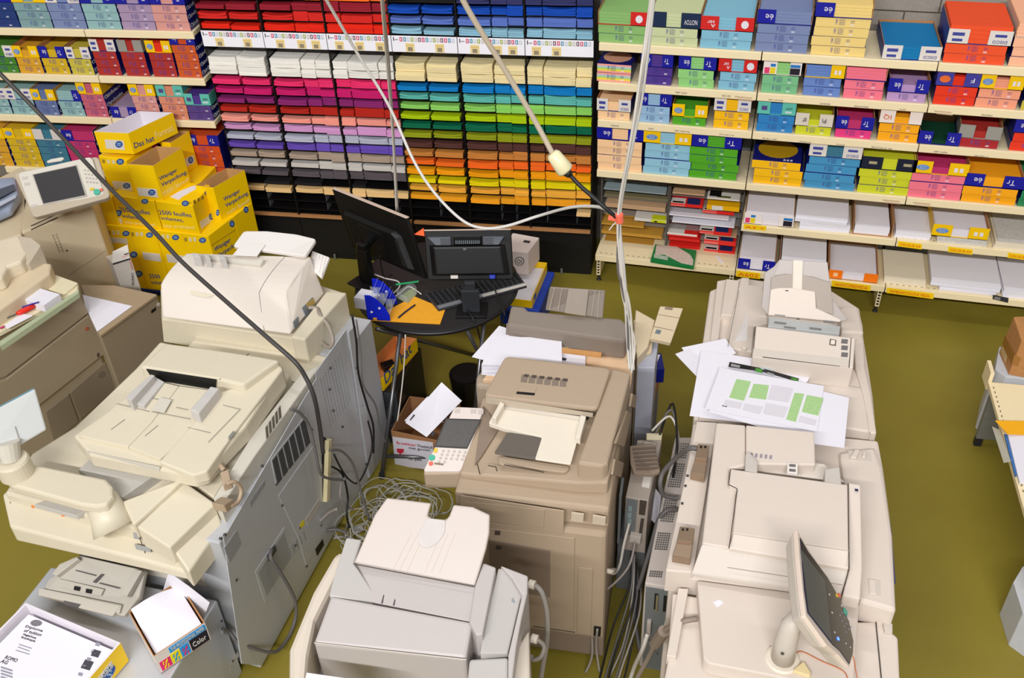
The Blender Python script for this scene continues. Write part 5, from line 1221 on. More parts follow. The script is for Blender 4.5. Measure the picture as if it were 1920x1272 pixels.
for a in ((1452,603),(1470,612),(1518,614),(1544,602)):
    plate('slot', ZP(1.176), [(a[0],a[1]),(a[0]+22,a[1]+2.5),(a[0]+22,a[1]+5.5),(a[0],a[1]+3)], .001, mat('slot_grey', (120,118,116), .5, noise=0), c)
PT1 = Plane(A(1440,592,1.17), A(1575,602,1.17), A(1505,488,1.42))
M_tg = mat('tray_greige', (164,150,138), .4, noise=.02); M_tg2 = mat('tray_pale_grey', (174,165,158), .4, noise=.02)
plate('tray_wing', PT1, [(1428,576),(1434,512),(1452,500),(1462,487),(1552,492),(1557,530),(1560,560),(1590,600),(1576,604),(1440,592)], .010, M_tg2, c, lift=-.016, bw=.003)
plate('tray_upper', PT1, [(1463,488),(1551,492),(1555,529),(1524,519),(1472,514),(1452,517),(1458,500)], .004, mat('tray_upper_grey', (184,174,168), .4, noise=.01), c, lift=-.006, bw=.001)
plate('tray_middle', PT1, [(1445,543),(1446,521),(1458,516),(1474,514),(1500,515),(1530,521),(1557,531),(1560,560),(1562,590),(1531,581),(1528,548)], .006, M_tg, c, lift=0, bw=.002)
plate('tray_lower', PT1, [(1440,591),(1445,543),(1460,540),(1486,540),(1510,544),(1528,547),(1530,578),(1548,586),(1577,600),(1574,604)], .010, M_cr, c, lift=0, bw=.003)
plate('tray_chute', PT1, [(1487,488),(1505,489),(1503,543),(1486,541)], .0016, mat('chute_pale', (222,208,192), .25), c, lift=.006)
for p in ((1475,545),(1496,598)): plate('tray_eyelet', PT1, [(p[0]-3,p[1]-1),(p[0]+3,p[1]-.6),(p[0]+3,p[1]+1.2),(p[0]-3,p[1]+.8)], .0008, M_black, c, lift=.0102)
for p in ((1452,589),(1543,600)): plate('slot', PT1, [(p[0],p[1]),(p[0]+20,p[1]+2),(p[0]+20,p[1]+4),(p[0],p[1]+2)], .0008, mat('slot_grey', (120,118,116)), c, lift=.0102)
vprism('hood_cap', [(1575,578,1.08),(1586,573,1.09),(1608,577,1.08),(1620,624,1.06),(1578,622,1.10)], .98, M_cr, c, .01)
knob('deck_button', ZP(1.012), (1395,656), .012, .012, M_ivory, c)
mb = MB(); q = [A(1402,585,1.13), A(1401,606,1.13), A(1399,640,1.1), A(1377,640,1.1)]; mb.prism(q, [k+V(.002,0,0) for k in q]); part('clear_fin', mb, M_acr, c)
# finisher in the very foreground with its touch panel
c = thing('finisher', (1.35,-3.6,0), 'low cream cabinet with a rounded top plate, right foreground under touch panel', 'cabinet')
vprism('cabinet', [V(.955,-3.395,.93),V(1.655,-3.37,.93),(1650,1166,.93),(1684,1196,.93),(1690,1330,.93),(1240,1300,.93),(1252,1240,.93)], 0, M_cr, c, .008)
vprism('left_ledge', [(1272,1103,.955),(1291,1104,.955),(1268,1232,.955),(1250,1230,.955)], .9, M_cr, c, .003)
vprism('top_plate', [(1307,1088,1.0),(1560,1120,1.0),(1611,1132,1.0),(1600,1300,1.0),(1450,1268,1.0),(1330,1245,1.0),(1319,1236,1.0)], .93, M_cr, c, .006, r=.012)
line(ZP(.934), (1642,1164), (1655,1300), 1.4, M_gap, c); plate('corner_cap', ZP(.932), [(1655,1172),(1672,1174),(1672,1190),(1658,1188)], .012, M_crs, c)
plate('paper_scrap', ZP(1.001), [(1337,1130),(1349,1125),(1357,1131),(1345,1140)], .001, M_paper, c)
tp_ = thing('control_screen', A(1468,1248,1.0), 'dark touch panel on a cream post, right foreground', 'screen')
bc = A(1467, 1237, 1.0); mb = MB(); mb.tube([bc, bc+V(0,0,.004), bc+V(0,0,.008)], [.062,.062,.056], 28); part('post_foot', mb, M_ivory, tp_, smooth=False)
mb = MB(); mb.tube([bc+V(0,0,.006), bc+V(0,.004,.10), bc+V(.005,.01,.19), bc+V(.03,.03,.23)], [.042,.040,.036,.03], 20); part('post', mb, M_crs, tp_, smooth=True)
knob('post_screw', Plane(bc+V(.0,-.042,.08), bc+V(.05,-.042,.08), bc+V(0,-.042,.12)), (1467,1226), .006, .003, M_steel, tp_)
Uf, Un, Ln = A(1497,1000,1.40), A(1510,1153,1.40), A(1594,1251,1.17); Lf = A(1548,1082,1.22)
PS = Plane(Uf, Un, Ln); hp = PS.hit
out = [(1494,993),(1512,1024),(1550,1082),(1577,1128),(1593,1168),(1601,1203),(1600,1228),(1592,1253),(1570,1228),(1550,1212),(1510,1156),(1504,1110),(1498,1050)]
f_ = [hp(p) for p in out]; mb = MB(); mb.prism([q+PS.n*.001 for q in f_], [q-PS.n*.018 for q in f_]); part('bezel', mb, mat('bezel_cream', (222,204,188), .4, noise=.01), tp_, .004)
ce = sum(f_, Vector())/len(f_); bk_ = [ce+(q-ce)*.86-PS.n*.062 for q in f_]
mb = MB(); mb.prism([q-PS.n*.017 for q in f_], bk_); part('back_shell', mb, M_crs, tp_, .008)
sc_ = [(1499,1010),(1514,1036),(1550,1084),(1575,1128),(1590,1168),(1598,1203),(1597,1225),(1591,1246),(1574,1222),(1560,1210),(1513,1150),(1507,1108)]
plate('glass_face', PS, sc_, .004, mat('glass_navy', (22,22,52), .12, noise=0, spec=.6), tp_)
plate('lcd', PS, [(1500,1032),(1544,1090),(1557,1205),(1514,1150)], .0055, mat('lcd_dark', (74,78,84), .2, noise=.05), tp_)
for p, m_, r_ in (((1567,1118),M_yl,.008),((1572,1117),M_red,.008),((1583,1148),M_grn,.014),((1576,1137),M_btn,.005),((1553,1116),M_btn,.004),((1558,1150),M_btn,.004),((1563,1187),M_btn,.004),((1584,1208),M_btn,.003),((1592,1215),M_btn,.003)): knob('key', PS, p, r_, .006, m_, tp_, 10)
knob('blue_light', PS, (1569,1199), .006, .007, mat('led_blue', (70,110,255), .4, noise=0, emit=4), tp_, 10)
for r in range(3):
    for q in range(4): knob('number_key', PS, (1573+r*4.5+q*3.8, 1155+q*10.5-r*5), .003, .0055, mat('key_dots', (150,150,170), .4, noise=0), tp_, 8)
plate('card_slot', PS.off(-.05), [(1555,1232),(1570,1238),(1568,1244),(1554,1238)], .002, M_btn, tp_)
er = [A(*p, 1.018) for p in ((1507,1240),(1521,1262),(1519,1268),(1488,1258),(1489,1254))]; mb = MB(); mb.prism(er, [V(q.x,q.y,1.001) for q in er]); t_ = solo('eraser', mb, mat('eraser_cream', (230,210,160), .6), 'cream triangular eraser beside the touch panel post', 'eraser', bw=.003)
cable('cord', [A(1444,1212,1.003), A(1448,1238,1.004), A(1467,1250,1.005), A(1486,1240,1.004), A(1500,1222,1.004), A(1540,1240,1.004), A(1580,1258,1.004), A(1590,1275,1.004)], .0018, mat('cord_orange', (196,104,40), .6, noise=0), 'thin orange twisted cord round the touch panel post', 'cord')
cable('cord', [A(1598,1228,1.02), A(1602,1240,1.003), A(1604,1255,1.003), A(1608,1275,1.003)], .0018, mat('cord_orange', (196,104,40)), 'short orange cord hanging right of the touch panel', 'cord')
# papers lying on the rear machine
Z0 = 1.004
sheet('paper_sheet', [(1266,664,1.05),(1330,640,1.02),(1372,720,1.0095),(1308,708,1.03)], M_paper, 'lowest white sheet sticking out left on the right copiers')
sheet('paper_sheet', [(1278,652,1.04),(1360,635,1.035),(1380,662,1.025),(1315,705,1.03)], M_paper, 'white sheet with a free corner pointing up left on right copiers')
M_gt = mat('table_green', (168,204,140), .6, noise=.25, nscale=260); M_lt = mat('table_lines', (218,214,220), .6, noise=.12, nscale=300)
big = sheet('paper_sheet', [(1315,657,1.055),(1530,690,1.03),(1460,800,1.03),(1293,780,1.03)], M_paper, 'large white sheet lying lengthways under the printed ones on right copiers')
sheet('printed_strip', [(1368,679,1.062),(1430,691,1.061),(1498,710,1.06),(1496,716,1.06),(1430,697,1.061),(1366,688,1.062)], mat('strip_black', (26,24,24), .4, noise=0), 'black printed strip with green lights on the white sheets', 'paper', marks=[('green_glow', mat('strip_green', (70,140,50), .5, noise=.3, nscale=200), [(1417,690),(1429,693),(1429,700),(1416,697)]), ('strip_text', mat('strip_text', (150,150,150), .5, noise=.4, nscale=500), [(1371,682),(1388,686),(1387,690),(1370,687)]), ('strip_text', mat('strip_text', (150,150,150)), [(1439,698),(1452,702),(1451,705),(1438,701)]), ('green_glow', mat('strip_green', (70,140,50)), [(1484,708),(1496,711),(1495,715),(1483,712)])])
sheet('clear_strip', [(1425,690,1.064),(1490,676,1.02),(1496,684,1.02),(1440,698,1.064)], mat('strip_bluegrey', (186,196,204), .3, noise=.02), 'blue grey clear strip lying across the cream copier', 'strip')
sheet('paper_sheet', [(1349,688,1.072),(1592,746,1.076),(1583,840,1.082),(1530,833,1.2),(1330,772,1.06)], M_paper, 'big white sheet under the price table, hanging over the front feeder', marks=())
mk = []
PBG = Plane(A(1349,688,1.072), A(1592,746,1.076), A(1583,840,1.082)).off(.006); pts_tab = [PBG.hit(p) for p in ((1350,690),(1545,724),(1532,810),(1322,766))]
for qd, m_ in (([(1381,711),(1408,716),(1395,752),(1367,746)],M_gt),([(1413,720),(1442,723),(1436,750),(1404,746)],M_gt),([(1490,737),(1508,739),(1492,792),(1474,787)],M_gt),([(1513,741),(1544,747),(1534,780),(1503,773)],M_gt),
               ([(1447,722),(1488,729),(1478,756),(1438,750)],M_lt),([(1436,756),(1478,764),(1470,785),(1430,777)],M_lt),([(1395,757),(1432,763),(1424,778),(1392,770)],M_lt),([(1360,750),(1392,756),(1388,768),(1356,762)],M_lt),([(1500,780),(1532,788),(1528,800),(1496,792)],M_lt)):
    mk.append(('table_block', m_, qd))
mk.append(('strip_text', M_ink, [(1355,760),(1364,762),(1363,764),(1354,762)]))
sheet('price_table', pts_tab, M_paper, 'printed table with green blocks, topmost sheet on the right copiers', marks=mk)
# controllers on the floor left of the right line
t = thing('controller', (.86,-2.65,0), 'tall grey perforated computer box beside the cream copiers', 'computer')
M_ctl = mat('case_lightgrey', (196,186,178), .45, noise=.01); M_ctd = mat('case_slate', (120,124,126), .45, metal=.2)
zt = .62; q = [A(1266,820,zt), A(1298,820,zt), A(1266,1104,zt), A(1209,1094,zt)]
mb = MB(); mb.prism(q, [V(k.x,k.y,.0) for k in q]); part('case', mb, M_ctl, t, .006)
PQ = ZP(zt)
for (y0, y1) in ((832,862),(870,920),(935,985),(1000,1035),(1072,1088)):
    mb = MB()
    u0 = lambda y: 1270-(y-820)*.205
    for r in range(int((y1-y0)/4.2)):
        for k in range(6):
            y = y0+r*4.2+k*.3; x = u0(y)+2+k*4.2
            c_ = PQ.hit((x, y)); mb.box(c_.x-.004, c_.x+.004, c_.y-.005, c_.y+.005, zt-.001, zt+.0006)
    tag(part('air_holes', mb, mat('hole_grey', (96,92,88), .7, noise=0), t), kind='stuff')
pf = Plane(q[3], q[2], q[3]-V(0,0,.3))
plate('rear_plate', pf, [(1211,1100),(1264,1109),(1255,1270),(1204,1262)], .003, M_ctd, t)
for p in ((1228,1112),(1245,1116)): plate('port', pf, [(p[0],p[1]),(p[0]+7,p[1]+1),(p[0]+5,p[1]+30),(p[0]-2,p[1]+29)], .007, M_black, t)
plate('port', pf, [(1231,1114),(1235,1114.6),(1233,1144),(1229,1143)], .012, mat('port_gold', (150,140,110), .4, metal=.5), t)
for p in ((1218,1160),(1250,1164)): plate('plug', pf, [(p[0]-4,p[1]),(p[0]+4,p[1]+1),(p[0]+2,p[1]+26),(p[0]-5,p[1]+25)], .02, M_btn, t, bw=.002)
for p in ((1236,1180),(1218,1200),(1245,1210),(1233,1225)): knob('port_screw', pf, p, .005, .006, M_steel, t, 8)
t = thing('controller', (.70,-2.55,0), 'narrow dark grey computer box right of the middle copier', 'computer')
zt = .75; q = [A(1195,825,zt), A(1241,826,zt), A(1216,940,zt), A(1173,932,zt)]
M_ct2 = mat('case_warmgrey', (168,156,144), .45, noise=.02)
mb = MB(); mb.prism(q, [V(k.x,k.y,.38) for k in q]); part('case', mb, M_ct2, t, .005)
pf = Plane(q[3], q[2], q[3]-V(0,0,.3)); plate('rear_plate', pf, [(1175,934),(1196,938),(1190,1006),(1170,1000)], .003, M_ctd, t)
plate('vent', pf, [(1200,938),(1213,940),(1209,966),(1198,964)], .004, M_gap, t); plate('fin', pf, [(1202,972),(1208,973),(1204,1000),(1198,999)], .004, M_gap, t)
for p in ((1179,948),(1178,960),(1178,972)): plate('port', pf, [(p[0],p[1]),(p[0]+7,p[1]+1),(p[0]+6,p[1]+10),(p[0]-1,p[1]+9)], .007, mat('port_teal', (130,150,150), .4), t)
plate('white_plug', pf, [(1183,996),(1204,1000),(1202,1012),(1181,1008)], .03, M_btn, t, bw=.003)
mb = MB(); k0 = q[3]-dx*.03; mb.prism([k0+V(0,0,.0), k0+dx*.012, k0+dx*.012+dy*.12, k0+dy*.12], [V(k0.x,k0.y,.42), V(k0.x,k0.y,.42)+dx*.012, V(k0.x,k0.y,.42)+dx*.012+dy*.12, V(k0.x,k0.y,.42)+dy*.12]); part('side_plate', mb, M_ctd, t)
plate('rating_label', ZP(zt), [(1207,892),(1222,895),(1217,916),(1203,913)], .001, M_lab, t)
wbox('stand', .63, .77, -2.70, -2.30, 0, .379, M_ctd, t)
q = [A(1181,836,.83), A(1226,832,.83), A(1238,884,.81), A(1224,890,.80), A(1188,888,.81), A(1182,868,.82)]
t = thing('ribbed_clip', A(1205,862,.76), 'brown ribbed plastic clip lying on the narrow grey computer', 'clip')
mb = MB(); mb.prism(rnd(q,.008), [k-V(0,0,.02) for k in rnd(q,.008)]); part('clip_body', mb, mat('clip_brown', (136,118,102), .45), t, .003)
pl8 = Plane(q[0], q[1], q[4])
for k in range(6): plate('rib', pl8, [(1186+k*1.4,842+k*7.4),(1228+k*1.8,839.5+k*7.4),(1229+k*1.8,842.5+k*7.4),(1186+k*1.4,845+k*7.4)], .006, mat('clip_dark', (104,90,78), .45), t, bw=.001)
wbox('prop', .70, .76, -2.50, -2.42, .752, .80, M_ct2, t)
t = thing('router', A(1222,828,.0), 'pale cable box behind the narrow grey computer', 'box'); vprism('case', [(1212,812,.72),(1242,812,.72),(1240,828,.72),(1212,830,.72)], 0, mat('router_cream', (224,214,180), .5), t, .004)
mb = MB(); q = [A(1228,915,.55), A(1240,930,.5), A(1232,985,.4), A(1222,975,.42)]; mb.prism(q, [k-V(.004,0,0) for k in q]); solo('rolled_paper', mb, M_paper, 'white paper stuck between the two computer boxes', 'paper')
# ---------------------------------------------------------------- pale grey printer in the bottom middle
M_pg = mat('printer_grey', (184,176,172), .42, noise=.012, bump=.05); M_pg2 = mat('printer_cool', (184,179,174), .42, noise=.012); M_pgc = mat('printer_cream', (206,194,178), .42, noise=.01)
c = thing('printer', (.1,-3.75,0), 'pale grey copier with raised notched paper tray, bottom middle of photo', 'copier', 'copiers standing on the green floor')
vprism('cabinet', [(600,1120,.85),(990,1130,.85),(998,1300,.85),(575,1290,.85)], 0, M_pg, c, .02)
vprism('left_side', [(628,1036,1.16),(650,1031,1.16),(640,1060,1.16),(590,1160,1.12),(576,1226,1.06),(570,1300,1.0),(540,1300,.98),(541,1216,1.05),(585,1110,1.12)], .72, M_pgc, c, .025)
vprism('inner_wall', [(649,1008,1.22),(678,1012,1.22),(664,1056,1.17),(700,1110,1.13),(700,1135,1.12),(617,1118,1.15),(622,1095,1.17)], .9, M_pg2, c, .006)
vprism('tray_well', [(660,1052,1.165),(890,1098,1.165),(905,1056,1.2),(930,1064,1.2),(900,1190,1.12),(884,1168,1.12),(700,1132,1.12),(668,1098,1.14)], .9, M_pg, c, .005)
vprism('front_hood', [(620,1117,1.15),(886,1167,1.15),(874,1236,1.08),(587,1207,1.08)], .7, M_pg, c, .012)
PH = Plane(A(620,1117,1.15), A(886,1167,1.15), A(587,1207,1.08)); line(PH, (589,1206), (874,1238), 1.0, M_crs, c, 'hood_crease')
for p in ((719,1116),(741,1120),(764,1124),(786,1129),(813,1134),(838,1139)):
    plate('feed_slot', Plane(A(660,1052,1.165), A(890,1098,1.165), A(700,1132,1.12)), [(p[0],p[1]),(p[0]+2,p[1]+.4),(p[0]-1,p[1]+17),(p[0]-4.5,p[1]+16)], .002, mat('slot_mid', (86,82,82), .5, noise=0), c)
q = [A(725,934,1.36), A(808,944,1.35), A(801,968,1.33), A(810,973,1.33), A(836,975,1.33), A(842,968,1.33), A(850,947,1.35), A(886,951,1.36), A(918,966,1.35), A(917,1000,1.31), A(911,1030,1.28), A(890,1100,1.185), A(663,1056,1.185), A(684,1008,1.26), A(702,966,1.32)]
pxs = [(725,934),(808,944),(801,968),(810,973),(836,975),(842,968),(850,947),(886,951),(918,966),(917,1000),(911,1030),(890,1100),(663,1056),(684,1008),(702,966)]; pl_ = Plane(q[0], q[8], q[12].lerp(q[11],.5)); q = [pl_.hit(p) for p in pxs]; mb = MB(); mb.prism([k for k in q], [k-pl_.n*.018 for k in q]); part('paper_tray', mb, mat('tray_warm', (192,180,171), .4, noise=.01), c, .006)
plq = Plane(q[0], q[11], q[12]); line(Plane(A(660,1052,1.19), A(890,1098,1.19), A(700,1132,1.13)), (663,1058), (890,1101), 1.2, M_gap, c)
hollow = [(802,972),(836,976),(834,1000),(822,1018),(805,1028),(790,1026),(783,1014),(786,998)]
plate('finger_hollow', pl_, hollow, .003, mat('hollow_grey', (188,180,176), .4), c, r=.01, bw=.001)
PTY = pl_
for x0, x1 in ((750,728),(762,741),(775,756),(806,790),(818,803),(832,818)): line(PTY, (x0+22,1000), (x1+6,1074), .5, mat('line_pale2', (196,184,174), .5, noise=0), c, 'tray_line')
vprism('right_wall', [(906,1055,1.21),(930,1064,1.21),(905,1190,1.15),(893,1192,1.14),(880,1166,1.16),(890,1100,1.19)], .9, M_pg, c, .006)
vprism('right_gutter', [(934,1066,1.19),(944,1066,1.17),(960,1084,1.15),(978,1116,1.12),(952,1226,1.08),(900,1226,1.08),(905,1192,1.12)], .9, M_pg2, c, .005)
vprism('right_rim', [(938,1060,1.2),(990,1080,1.19),(989,1112,1.15),(978,1160,1.12),(968,1215,1.1),(958,1300,1.05),(952,1300,1.05),(953,1228,1.08),(979,1116,1.14),(960,1084,1.17)], .8, M_pg, c, .008)
vprism('right_cover', [(880,1236,1.07),(953,1232,1.07),(952,1300,1.05),(874,1300,1.04)], .8, M_pg2, c, .01)
vprism('right_lower', [(968,1215,1.02),(992,1180,1.02),(995,1300,1.0),(958,1300,1.0)], .6, M_pgc, c, .01)
knob('hinge_pin', Plane(A(944,1066,1.17), A(978,1116,1.12), A(905,1192,1.12)), (963,1127), .010, .004, mat('pin_grey', (150,152,154), .4), c)
for p, z in (((1000,1097),1.02), ((1005,1199),.92)):
    a = A(p[0]-8, p[1]-2, z); b = A(p[0]+3, p[1]+1, z); mb = MB(); mb.tube([a, b], .018, 14); part('cable_plug', mb, M_ivory, c, smooth=False)
sheet('paper_sheet', [(575,1262,1.13),(700,1280,1.12),(700,1330,1.1),(560,1330,1.1)], M_paper, 'corner of a white sheet at bottom edge on the pale grey copier')
# ---------------------------------------------------------------- cream copier with swivelling arm, left foreground
M_lc = mat('ivory_yellow', (214,204,180), .42, noise=.012, bump=.05); M_lc2 = mat('ivory_grey', (206,200,186), .45, noise=.012); M_met = mat('steel_panel', (200,202,206), .42, metal=.3, noise=.02); M_met2 = mat('steel_panel_dark', (168,170,174), .45, metal=.3, noise=.02)
c = thing('copier', (-1.4,-3.1,0), 'ivory copier with swivel arm and grey steel back, in the left foreground', 'copier', 'copiers standing on the green floor')
nb = V(-.945,-3.57,0); fb = V(-.93,-2.56,0); bd = (fb-nb).normalized()
mb = MB(); t4 = [V(-1.72,-3.52,.93), V(nb.x,nb.y,.93), V(fb.x,fb.y,.93), V(-1.72,-2.56,.93)]; mb.prism(t4, [V(k.x,k.y,.02) for k in t4]); part('steel_cabinet', mb, M_met, c, .006)
PB = Plane(nb, fb, nb+V(0,0,1)); PE = Plane(V(-1.72,-3.52,0), nb, nb+V(0,0,1))
plate('back_plate', PB, [(418,1010),(452,1245),(488,1248),(560,1110),(640,960),(604,690),(565,755)], .004, M_met, c)
plate('vent_frame', PB, [(506,862),(516,912),(584,825),(572,778)], .007, M_met, c, bw=.001)
for k in range(6):
    a = k/6; b_ = (k+.78)/6; f = lambda p0, p1, t: (p0[0]+(p1[0]-p0[0])*t, p0[1]+(p1[1]-p0[1])*t)
    plate('vent_grille', PB, [f((508,864),(571,781),a), f((508,864),(571,781),b_), f((518,908),(582,826),b_), f((518,908),(582,826),a)], .008, mat('vent_dark', (70,72,76), .5, noise=.3, nscale=400), c)
plate('service_plate', PB, [(520,930),(590,830),(628,960),(572,1060),(558,1010)], .007, M_met, c, bw=.001)
plate('inset_frame', PB, [(477,1072),(532,988),(547,1050),(495,1130)], .006, M_met, c); plate('inset_hollow', PB, [(482,1074),(531,996),(543,1048),(498,1118)], .0065, M_met2, c); plate('socket', PB, [(498,1042),(512,1022),(515,1032),(501,1052)], .012, mat('vent_dark', (70,72,76)), c)
plate('small_vent', PB, [(418,1028),(441,995),(450,1020),(428,1056)], .007, M_met2, c, bw=.001); plate('grip_slot', PB, [(466,942),(494,900),(496,908),(468,952)], .006, M_met2, c)
plate('yellow_tag', PB, [(559,984),(567,974),(569,982),(562,992)], .008, mat('tag_yellow2', (230,210,30), .5, noise=0), c); plate('rating_label', PB, [(570,974),(596,934),(599,946),(574,986)], .009, mat('label_greyish', (190,184,176), .5, noise=.05), c)
for q_ in ((545,1018),(552,1010),(559,1002),(566,994),(573,986)): plate('louvre', PB, [(q_[0]-8,q_[1]+12),(q_[0]-6,q_[1]+10),(q_[0]-1,q_[1]+26),(q_[0]-3,q_[1]+28)], .008, M_met2, c)
for p in ((412,1010),(441,1088),(490,874),(516,908),(583,806),(536,880),(527,948),(560,990),(600,985),(552,1023),(573,1062),(420,1003)): knob('panel_screw', PB, p, .007, .009, M_steel, c, 8)
plate('dark_port', PB, [(590,1030),(603,1012),(605,1022),(593,1042)], .008, M_black, c)
# ivory shell above the cabinet
vprism('back_rail', [(400,935,1.06),(470,820,1.06),(565,700,1.06),(600,685,1.06),(560,742,1.03),(480,852,1.03),(414,952,1.03)], .90, M_lc2, c, .005)
PRL = Plane(A(414,952,1.03), A(560,742,1.03), A(414,975,.95))
for k in range(5): plate('rail_louvre', PRL, [(497+k*6,802-k*9),(501+k*6,796-k*9),(503+k*6,818-k*9),(499+k*6,824-k*9)], .003, mat('line_shade', (150,146,134), .6, noise=0), c)
vprism('scanner_deck', [(8,925,.98),(60,850,1.0),(140,800,1.03),(255,690,1.06),(300,640,1.08),(545,700,1.06),(400,935,1.02),(345,898,1.0),(256,990,.97)], .86, M_lc, c, .012)
vprism('front_ledge', [(4,926,.96),(40,905,.97),(160,940,.97),(256,990,.96),(325,1000,.95),(413,950,.94),(415,985,.86),(355,1076,.84),(270,1052,.84),(18,988,.84)], .80, M_lc, c, .012)
PLF = Plane(A(4,926,.96), A(256,990,.96), A(18,988,.84))
line(PLF, (19,942), (36,985), 1.0, M_gap, c); line(PLF, (256,992), (275,1045), 1.0, M_gap, c)
for p in ((62,950),(118,966)): knob('orange_lamp', PLF, p, .008, .003, mat('lamp_orange', (230,130,60), .4, noise=0), c, 8)
plate('grey_recess', PLF, [(250,998),(262,1002),(262,1012),(252,1010)], .003, mat('recess_grey', (150,150,146), .5), c); plate('grey_recess', PLF, [(253,1020),(282,1027),(284,1036),(256,1030)], .003, mat('recess_grey', (150,150,146)), c)
vprism('corner_block', [(256,988,1.03),(346,903,1.04),(404,944,1.02),(318,1028,1.0)], .9, M_lc, c, .008)
vprism('side_step', [(322,1026,.97),(404,950,.97),(416,984,.93),(354,1074,.90)], .8, M_lc, c, .008)
vprism('glass_edge', [(229,940,1.05),(346,896,1.07),(322,920,1.06),(250,985,1.04)], .95, M_lc, c, .008)
M_ob = mat('output_grey', (176,172,164), .45, noise=.05, nscale=60)
vprism('output_bed', [(176,854,1.055),(300,884,1.055),(228,934,1.045),(146,882,1.045)], .98, M_ob, c, .004)
PO = ZP(1.056)
for k in range(14): plate('bed_rib', PO, [(178+k*8.6,854+k*2.1),(181+k*8.6,854.6+k*2.1),(175+k*8,866+k*2.1),(172+k*8,865.4+k*2.1)], .002, M_lc2, c)
# document feeder
vprism('feeder_body', [(137,817,1.14),(219,757,1.16),(284,700,1.18),(411,712,1.18),(522,676,1.18),(531,690,1.17),(462,797,1.15),(386,886,1.13),(362,893,1.13),(168,852,1.12)], 1.05, M_lc, c, .012)
vprism('feeder_hood', [(262,688,1.235),(311,643,1.24),(400,655,1.245),(487,668,1.24),(524,675,1.22),(456,722,1.225),(412,712,1.235),(276,690,1.235)], 1.10, M_lc, c, .012)
PHD = Plane(A(262,688,1.235), A(311,643,1.24), A(456,722,1.225)); line(PHD, (467,663), (412,712), .9, M_gap, c)
for k in range(5): plate('printed_symbol', PHD, [(322+k*11,680+k*1.6),(331+k*11,681+k*1.6),(330+k*11,694+k*1.6),(321+k*11,692+k*1.6)], .0012, mat('symbol_pink', (196,170,158), .6, noise=.3, nscale=300), c)
plate('feeder_slot', VPL(A(276,691,1.235), A(406,711,1.235)), [(275,692),(406,712),(405,726),(384,732),(330,722),(288,712)], .004, M_black, c)
vprism('tray_left', [(150,818,1.155),(219,759,1.175),(284,712,1.19),(335,724,1.19),(284,792,1.17),(240,838,1.155)], 1.10, M_lc, c, .003)
vprism('tray_right', [(336,724,1.19),(396,732,1.19),(418,745,1.18),(366,800,1.165),(300,862,1.15),(241,838,1.155),(285,792,1.17)], 1.10, M_lc, c, .003)
PTL = Plane(A(150,818,1.155), A(219,759,1.175), A(300,862,1.15))
for a, b in (((208,806),(234,787)), ((272,818),(296,798)), ((278,745),(300,750)), ((330,764),(352,769)), ((218,757),(280,772)), ((284,772),(356,786))): line(PTL.off(.003), a, b, .8, mat('line_shade', (150,146,134)), c, 'tray_groove')
plate('guide_label', PTL.off(.012), [(300,745),(322,750),(308,775),(286,770)], .001, M_lc2, c)
vprism('paper_guide', [(236,744,1.235),(283,702,1.235),(290,704,1.235),(246,752,1.235)], 1.17, mat('guide_greyish', (196,192,186), .45), c, .003)
vprism('guide_foot', [(248,754,1.195),(290,706,1.2),(308,716,1.2),(270,762,1.195)], 1.17, mat('guide_greyish', (196,192,186)), c, .003)
vprism('paper_guide', [(356,768,1.235),(395,724,1.24),(411,728,1.24),(372,776,1.23)], 1.17, mat('guide_greyish', (196,192,186)), c, .006)
vprism('right_panel', [(413,735,1.185),(456,722,1.2),(522,678,1.2),(530,692,1.185),(420,838,1.16),(388,884,1.14),(362,892,1.14),(298,866,1.155)], 1.08, M_lc, c, .008)
PRP = Plane(A(413,735,1.185), A(522,678,1.2), A(298,866,1.155)); 
for a, b in (((418,760),(450,768)), ((352,802),(394,812)), ((450,768),(390,830))): line(PRP.off(.002), a, b, .7, mat('line_shade', (150,146,134)), c, 'panel_gap')
plate('feeder_lip', VPL(A(168,852,1.12), A(362,893,1.13)), [(162,846),(300,876),(300,884),(166,856)], .003, M_lc2, c)
# arm with display seen from the back
AZ = 1.02
arm = [(9,898,AZ+.1),(30,876,AZ+.1),(67,871,AZ+.1),(130,884,AZ+.1),(198,898,AZ+.1),(211,912,AZ+.1),(212,930,AZ+.1),(200,946,AZ+.1),(180,950,AZ+.1),(150,946,AZ+.1),(20,910,AZ+.1)]
vprism('swivel_arm', arm, AZ+.05, M_lc, c, .012)
a0 = A(188,935,AZ+.055); a1 = V(A(215,985,.985).x, A(215,985,.985).y, .965)
mb = MB(); mb.tube([a0, a0.lerp(a1,.5), a1], [.068,.078,.10], 28); part('arm_post', mb, M_lc, c, smooth=True)
k0 = A(33,888,AZ+.10); mb = MB(); mb.tube([k0, k0+V(0,0,.075), k0+V(0,0,.085)], [.072,.072,.066], 28); part('arm_knuckle', mb, M_lc, c, smooth=False)
mb = MB(); mb.tube([k0+V(0,0,.08), k0+V(-.01,.03,.16)], [.04,.05], 16); part('display_neck', mb, M_lc2, c)
D = [A(-70,800,1.40), A(66,728,1.40), A(88,806,1.24), A(-40,882,1.24)]
pd = Plane(D[0], D[1], D[3]); mb = MB(); mb.prism(D, [q-pd.n*.03 for q in D]); part('display_case', mb, mat('display_back', (206,208,206), .4, noise=.01), c, .008)
mb = MB(); g = [D[0], D[0].lerp(D[1], .985), D[0].lerp(D[1], .985)-pd.n*.028, D[0]-pd.n*.028]; mb.prism([q+V(0,0,.004) for q in g], [q-V(0,0,.004) for q in g]); part('blue_top_rim', mb, mat('rim_blue', (116,160,176), .4), c, .002)
line(pd, (28,800), (38,832), .8, mat('line_shade', (150,146,134)), c); 
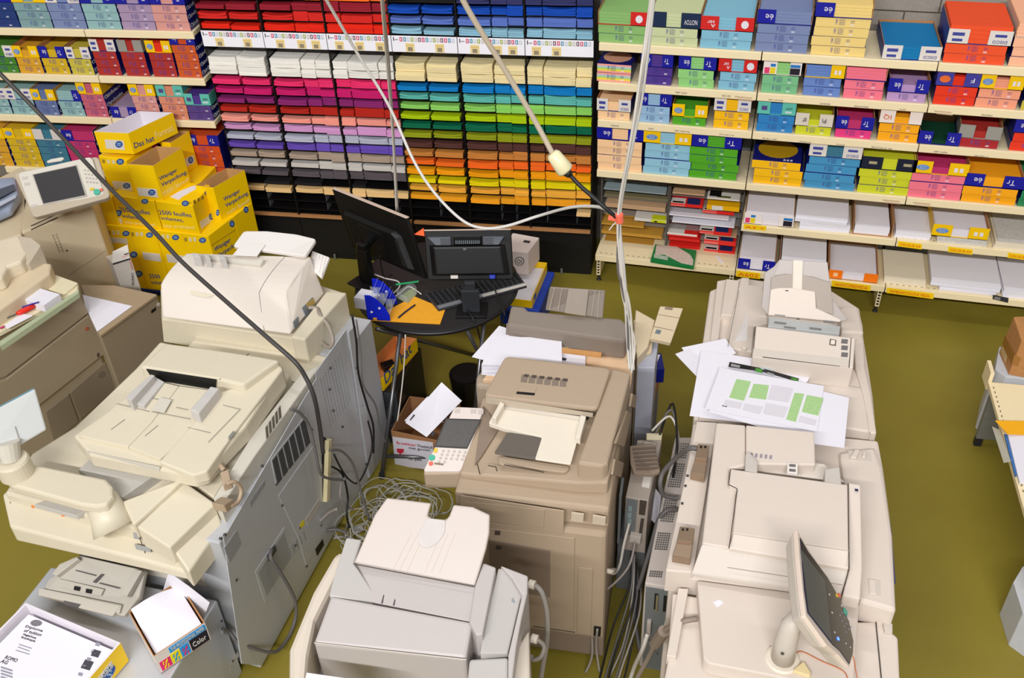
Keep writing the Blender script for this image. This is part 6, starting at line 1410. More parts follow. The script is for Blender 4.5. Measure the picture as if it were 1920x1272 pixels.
vprism('side_shelf', [(64,946,.99),(90,936,.99),(162,958,.99),(144,968,.99)], .965, mat('shelf_grey', (190,186,178), .45), c, .003)
# cable sockets on the back
for a, b in (((404,855),(395,872)), ((430,792),(425,800))): pass
mb = MB(); mb.tube(sweep([A(432,822,1.13), A(428,836,1.125), A(414,852,1.12), A(409,866,1.10), A(420,882,1.08)], 5), .012, 8); part('thick_lead', mb, mat('lead_tan', (176,154,128), .5), c, smooth=True)
vprism('lead_clamp', [(412,886,1.09),(428,880,1.09),(433,902,1.08),(418,910,1.08)], 1.03, mat('lead_tan', (176,154,128)), c, .004)
mb = MB(); mb.tube(sweep([BX(425,908,-.93), BX(440,904,-.91), BX(452,918,-.90), BX(447,940,-.90), BX(432,950,-.91)], 5), .009, 8); part('thick_lead', mb, mat('lead_tan', (176,154,128)), c, smooth=True)
q = [BX(420,948,-.905), BX(438,936,-.905), BX(443,948,-.905), BX(426,962,-.905)]; mb = MB(); mb.prism(q, [k-V(.06,0,0) for k in q]); part('lead_plug', mb, mat('lead_tan', (176,154,128)), c, .004)
plate('plug_label', PRP, [(428,820),(438,808),(440,814),(430,826)], .002, mat('label_greydark', (130,128,122), .6, noise=.4, nscale=400), c)
cable('lead', [PB.hit((505,1030))+PB.n*.012, PB.hit((497,1045))+PB.n*.03, PB.hit((508,1070))+PB.n*.05, PB.hit((532,1120))+PB.n*.06, PB.hit((536,1160))+PB.n*.05, PB.hit((518,1200))+PB.n*.05, PB.hit((492,1220))+PB.n*.05, A(450,1206,.30), A(430,1185,.36), A(418,1180,.42)], .009, M_cdg, 'grey lead looping down the steel back of the left copier')
# lower inner side with bypass tray
wbox('inner_cabinet', -1.72, -1.0, -3.56, -3.50, .58, .80, M_lc2, c, .004)
plate('feed_slot', Plane(V(-1.72,-3.56,.6), V(-1.0,-3.56,.6), V(-1.0,-3.56,.8)), [(150,1030),(272,1052),(272,1066),(150,1044)], .004, mat('slot_darkgrey', (70,72,74), .5, noise=.1), c)
BZ = .66
bp = [A(150,1042,.70), A(272,1070,.70), A(262,1120,.64), A(232,1156,.62), A(76,1118,.62), A(90,1088,.64)]
ppl = Plane(bp[0], bp[1], bp[4]); mb = MB(); mb.prism(bp, [q-ppl.n*.03 for q in bp]); part('bypass_tray', mb, mat('tray_lightgrey', (186,180,168), .45, noise=.02), c, .005)
pbp = ppl
plate('tray_flap', pbp, [(112,1086),(196,1106),(190,1118),(160,1114),(108,1100)], .006, mat('tray_lightgrey', (186,180,168)), c, bw=.002); plate('tray_end', pbp, [(76,1104),(230,1136),(226,1152),(74,1118)], .012, mat('tray_lightgrey', (186,180,168)), c, bw=.003); plate('end_flap', pbp, [(164,1124),(228,1138),(214,1158),(150,1142)], .016, mat('tray_lightgrey', (186,180,168)), c, bw=.002)
plate('tray_guide', pbp, [(118,1062),(150,1048),(154,1052),(112,1084),(104,1080)], .03, mat('tray_lightgrey', (186,180,168)), c, bw=.003); plate('tray_guide', pbp, [(258,1072),(272,1074),(244,1122),(232,1116)], .03, mat('tray_lightgrey', (186,180,168)), c, bw=.003)
for a, b in (((142,1070),(180,1080)), ((186,1094),(224,1104))): line(pbp, a, b, 1.4, mat('slot_mid', (86,82,82)), c, 'slide_slot')
plate('slide_slot', pbp, [(190,1077),(195,1078),(180,1094),(174,1092)], .002, mat('slot_mid', (86,82,82)), c)
for p in ((148,1105),(170,1110)): plate('dark_pad', pbp, [(p[0]-6,p[1]-4),(p[0]+5,p[1]-2),(p[0]+3,p[1]+5),(p[0]-7,p[1]+3)], .013, M_black, c)
plate('grip_hollow', pbp, [(122,1128),(158,1136),(150,1142),(124,1136)], .013, mat('slot_mid', (86,82,82)), c)
# grey paper deck in front of it, with the trays on top
c = thing('paper_deck', (-1.35,-3.85,0), 'grey steel paper deck at the bottom left, cartons on top', 'cabinet')
dq = [A(250,1098,.585), A(392,1096,.585), A(418,1110,.585)]
mb = MB(); t4 = [V(-1.95,-3.62,.56), V(-1.02,-3.60,.56), V(-.98,-3.62,.55), V(-.86,-4.2,.56), V(-1.95,-4.2,.56)]; t4 = [V(-1.90,-3.60,.55), V(-1.035,-3.595,.55), V(-1.035,-4.35,.55), V(-1.90,-4.35,.55)]
mb.prism(t4, [V(k.x,k.y,.0) for k in t4]); part('deck_body', mb, M_met, c, .008)
PDK = Plane(V(-1.035,-3.595,.5), V(-1.035,-4.3,.5), V(-1.035,-4.3,.2))
for p in ((437,1120),(436,1240),(415,1165)): knob('panel_screw', PDK, p, .006, .004, M_steel, c, 8)
plate('rating_label', PDK, [(430,1250),(446,1222),(448,1230),(433,1258)], .001, mat('label_greyish', (190,184,176)), c); plate('side_handle', PDK, [(415,1178),(426,1180),(424,1190),(414,1188)], .012, M_met2, c)
def carton_open(name, ring, h, m_out, m_in, label, lip=.03):
    cn = sum(ring, Vector())/len(ring); t = thing(name, V(cn.x, cn.y, ring[0].z), label, 'carton'); mb = MB(); up = V(0,0,h); n = len(ring)
    for i in range(n):
        a_, b_ = ring[i], ring[(i+1) % n]; ia, ib = a_.lerp(cn, lip), b_.lerp(cn, lip)
        mb.add([a_, b_, b_+up, a_+up], [(0,1,2,3)], 0); mb.add([ia, ib, ib+up, ia+up], [(3,2,1,0)], 1); mb.add([a_+up, b_+up, ib+up, ia+up], [(0,1,2,3)], 1)
    mb.prism([q+V(0,0,.004) for q in ring], ring, 1); part('carton_body', mb, [m_out, m_in], t); return t
zq = .555; H = .13
ring = [A(*p, zq+H)-V(0,0,H) for p in ((48,1131),(226,1206),(170,1300),(-60,1290),(-50,1205))]
ring = [A(48,1131,zq+H)-V(0,0,H), A(226,1206,zq+H)-V(0,0,H)]; e = ring[1]-ring[0]; pr = V(e.y, -e.x, 0).normalized()
ring += [ring[1]+pr*.46, ring[0]+pr*.46]
t = carton_open('yellow_tray', ring, H, M_yc, M_inw, 'yellow carton lined white with printed sheets, bottom left corner of photo', .035)
pe = Plane(ring[1], ring[2], ring[1]+V(0,0,H)); 
plate('white_label', pe, [(183,1272),(208,1240),(217,1256),(200,1290),(186,1290)], .0012, M_lab, t); oval_px(pe, (204,1262), 9, 14, t, skew=-.55)
ptext(pe.off(.002), 'data', (194,1272), (212,1250), (189,1262), M_lab, t)
zs = zq+H-.03
sh = [A(66,1150,zs), A(218,1204,zs), A(150,1320,zs), A(-60,1270,zs)]
sh = [ring[0].lerp(ring[2], .06), ring[1].lerp(ring[3], .06), ring[2].lerp(ring[0], .06), ring[3].lerp(ring[1], .06)]; sh = [V(q.x,q.y,zs) for q in sh]
t = thing('printed_paper', V(sh[0].x, sh[0].y, zq+.006), 'stack of sheets printed with a seal and advertisements, bottom left carton', 'paper'); mb = MB(); mb.prism(sh, [V(q.x,q.y,zq+.006) for q in sh]); part('sheets', mb, M_paper, t)
PZ = ZP(zs)
ring_pts = [(68+11*math.cos(2*math.pi*i/18), 1169+6*math.sin(2*math.pi*i/18)) for i in range(18)]
plate('seal', PZ, ring_pts, .0008, mat('seal_grey', (120,118,122), .6, noise=.5, nscale=300), t)
for s_, p0, p1, ph in (('Diploma', (46,1178), (78,1187), (50,1173)), ('of tuition', (44,1185), (76,1194), (47,1180)), ('legalise', (42,1192), (66,1200), (45,1188)), ('fotokopie', (38,1198), (64,1206), (40,1193))): ptext(PZ, s_, p0, p1, ph, M_ink, t)
for p, w_ in (((36,1208),24),((34,1213),22),((30,1219),26)): plate('text_line', PZ, [p, (p[0]+w_,p[1]+8), (p[0]+w_-1,p[1]+9.5), (p[0]-1,p[1]+1.5)], .0008, mat('print_grey2', (150,148,160)), t)
ptext(PZ, 'ROMO', (8,1236), (30,1243), (10,1229), M_ink, t); ptext(PZ, 'AG', (0,1243), (12,1247), (2,1236), M_ink, t)
for k in range(4): plate('text_line', PZ, [(2,1250+k*6), (24,1257+k*6), (23,1260+k*6), (1,1253+k*6)], .0008, mat('print_grey2', (150,148,160)), t)
plate('picture', PZ, [(176,1218),(190,1222),(184,1234),(170,1230)], .0008, mat('print_dark', (70,68,76)), t); plate('picture', PZ, [(160,1237),(176,1242),(168,1258),(151,1253)], .0008, mat('print_dark', (70,68,76)), t)
for k in range(5): plate('text_line', PZ, [(180-k*8,1205+k*14),(188-k*8,1207+k*14),(186-k*8,1213+k*14),(178-k*8,1211+k*14)], .0008, mat('print_grey2', (150,148,160)), t)
# second carton with plain white paper and colour print on its end
H2 = .12
r0, r1 = A(275,1100,zq+H2), A(388,1175,zq+H2)
rr = [A(288,1232,zq+H2), A(384,1168,zq+H2), A(330,1096,zq+H2)+V(0,.02,0), A(222,1158,zq+H2)]
rr = [q-V(0,0,H2) for q in rr]; rr[3] = rr[0]+(rr[2]-rr[1])
t = carton_open('paper_carton', rr, H2, mat('carton_white_print', (222,214,206), .5), M_carton, 'white colour-printed paper carton beside the yellow one, bottom left', .03)
pe = Plane(rr[0], rr[1], rr[0]+V(0,0,H2))
def q4(u0, u1, v0, v1, m_, nm):
    f = lambda u, v: rr[0].lerp(rr[1], u)+V(0,0,H2*v); mb = MB(); k = [f(u0,v0), f(u1,v0), f(u1,v1), f(u0,v1)]; mb.prism([q+pe.n*.0015 for q in k], k); return part(nm, mb, m_, t)
q4(.27,.98,.66,.94, mat('band_cyan', (30,150,220), .5, noise=0), 'print_band'); q4(.04,.24,.08,.55, mat('sq_magenta', (226,36,110), .5, noise=0), 'colour_square'); q4(.25,.43,.08,.60, mat('sq_yellow', (240,220,20), .5, noise=0), 'colour_square'); q4(.44,.61,.08,.62, mat('sq_cyan', (30,150,220), .5, noise=0), 'colour_square'); q4(.63,.98,.06,.64, mat('sq_black', (26,22,40), .5, noise=0), 'colour_square')
for k, (u, m_) in enumerate(((.14,'sq_yellow'),(.34,'sq_cyan'),(.525,'sq_magenta'))):
    f = lambda du, v: rr[0].lerp(rr[1], u+du)+V(0,0,H2*v)+pe.n*.0016
    for d0, d1, v0, v1 in ((-.03,.03,.18,.46),(-.055,-.02,.36,.5),(.02,.055,.38,.52),(-.05,-.015,.12,.26),(.015,.05,.12,.26)):
        mb = MB(); q = [f(d0,v0), f(d0+.018,v0-.02), f(d1,v1), f(d1-.018,v1+.02)]; mb.prism([k_+pe.n*.001 for k_ in q], q); part('print_figure', mb, MATS[m_], t)
a_, b_ = rr[0].lerp(rr[1], .30)+V(0,0,H2*.72), rr[0].lerp(rr[1], .95)+V(0,0,H2*.72)
me_, wd_, ht_ = text_mesh('THE PROFESSIONAL PAPER'); uxx = (b_-a_).normalized(); text_obj('THE PROFESSIONAL PAPER', M_lab, t, tmat(a_+pe.n*.003-wloc(t), uxx, V(0,0,1), pe.n, (b_-a_).length/wd_, .022/ht_))
me_, wd_, ht_ = text_mesh('Color'); a_, b_ = rr[0].lerp(rr[1], .67)+V(0,0,H2*.22), rr[0].lerp(rr[1], .93)+V(0,0,H2*.22); text_obj('Color', M_lab, t, tmat(a_+pe.n*.003-wloc(t), uxx, V(0,0,1), pe.n, (b_-a_).length/wd_, .03/ht_))
zs = zq+.012
sq = [rr[0].lerp(rr[2], .05), rr[1].lerp(rr[3], .05), rr[2].lerp(rr[0], .05), rr[3].lerp(rr[1], .05)]
t = thing('paper_sheet', V(sq[0].x, sq[0].y, zq+.005), 'white paper filling the colour-printed carton, curling up', 'paper')
nx = 12; mb = MB(); top = []
vs = []; fs = []
for i in range(nx+1):
    u = i/nx
    for j in range(nx+1):
        v = j/nx; p = sq[0].lerp(sq[1], u).lerp(sq[3].lerp(sq[2], u), v)
        z = zq+.10+.055*max(0, v-.55)**1.2*2*(1-u)+.02*math.sin(u*3)*v
        vs.append(V(p.x, p.y, z))
n1 = nx+1
for i in range(nx):
    for j in range(nx): fs.append((i*n1+j, (i+1)*n1+j, (i+1)*n1+j+1, i*n1+j+1))
mb.add(vs, fs); mb.add([v-V(0,0,.002) for v in vs], [f[::-1] for f in fs]); part('sheet', mb, M_paper, t, smooth=True)
sheet('paper_sheet', [(316,1073,.80),(352,1098,.78),(393,1130,.74),(375,1176,.69),(300,1128,.70),(308,1100,.74)], M_paper, 'white sheet standing up crookedly in the colour-printed carton')
# ---------------------------------------------------------------- second left copier with the rounded feeder hood
c = thing('copier', (-1.4,-2.0,0), 'ivory copier with rounded feeder hood and cable socket, left of the round table', 'copier', 'copiers standing on the green floor')
nb2 = V(-.93,-2.555,0); fb2 = V(-.88,-1.95,0)
mb = MB(); t4 = [V(-1.75,-2.54,.95), V(nb2.x,nb2.y,.95), V(fb2.x,fb2.y,.95), V(-1.75,-1.88,.95)]; mb.prism(t4, [V(k.x,k.y,.0) for k in t4]); part('steel_cabinet', mb, M_met, c, .006)
PB2 = Plane(nb2, fb2, nb2+V(0,0,1))
plate('back_plate', PB2, [(590,700),(648,618),(684,880),(640,960)], .004, M_met, c); plate('edge_strip', PB2, [(650,622),(663,610),(700,880),(690,896)], .012, M_met, c, bw=.002)
mb = MB()
for r in range(22):
    for k in range(9):
        p = PB2.hit((600+k*4.6+r*.9, 712-k*5.8+r*4.2)); mb.add([p+PB2.n*.0045+V(0,-.003,0), p+PB2.n*.0045+V(0,.003,0), p+PB2.n*.0045+V(0,.003,.006), p+PB2.n*.0045+V(0,-.003,.006)], [(0,1,2,3)])
tag(part('air_holes', mb, mat('hole_steel', (110,112,116), .6, noise=0), c), kind='stuff')
for p in ((617,690),(616,730),(623,770),(640,800),(664,690),(676,760),(686,870)): knob('panel_screw', PB2, p, .007, .012, M_steel, c, 8)
vprism('scanner_base', [(302,597,1.06),(571,638,1.06),(648,549,1.06),(430,480,1.06),(300,540,1.06)], .93, M_lc, c, .012)
vprism('rear_block', [(545,632,1.12),(571,637,1.12),(650,548,1.12),(612,546,1.12)], .93, M_lc, c, .01)
plate('front_skirt', VPL(A(302,597,1.06), A(571,638,1.06)), [(308,640),(577,686),(572,640),(304,600)], .004, M_lc, c)
mb = MB(); q = [V(-1.75,-2.535,.966), V(-.94,-2.545,.966), V(-.92,-2.33,.966), V(-1.75,-2.25,.966)]; mb.prism(q, [k-V(0,0,.03) for k in q]); part('front_apron', mb, M_lc, c, .006)
zb = 1.075
def hoodp(w): return w
L0, L1_, L2_, L3_ = A(304,596,1.09), A(300,534,1.22), A(350,474,1.28), A(372,505,1.1)
R0, R1_, R2_, R3_ = A(545,628,1.09), A(533,554,1.22), A(583,481,1.28), A(609,551,1.09)
L3_ = L0+(R3_-R0)
def arc(a, b, cpt, n=7): return [a*(1-t)**2+cpt*2*t*(1-t)+b*t*t for t in [i/n for i in range(n+1)]]
sr = [R0]+arc(R1_, R2_, R1_.lerp(R2_, .32)+V(0,0,.035))+[R3_]; sl = [L0]+arc(L1_, L2_, L1_.lerp(L2_, .32)+V(0,0,.035))+[L3_]
mb = MB(); n = len(sr); b = len(mb.v); mb.v += sr+sl
for i in range(n):
    j = (i+1) % n; mb.f.append([i, j, n+j, n+i]); mb.m.append(0)
mb.f.append(list(range(n-1, -1, -1))); mb.m.append(0); mb.f.append([n+i for i in range(n)]); mb.m.append(0)
o = part('feeder_hood', mb, mat('hood_ivory', (222,212,200), .4, noise=.01), c, .01)
k2 = .80
mb = MB(); 
for a_, b_ in zip(range(n-1), range(1, n)):
    pa, pb = sl[a_].lerp(sr[a_], k2), sl[b_].lerp(sr[b_], k2); out_ = V(0,-.003,.003); w_ = (sr[0]-sl[0]).normalized()*.002
    mb.add([pa+out_*.6, pb+out_*.6, pb+w_+out_*.6, pa+w_+out_*.6], [(0,1,2,3)])
part('hood_joint', mb, M_gap, c)
PHF = Plane(L0, R0, L1_); plate('hood_grip', PHF, [(356,545),(378,549),(402,554),(392,558),(372,556),(358,552)], .003, mat('grip_cream', (214,204,180), .45), c, r=.01)
for (x, y, w_) in ((360,478,12),(382,480,8),(410,482,10)): vprism('guide_fin', [(x,y-4,1.335),(x+w_,y-3,1.335),(x+w_+4,y+4,1.33),(x+2,y+3,1.33)], 1.26, mat('guide_greyish', (196,192,186)), c, .003)
vprism('guide_bar', [(388,478,1.30),(470,488,1.30),(494,486,1.31),(488,497,1.29),(390,486,1.29)], 1.25, M_lc2, c, .003)
q = [A(457,433,1.34), A(500,433,1.345), A(555,439,1.345), A(593,448,1.34), A(572,480,1.31), A(530,474,1.305), A(436,462,1.31)]
pp = Plane(q[0], q[3], q[6]); mb = MB(); mb.prism(rnd(q, .02), [k-pp.n*.025 for k in rnd(q, .02)]); part('feeder_tray', mb, mat('tray_white', (228,222,216), .4, noise=.005), c, .006)
plate('tray_flap', pp, [(456,457),(498,460),(482,482),(436,480)], .006, mat('tray_white', (228,222,216)), c, bw=.002); line(pp.off(.007), (484,484), (490,470), .8, M_gap, c)
q = [A(585,470,1.26), A(617,482,1.26), A(602,522,1.20), A(578,500,1.22)]; pp2 = Plane(*q[:3]); mb = MB(); mb.prism(q, [k-pp2.n*.02 for k in q]); part('output_tray', mb, mat('tray_white', (228,222,216)), c, .005)
for k in range(5): line(pp2, (588+k*6,474+k*2), (584+k*5,500+k*4), .5, mat('line_shade', (150,146,134)), c, 'tray_rib', .0015)
PRE = Plane(R0, R3_, R2_); plate('socket_frame', PRE, [(566,578),(585,558),(592,574),(573,594)], .004, mat('socket_steel', (140,148,156), .35, metal=.6), c); plate('socket_face', PRE, [(573,570),(586,560),(590,570),(577,580)], .006, mat('socket_gold', (186,158,90), .4, metal=.4, noise=.1), c); plate('socket_frame', PRE, [(549,604),(558,594),(560,608),(552,616)], .004, mat('socket_steel', (140,148,156)), c)
plate('clip_bar', PRE, [(557,618),(596,578),(598,582),(560,622)], .01, mat('socket_steel', (140,148,156)), c)
pts = [PRE.hit((576,578))+PRE.n*.01, PRE.hit((582,582))+PRE.n*.05, A(600,590,1.12), A(616,612,1.08), A(624,638,1.03), A(618,652,.99), A(606,645,.99), A(592,626,1.03)]
mb = MB(); mb.tube(sweep(pts, 6), .011, 9); part('thick_lead', mb, mat('lead_greybrown', (150,138,126), .45, noise=0), c, smooth=True)
# ---------------------------------------------------------------- production machine at the left edge
M_br = mat('panel_brown', (152,136,112), .5, noise=.02); M_br2 = mat('panel_brown_dark', (126,112,92), .5, noise=.02); M_tan = mat('shell_tan', (214,196,164), .45, noise=.015)
c = thing('production_printer', (-3.0,-2.3,0), 'brown-fronted production printer at the left edge of the photo', 'printer')
E0, E1 = A(-60,655,.98), A(147,545,.98); e_ = (E1-E0).normalized(); nrm = V(e_.y, -e_.x, 0)
if nrm.dot(V(1,-1,0)) < 0: nrm = -nrm
mb = MB(); back = -nrm*.75; t4 = [E0, E1, E1+back, E0+back]; mb.prism(t4, [V(q.x,q.y,.0) for q in t4]); part('cabinet', mb, M_br, c, .02)
PFD = Plane(E0, E1, E0+V(0,0,-1))
plate('upper_door', PFD, [(0,648),(146,547),(164,586),(8,706),(-20,712),(-30,660)], .014, M_br, c, bw=.006)
plate('middle_door', PFD, [(9,710),(165,589),(195,662),(20,800),(-20,780),(-20,720)], .014, M_br, c, bw=.006)
plate('lower_door', PFD, [(84,772),(128,738),(147,790),(100,830)], .008, M_br2, c, bw=.004); plate('lower_door', PFD, [(130,736),(196,678),(216,728),(150,788)], .008, M_br2, c, bw=.004)
knob('red_lamp', PFD, (160,615), .012, .018, mat('lamp_redbrown', (170,90,60), .4), c, 12); knob('door_emblem', PFD, (189,702), .022, .010, mat('emblem_brown', (110,98,82), .4), c, 18); plate('door_sign', PFD, [(179,662),(183,660),(184,667),(180,669)], .016, M_gap, c)
vprism('glass_tray', [(0,578,1.0),(72,534,1.0),(99,513,1.0),(146,535,1.0),(146,545,1.0),(-60,654,1.0)], .97, mat('tray_ivory', (226,216,182), .4), c, .005)
vprism('tray_back', [(72,534,1.02),(99,513,1.02),(146,530,1.02),(118,554,1.01)], .98, mat('tray_ivory', (226,216,182)), c, .006)
q = [A(0,650,1.03), A(147,550,1.03), A(148,543,1.03), A(0,640,1.03)]; mb = MB(); mb.prism(q, [k-V(0,0,.03) for k in q]); part('clear_edge', mb, mat('edge_green', (196,206,170), .15, alpha=.75), c)
vprism('feeder_body', [(-80,545,1.12),(58,488,1.12),(96,494,1.1),(94,512,1.1),(-80,640,1.08)], .97, M_tan, c, .012)
vprism('feeder_tray', [(-80,470,1.22),(36,440,1.22),(52,470,1.20),(40,490,1.18),(14,500,1.18),(4,520,1.18),(-80,548,1.2)], 1.10, mat('feeder_cream', (226,212,186), .4), c, .014)
vprism('tray_wing', [(34,442,1.24),(58,446,1.26),(76,460,1.22),(54,495,1.14),(20,500,1.14),(44,472,1.2)], 1.10, mat('wing_greige', (182,170,150), .4), c, .003)
t = thing('memo_cube', A(78,560,1.0), 'white memo block on the left printer top', 'paper'); vprism('sheets', [(42,560,1.05),(75,541,1.05),(112,552,1.05),(82,573,1.05)], 1.002, M_paper, t, 0)
mb = MB(); a_, b_, d_ = A(31,589,1.022), A(69,572,1.022), A(-6,605,1.012); mb.tube([a_, a_.lerp(b_,.2), a_.lerp(b_,.5), b_], [.009,.015,.016,.010], 10)
t = thing('screwdriver', a_, 'screwdriver with a red handle on the left printer top', 'screwdriver'); part('handle', mb, mat('handle_red', (222,40,24), .3), t, smooth=True); mb = MB(); mb.tube([a_, d_], .004, 8); part('blade', mb, M_steel, t)
cable('pen', [A(34,579,1.012), A(55,572,1.03), A(72,567,1.058)], .005, mat('pen_violet', (60,50,150), .4), 'blue pen lying against the memo block on left printer', 'pen')
sheet('paper_slip', [(6,612,1.008),(40,588,1.008),(62,592,1.008),(14,617,1.008)], M_paper, 'white slip under the red screwdriver on the left printer'); sheet('paper_slip', [(14,586,1.006),(34,578,1.006),(40,584,1.006),(20,593,1.006)], M_paper, 'small white slip behind the screwdriver on the left printer')
cable('pen', [A(0,616,1.012), A(8,612,1.012)], .006, mat('pen_pink', (196,60,110), .4), 'pink pen tip at the left edge on the left printer', 'pen')
c = thing('paper_deck', (-2.4,-1.9,0), 'brown paper deck with a white sheet on top, left of rounded copier', 'cabinet')
vprism('deck_body', [(150,534,.80),(215,535,.80),(296,553,.80),(187,632,.80),(165,592,.80)], 0, M_br, c, .012)
vprism('deck_lid', [(151,534,.815),(215,535,.815),(294,552,.815),(187,629,.815)], .795, mat('lid_tan', (168,146,116), .5, noise=.02), c, .004)
PDS = VPL(A(296,553,.8), A(187,632,.8)); plate('grip_hollow', PDS, [(283,583),(292,576),(292,582),(284,588)], .002, M_black, c); knob('deck_lock', PDS, (297,571), .012, .004, M_btn, c)
sheet('paper_sheet', [(155,553,.8185),(248,574,.8185),(182,622,.8185),(160,575,.8185)], M_paper, 'white sheet lying on the brown paper deck')
c = thing('finisher', (-3.3,-1.4,0), 'tall tan finisher tower with vent slots behind the left printer', 'cabinet')
Ta, Tb = A(57,428,.98), A(173,386,.98); bk2 = V(-.55,.15,0)
Ta = A(40,436,.98); t4 = [Ta, Tb, Tb+V(-.3,.42,0), Ta+V(-.3,.42,0)]
mb = MB(); mb.prism(t4, [V(q.x,q.y,.0) for q in t4]); part('tower_body', mb, M_tan, c, .012)
PTW = Plane(Ta, Tb, Ta-V(0,0,.5))
for k in range(2): line(PTW, (58,424+k*7), (108,401+k*7), 2.2, M_gap, c, 'vent_slot')
for (a, b) in (((98,440),(112,474)), ((105,438),(119,473))): line(PTW, a, b, 1.2, mat('slot_tan', (150,134,110), .6, noise=0), c, 'scale_slot')
for k in range(6): line(PTW, (99+k*2.4,443+k*5.6), (105+k*2.4,441+k*5.6), .6, mat('slot_tan', (150,134,110)), c, 'scale_tick')
knob('dark_pin', PTW, (125,470), .006, .004, M_gap, c, 8); line(PTW, (128,517), (198,470), .7, mat('slot_tan', (150,134,110)), c)
vprism('hinge_block', [(8,413,.95),(40,402,.95),(52,440,.92),(18,442,.92)], .6, mat('hinge_tan', (206,196,176), .45), c, .006)
t = thing('touch_screen', A(110,345,1.1), 'grey touch screen with keypad on the left production printer', 'screen')
Q = [A(33,325,1.32), A(172,294,1.32), A(197,366,1.15), A(60,400,1.15)]
PSx = Plane(Q[0], Q[1], Q[3]); fr4 = rnd(Q, .03)
mb = MB(); mb.prism([q+PSx.n*.006 for q in fr4], [q-PSx.n*.03 for q in fr4]); part('front_bezel', mb, mat('bezel_greywhite', (212,206,192), .4, noise=.01), t, .006)
big = rnd([A(24,322,1.32), A(184,291,1.32), A(207,368,1.15), A(62,407,1.15)], .03); mb = MB(); mb.prism([q-PSx.n*.012 for q in big], [q-PSx.n*.06 for q in big]); part('back_shell', mb, mat('shell_greige', (190,176,154), .45, noise=.01), t, .008)
plate('display', PSx, [(63,329),(143,312),(160,367),(82,383)], .008, mat('display_dark', (44,42,44), .4, noise=.06, nscale=200), t)
plate('screen_lip', PSx, [(60,328),(145,310),(163,369),(81,386)], .007, mat('lip_grey', (176,170,158), .45), t)
for r in range(4):
    for k in range(4): knob('key', PSx, (159+k*6.0+r*1.5, 320+r*7.2-k*2.6+k*3.2), .006, .009, M_btn, t, 8)
knob('start_key', PSx, (182,361), .020, .010, M_grn, t, 16); knob('stop_key', PSx, (190,357), .010, .010, M_red, t, 10); plate('key_yellow', PSx, [(168,354),(176,353),(177,357),(169,358)], .009, M_yl, t); knob('green_light', PSx.off(-.012), (200,362), .008, .004, mat('led_green', (120,255,60), .4, noise=0, emit=3), t, 10)
for p in ((47,335),(51,346),(64,387)): plate('mode_key', PSx, [(p[0]-5,p[1]-2),(p[0]+5,p[1]-3),(p[0]+5,p[1]+2),(p[0]-5,p[1]+3)], .008, M_btn, t)
plate('top_cap', PSx, [(88,304),(96,300),(118,296),(121,299),(116,303),(90,307)], .012, mat('bezel_greywhite', (212,206,192)), t, bw=.003)
mb = MB(); k0 = A(100,380,1.1); mb.tube([Q[0].lerp(Q[2], .5)-PSx.n*.05, V(Ta.x*.5+Tb.x*.5, Ta.y*.5+Tb.y*.5+.1, .97)], .04, 12); part('screen_arm', mb, M_tan, t)
t = thing('plastic_bag', A(10,420,1.0), 'pale blue wrapped packet lying at the left edge behind the touch screen', 'bag')
bm_ = [(0,332,1.1),(28,330,1.1),(34,362,1.08),(20,392,1.05),(-40,420,1.05),(-40,350,1.1)]
vprism('packet', bm_, 1.0, mat('packet_blue', (150,160,180), .2, noise=.25, nscale=9), t, .02)
plate('dark_stripe', ZP(1.09), [(-20,362),(26,346),(30,356),(-20,382)], .003, mat('packet_dark', (84,90,104), .25), t); plate('fold', ZP(1.09), [(-20,390),(30,366),(30,371),(-20,398)], .004, mat('packet_pale', (196,204,220), .25), t)
vprism('under_machine', [(-40,352,.98),(40,312,.98),(60,330,.98),(40,440,.98),(-60,470,.98)], 0, M_tan, c, .01)
# ================================================================== lower right shelves: papers, cartons, envelopes
BAYS = [o for o in bpy.data.objects if o.name.split('.')[0] == 'shelving_bay']
def lpile(fr, pl, pr, z, h, dep, m, label, name='paper_stack', t=.02, rz=0, n=3, cat='paper', group='white paper stacks on the lower right shelves'):
    xl, xr = fr.sat(pl, t, z+.02), fr.sat(pr, t, z+.02); wd = xr-xl
    mb = MB(); rg = random.Random(int(pl))
    for i in range(n):
        j = rg.uniform(-.004, .004); mb.box(-wd/2+j, wd/2+j, rg.uniform(-.004,.004), dep, h*i/n, h*(i+1)/n-.0006)
    o = bpy.data.objects.new(name, mb.mesh(name, [m])); o.location = fr.w((xl+xr)/2, t, z+.001); o.rotation_euler = (0,0,rz); link(o)
    return tag(o, label, cat, group)
M_crm = mat('paper_cream', (226,214,190), .7, noise=.02)
z5, z6 = ZR[4], ZR[5]
x_ = lambda a, z, t=.02: FRR.sat(a, t, z+.02)
def ltray(pl, pr, z, h, sty, pcol, where, dep=.42, **k):
    a, b = x_(pl, z), x_(pr, z); return tray(FRR, (a+b)/2, .02, z+.001, b-a-.012, dep, h, sty, pcol, where, **k)
ltray(1395, 1487, z5, .085, 'multi', 'white', 'with squares of colour, left end of fifth shelf', fillh=1.05)
lpile(FRR, 1499, 1593, z5, .05, .40, M_paper, 'white paper stack with a skewed one on top, fifth shelf right', rz=.03)
lpile(FRR, 1491, 1588, z5+.052, .045, .42, M_paper, 'skewed white paper stack lying on another, fifth shelf right', rz=-.03)
ltray(1598, 1672, z5, .12, 'brown', None, 'with white paper and no front, fifth shelf right', open_left=True, open_right=True)
lpile(FRR, 1601, 1666, z5+.0045, .06, .38, M_paper, 'white paper inside the brown open carton, fifth shelf right', t=.025)
lpile(FRR, 1678, 1744, z5, .05, .33, M_paper, 'small white paper stack above the left yellow tracing paper label', t=.03)
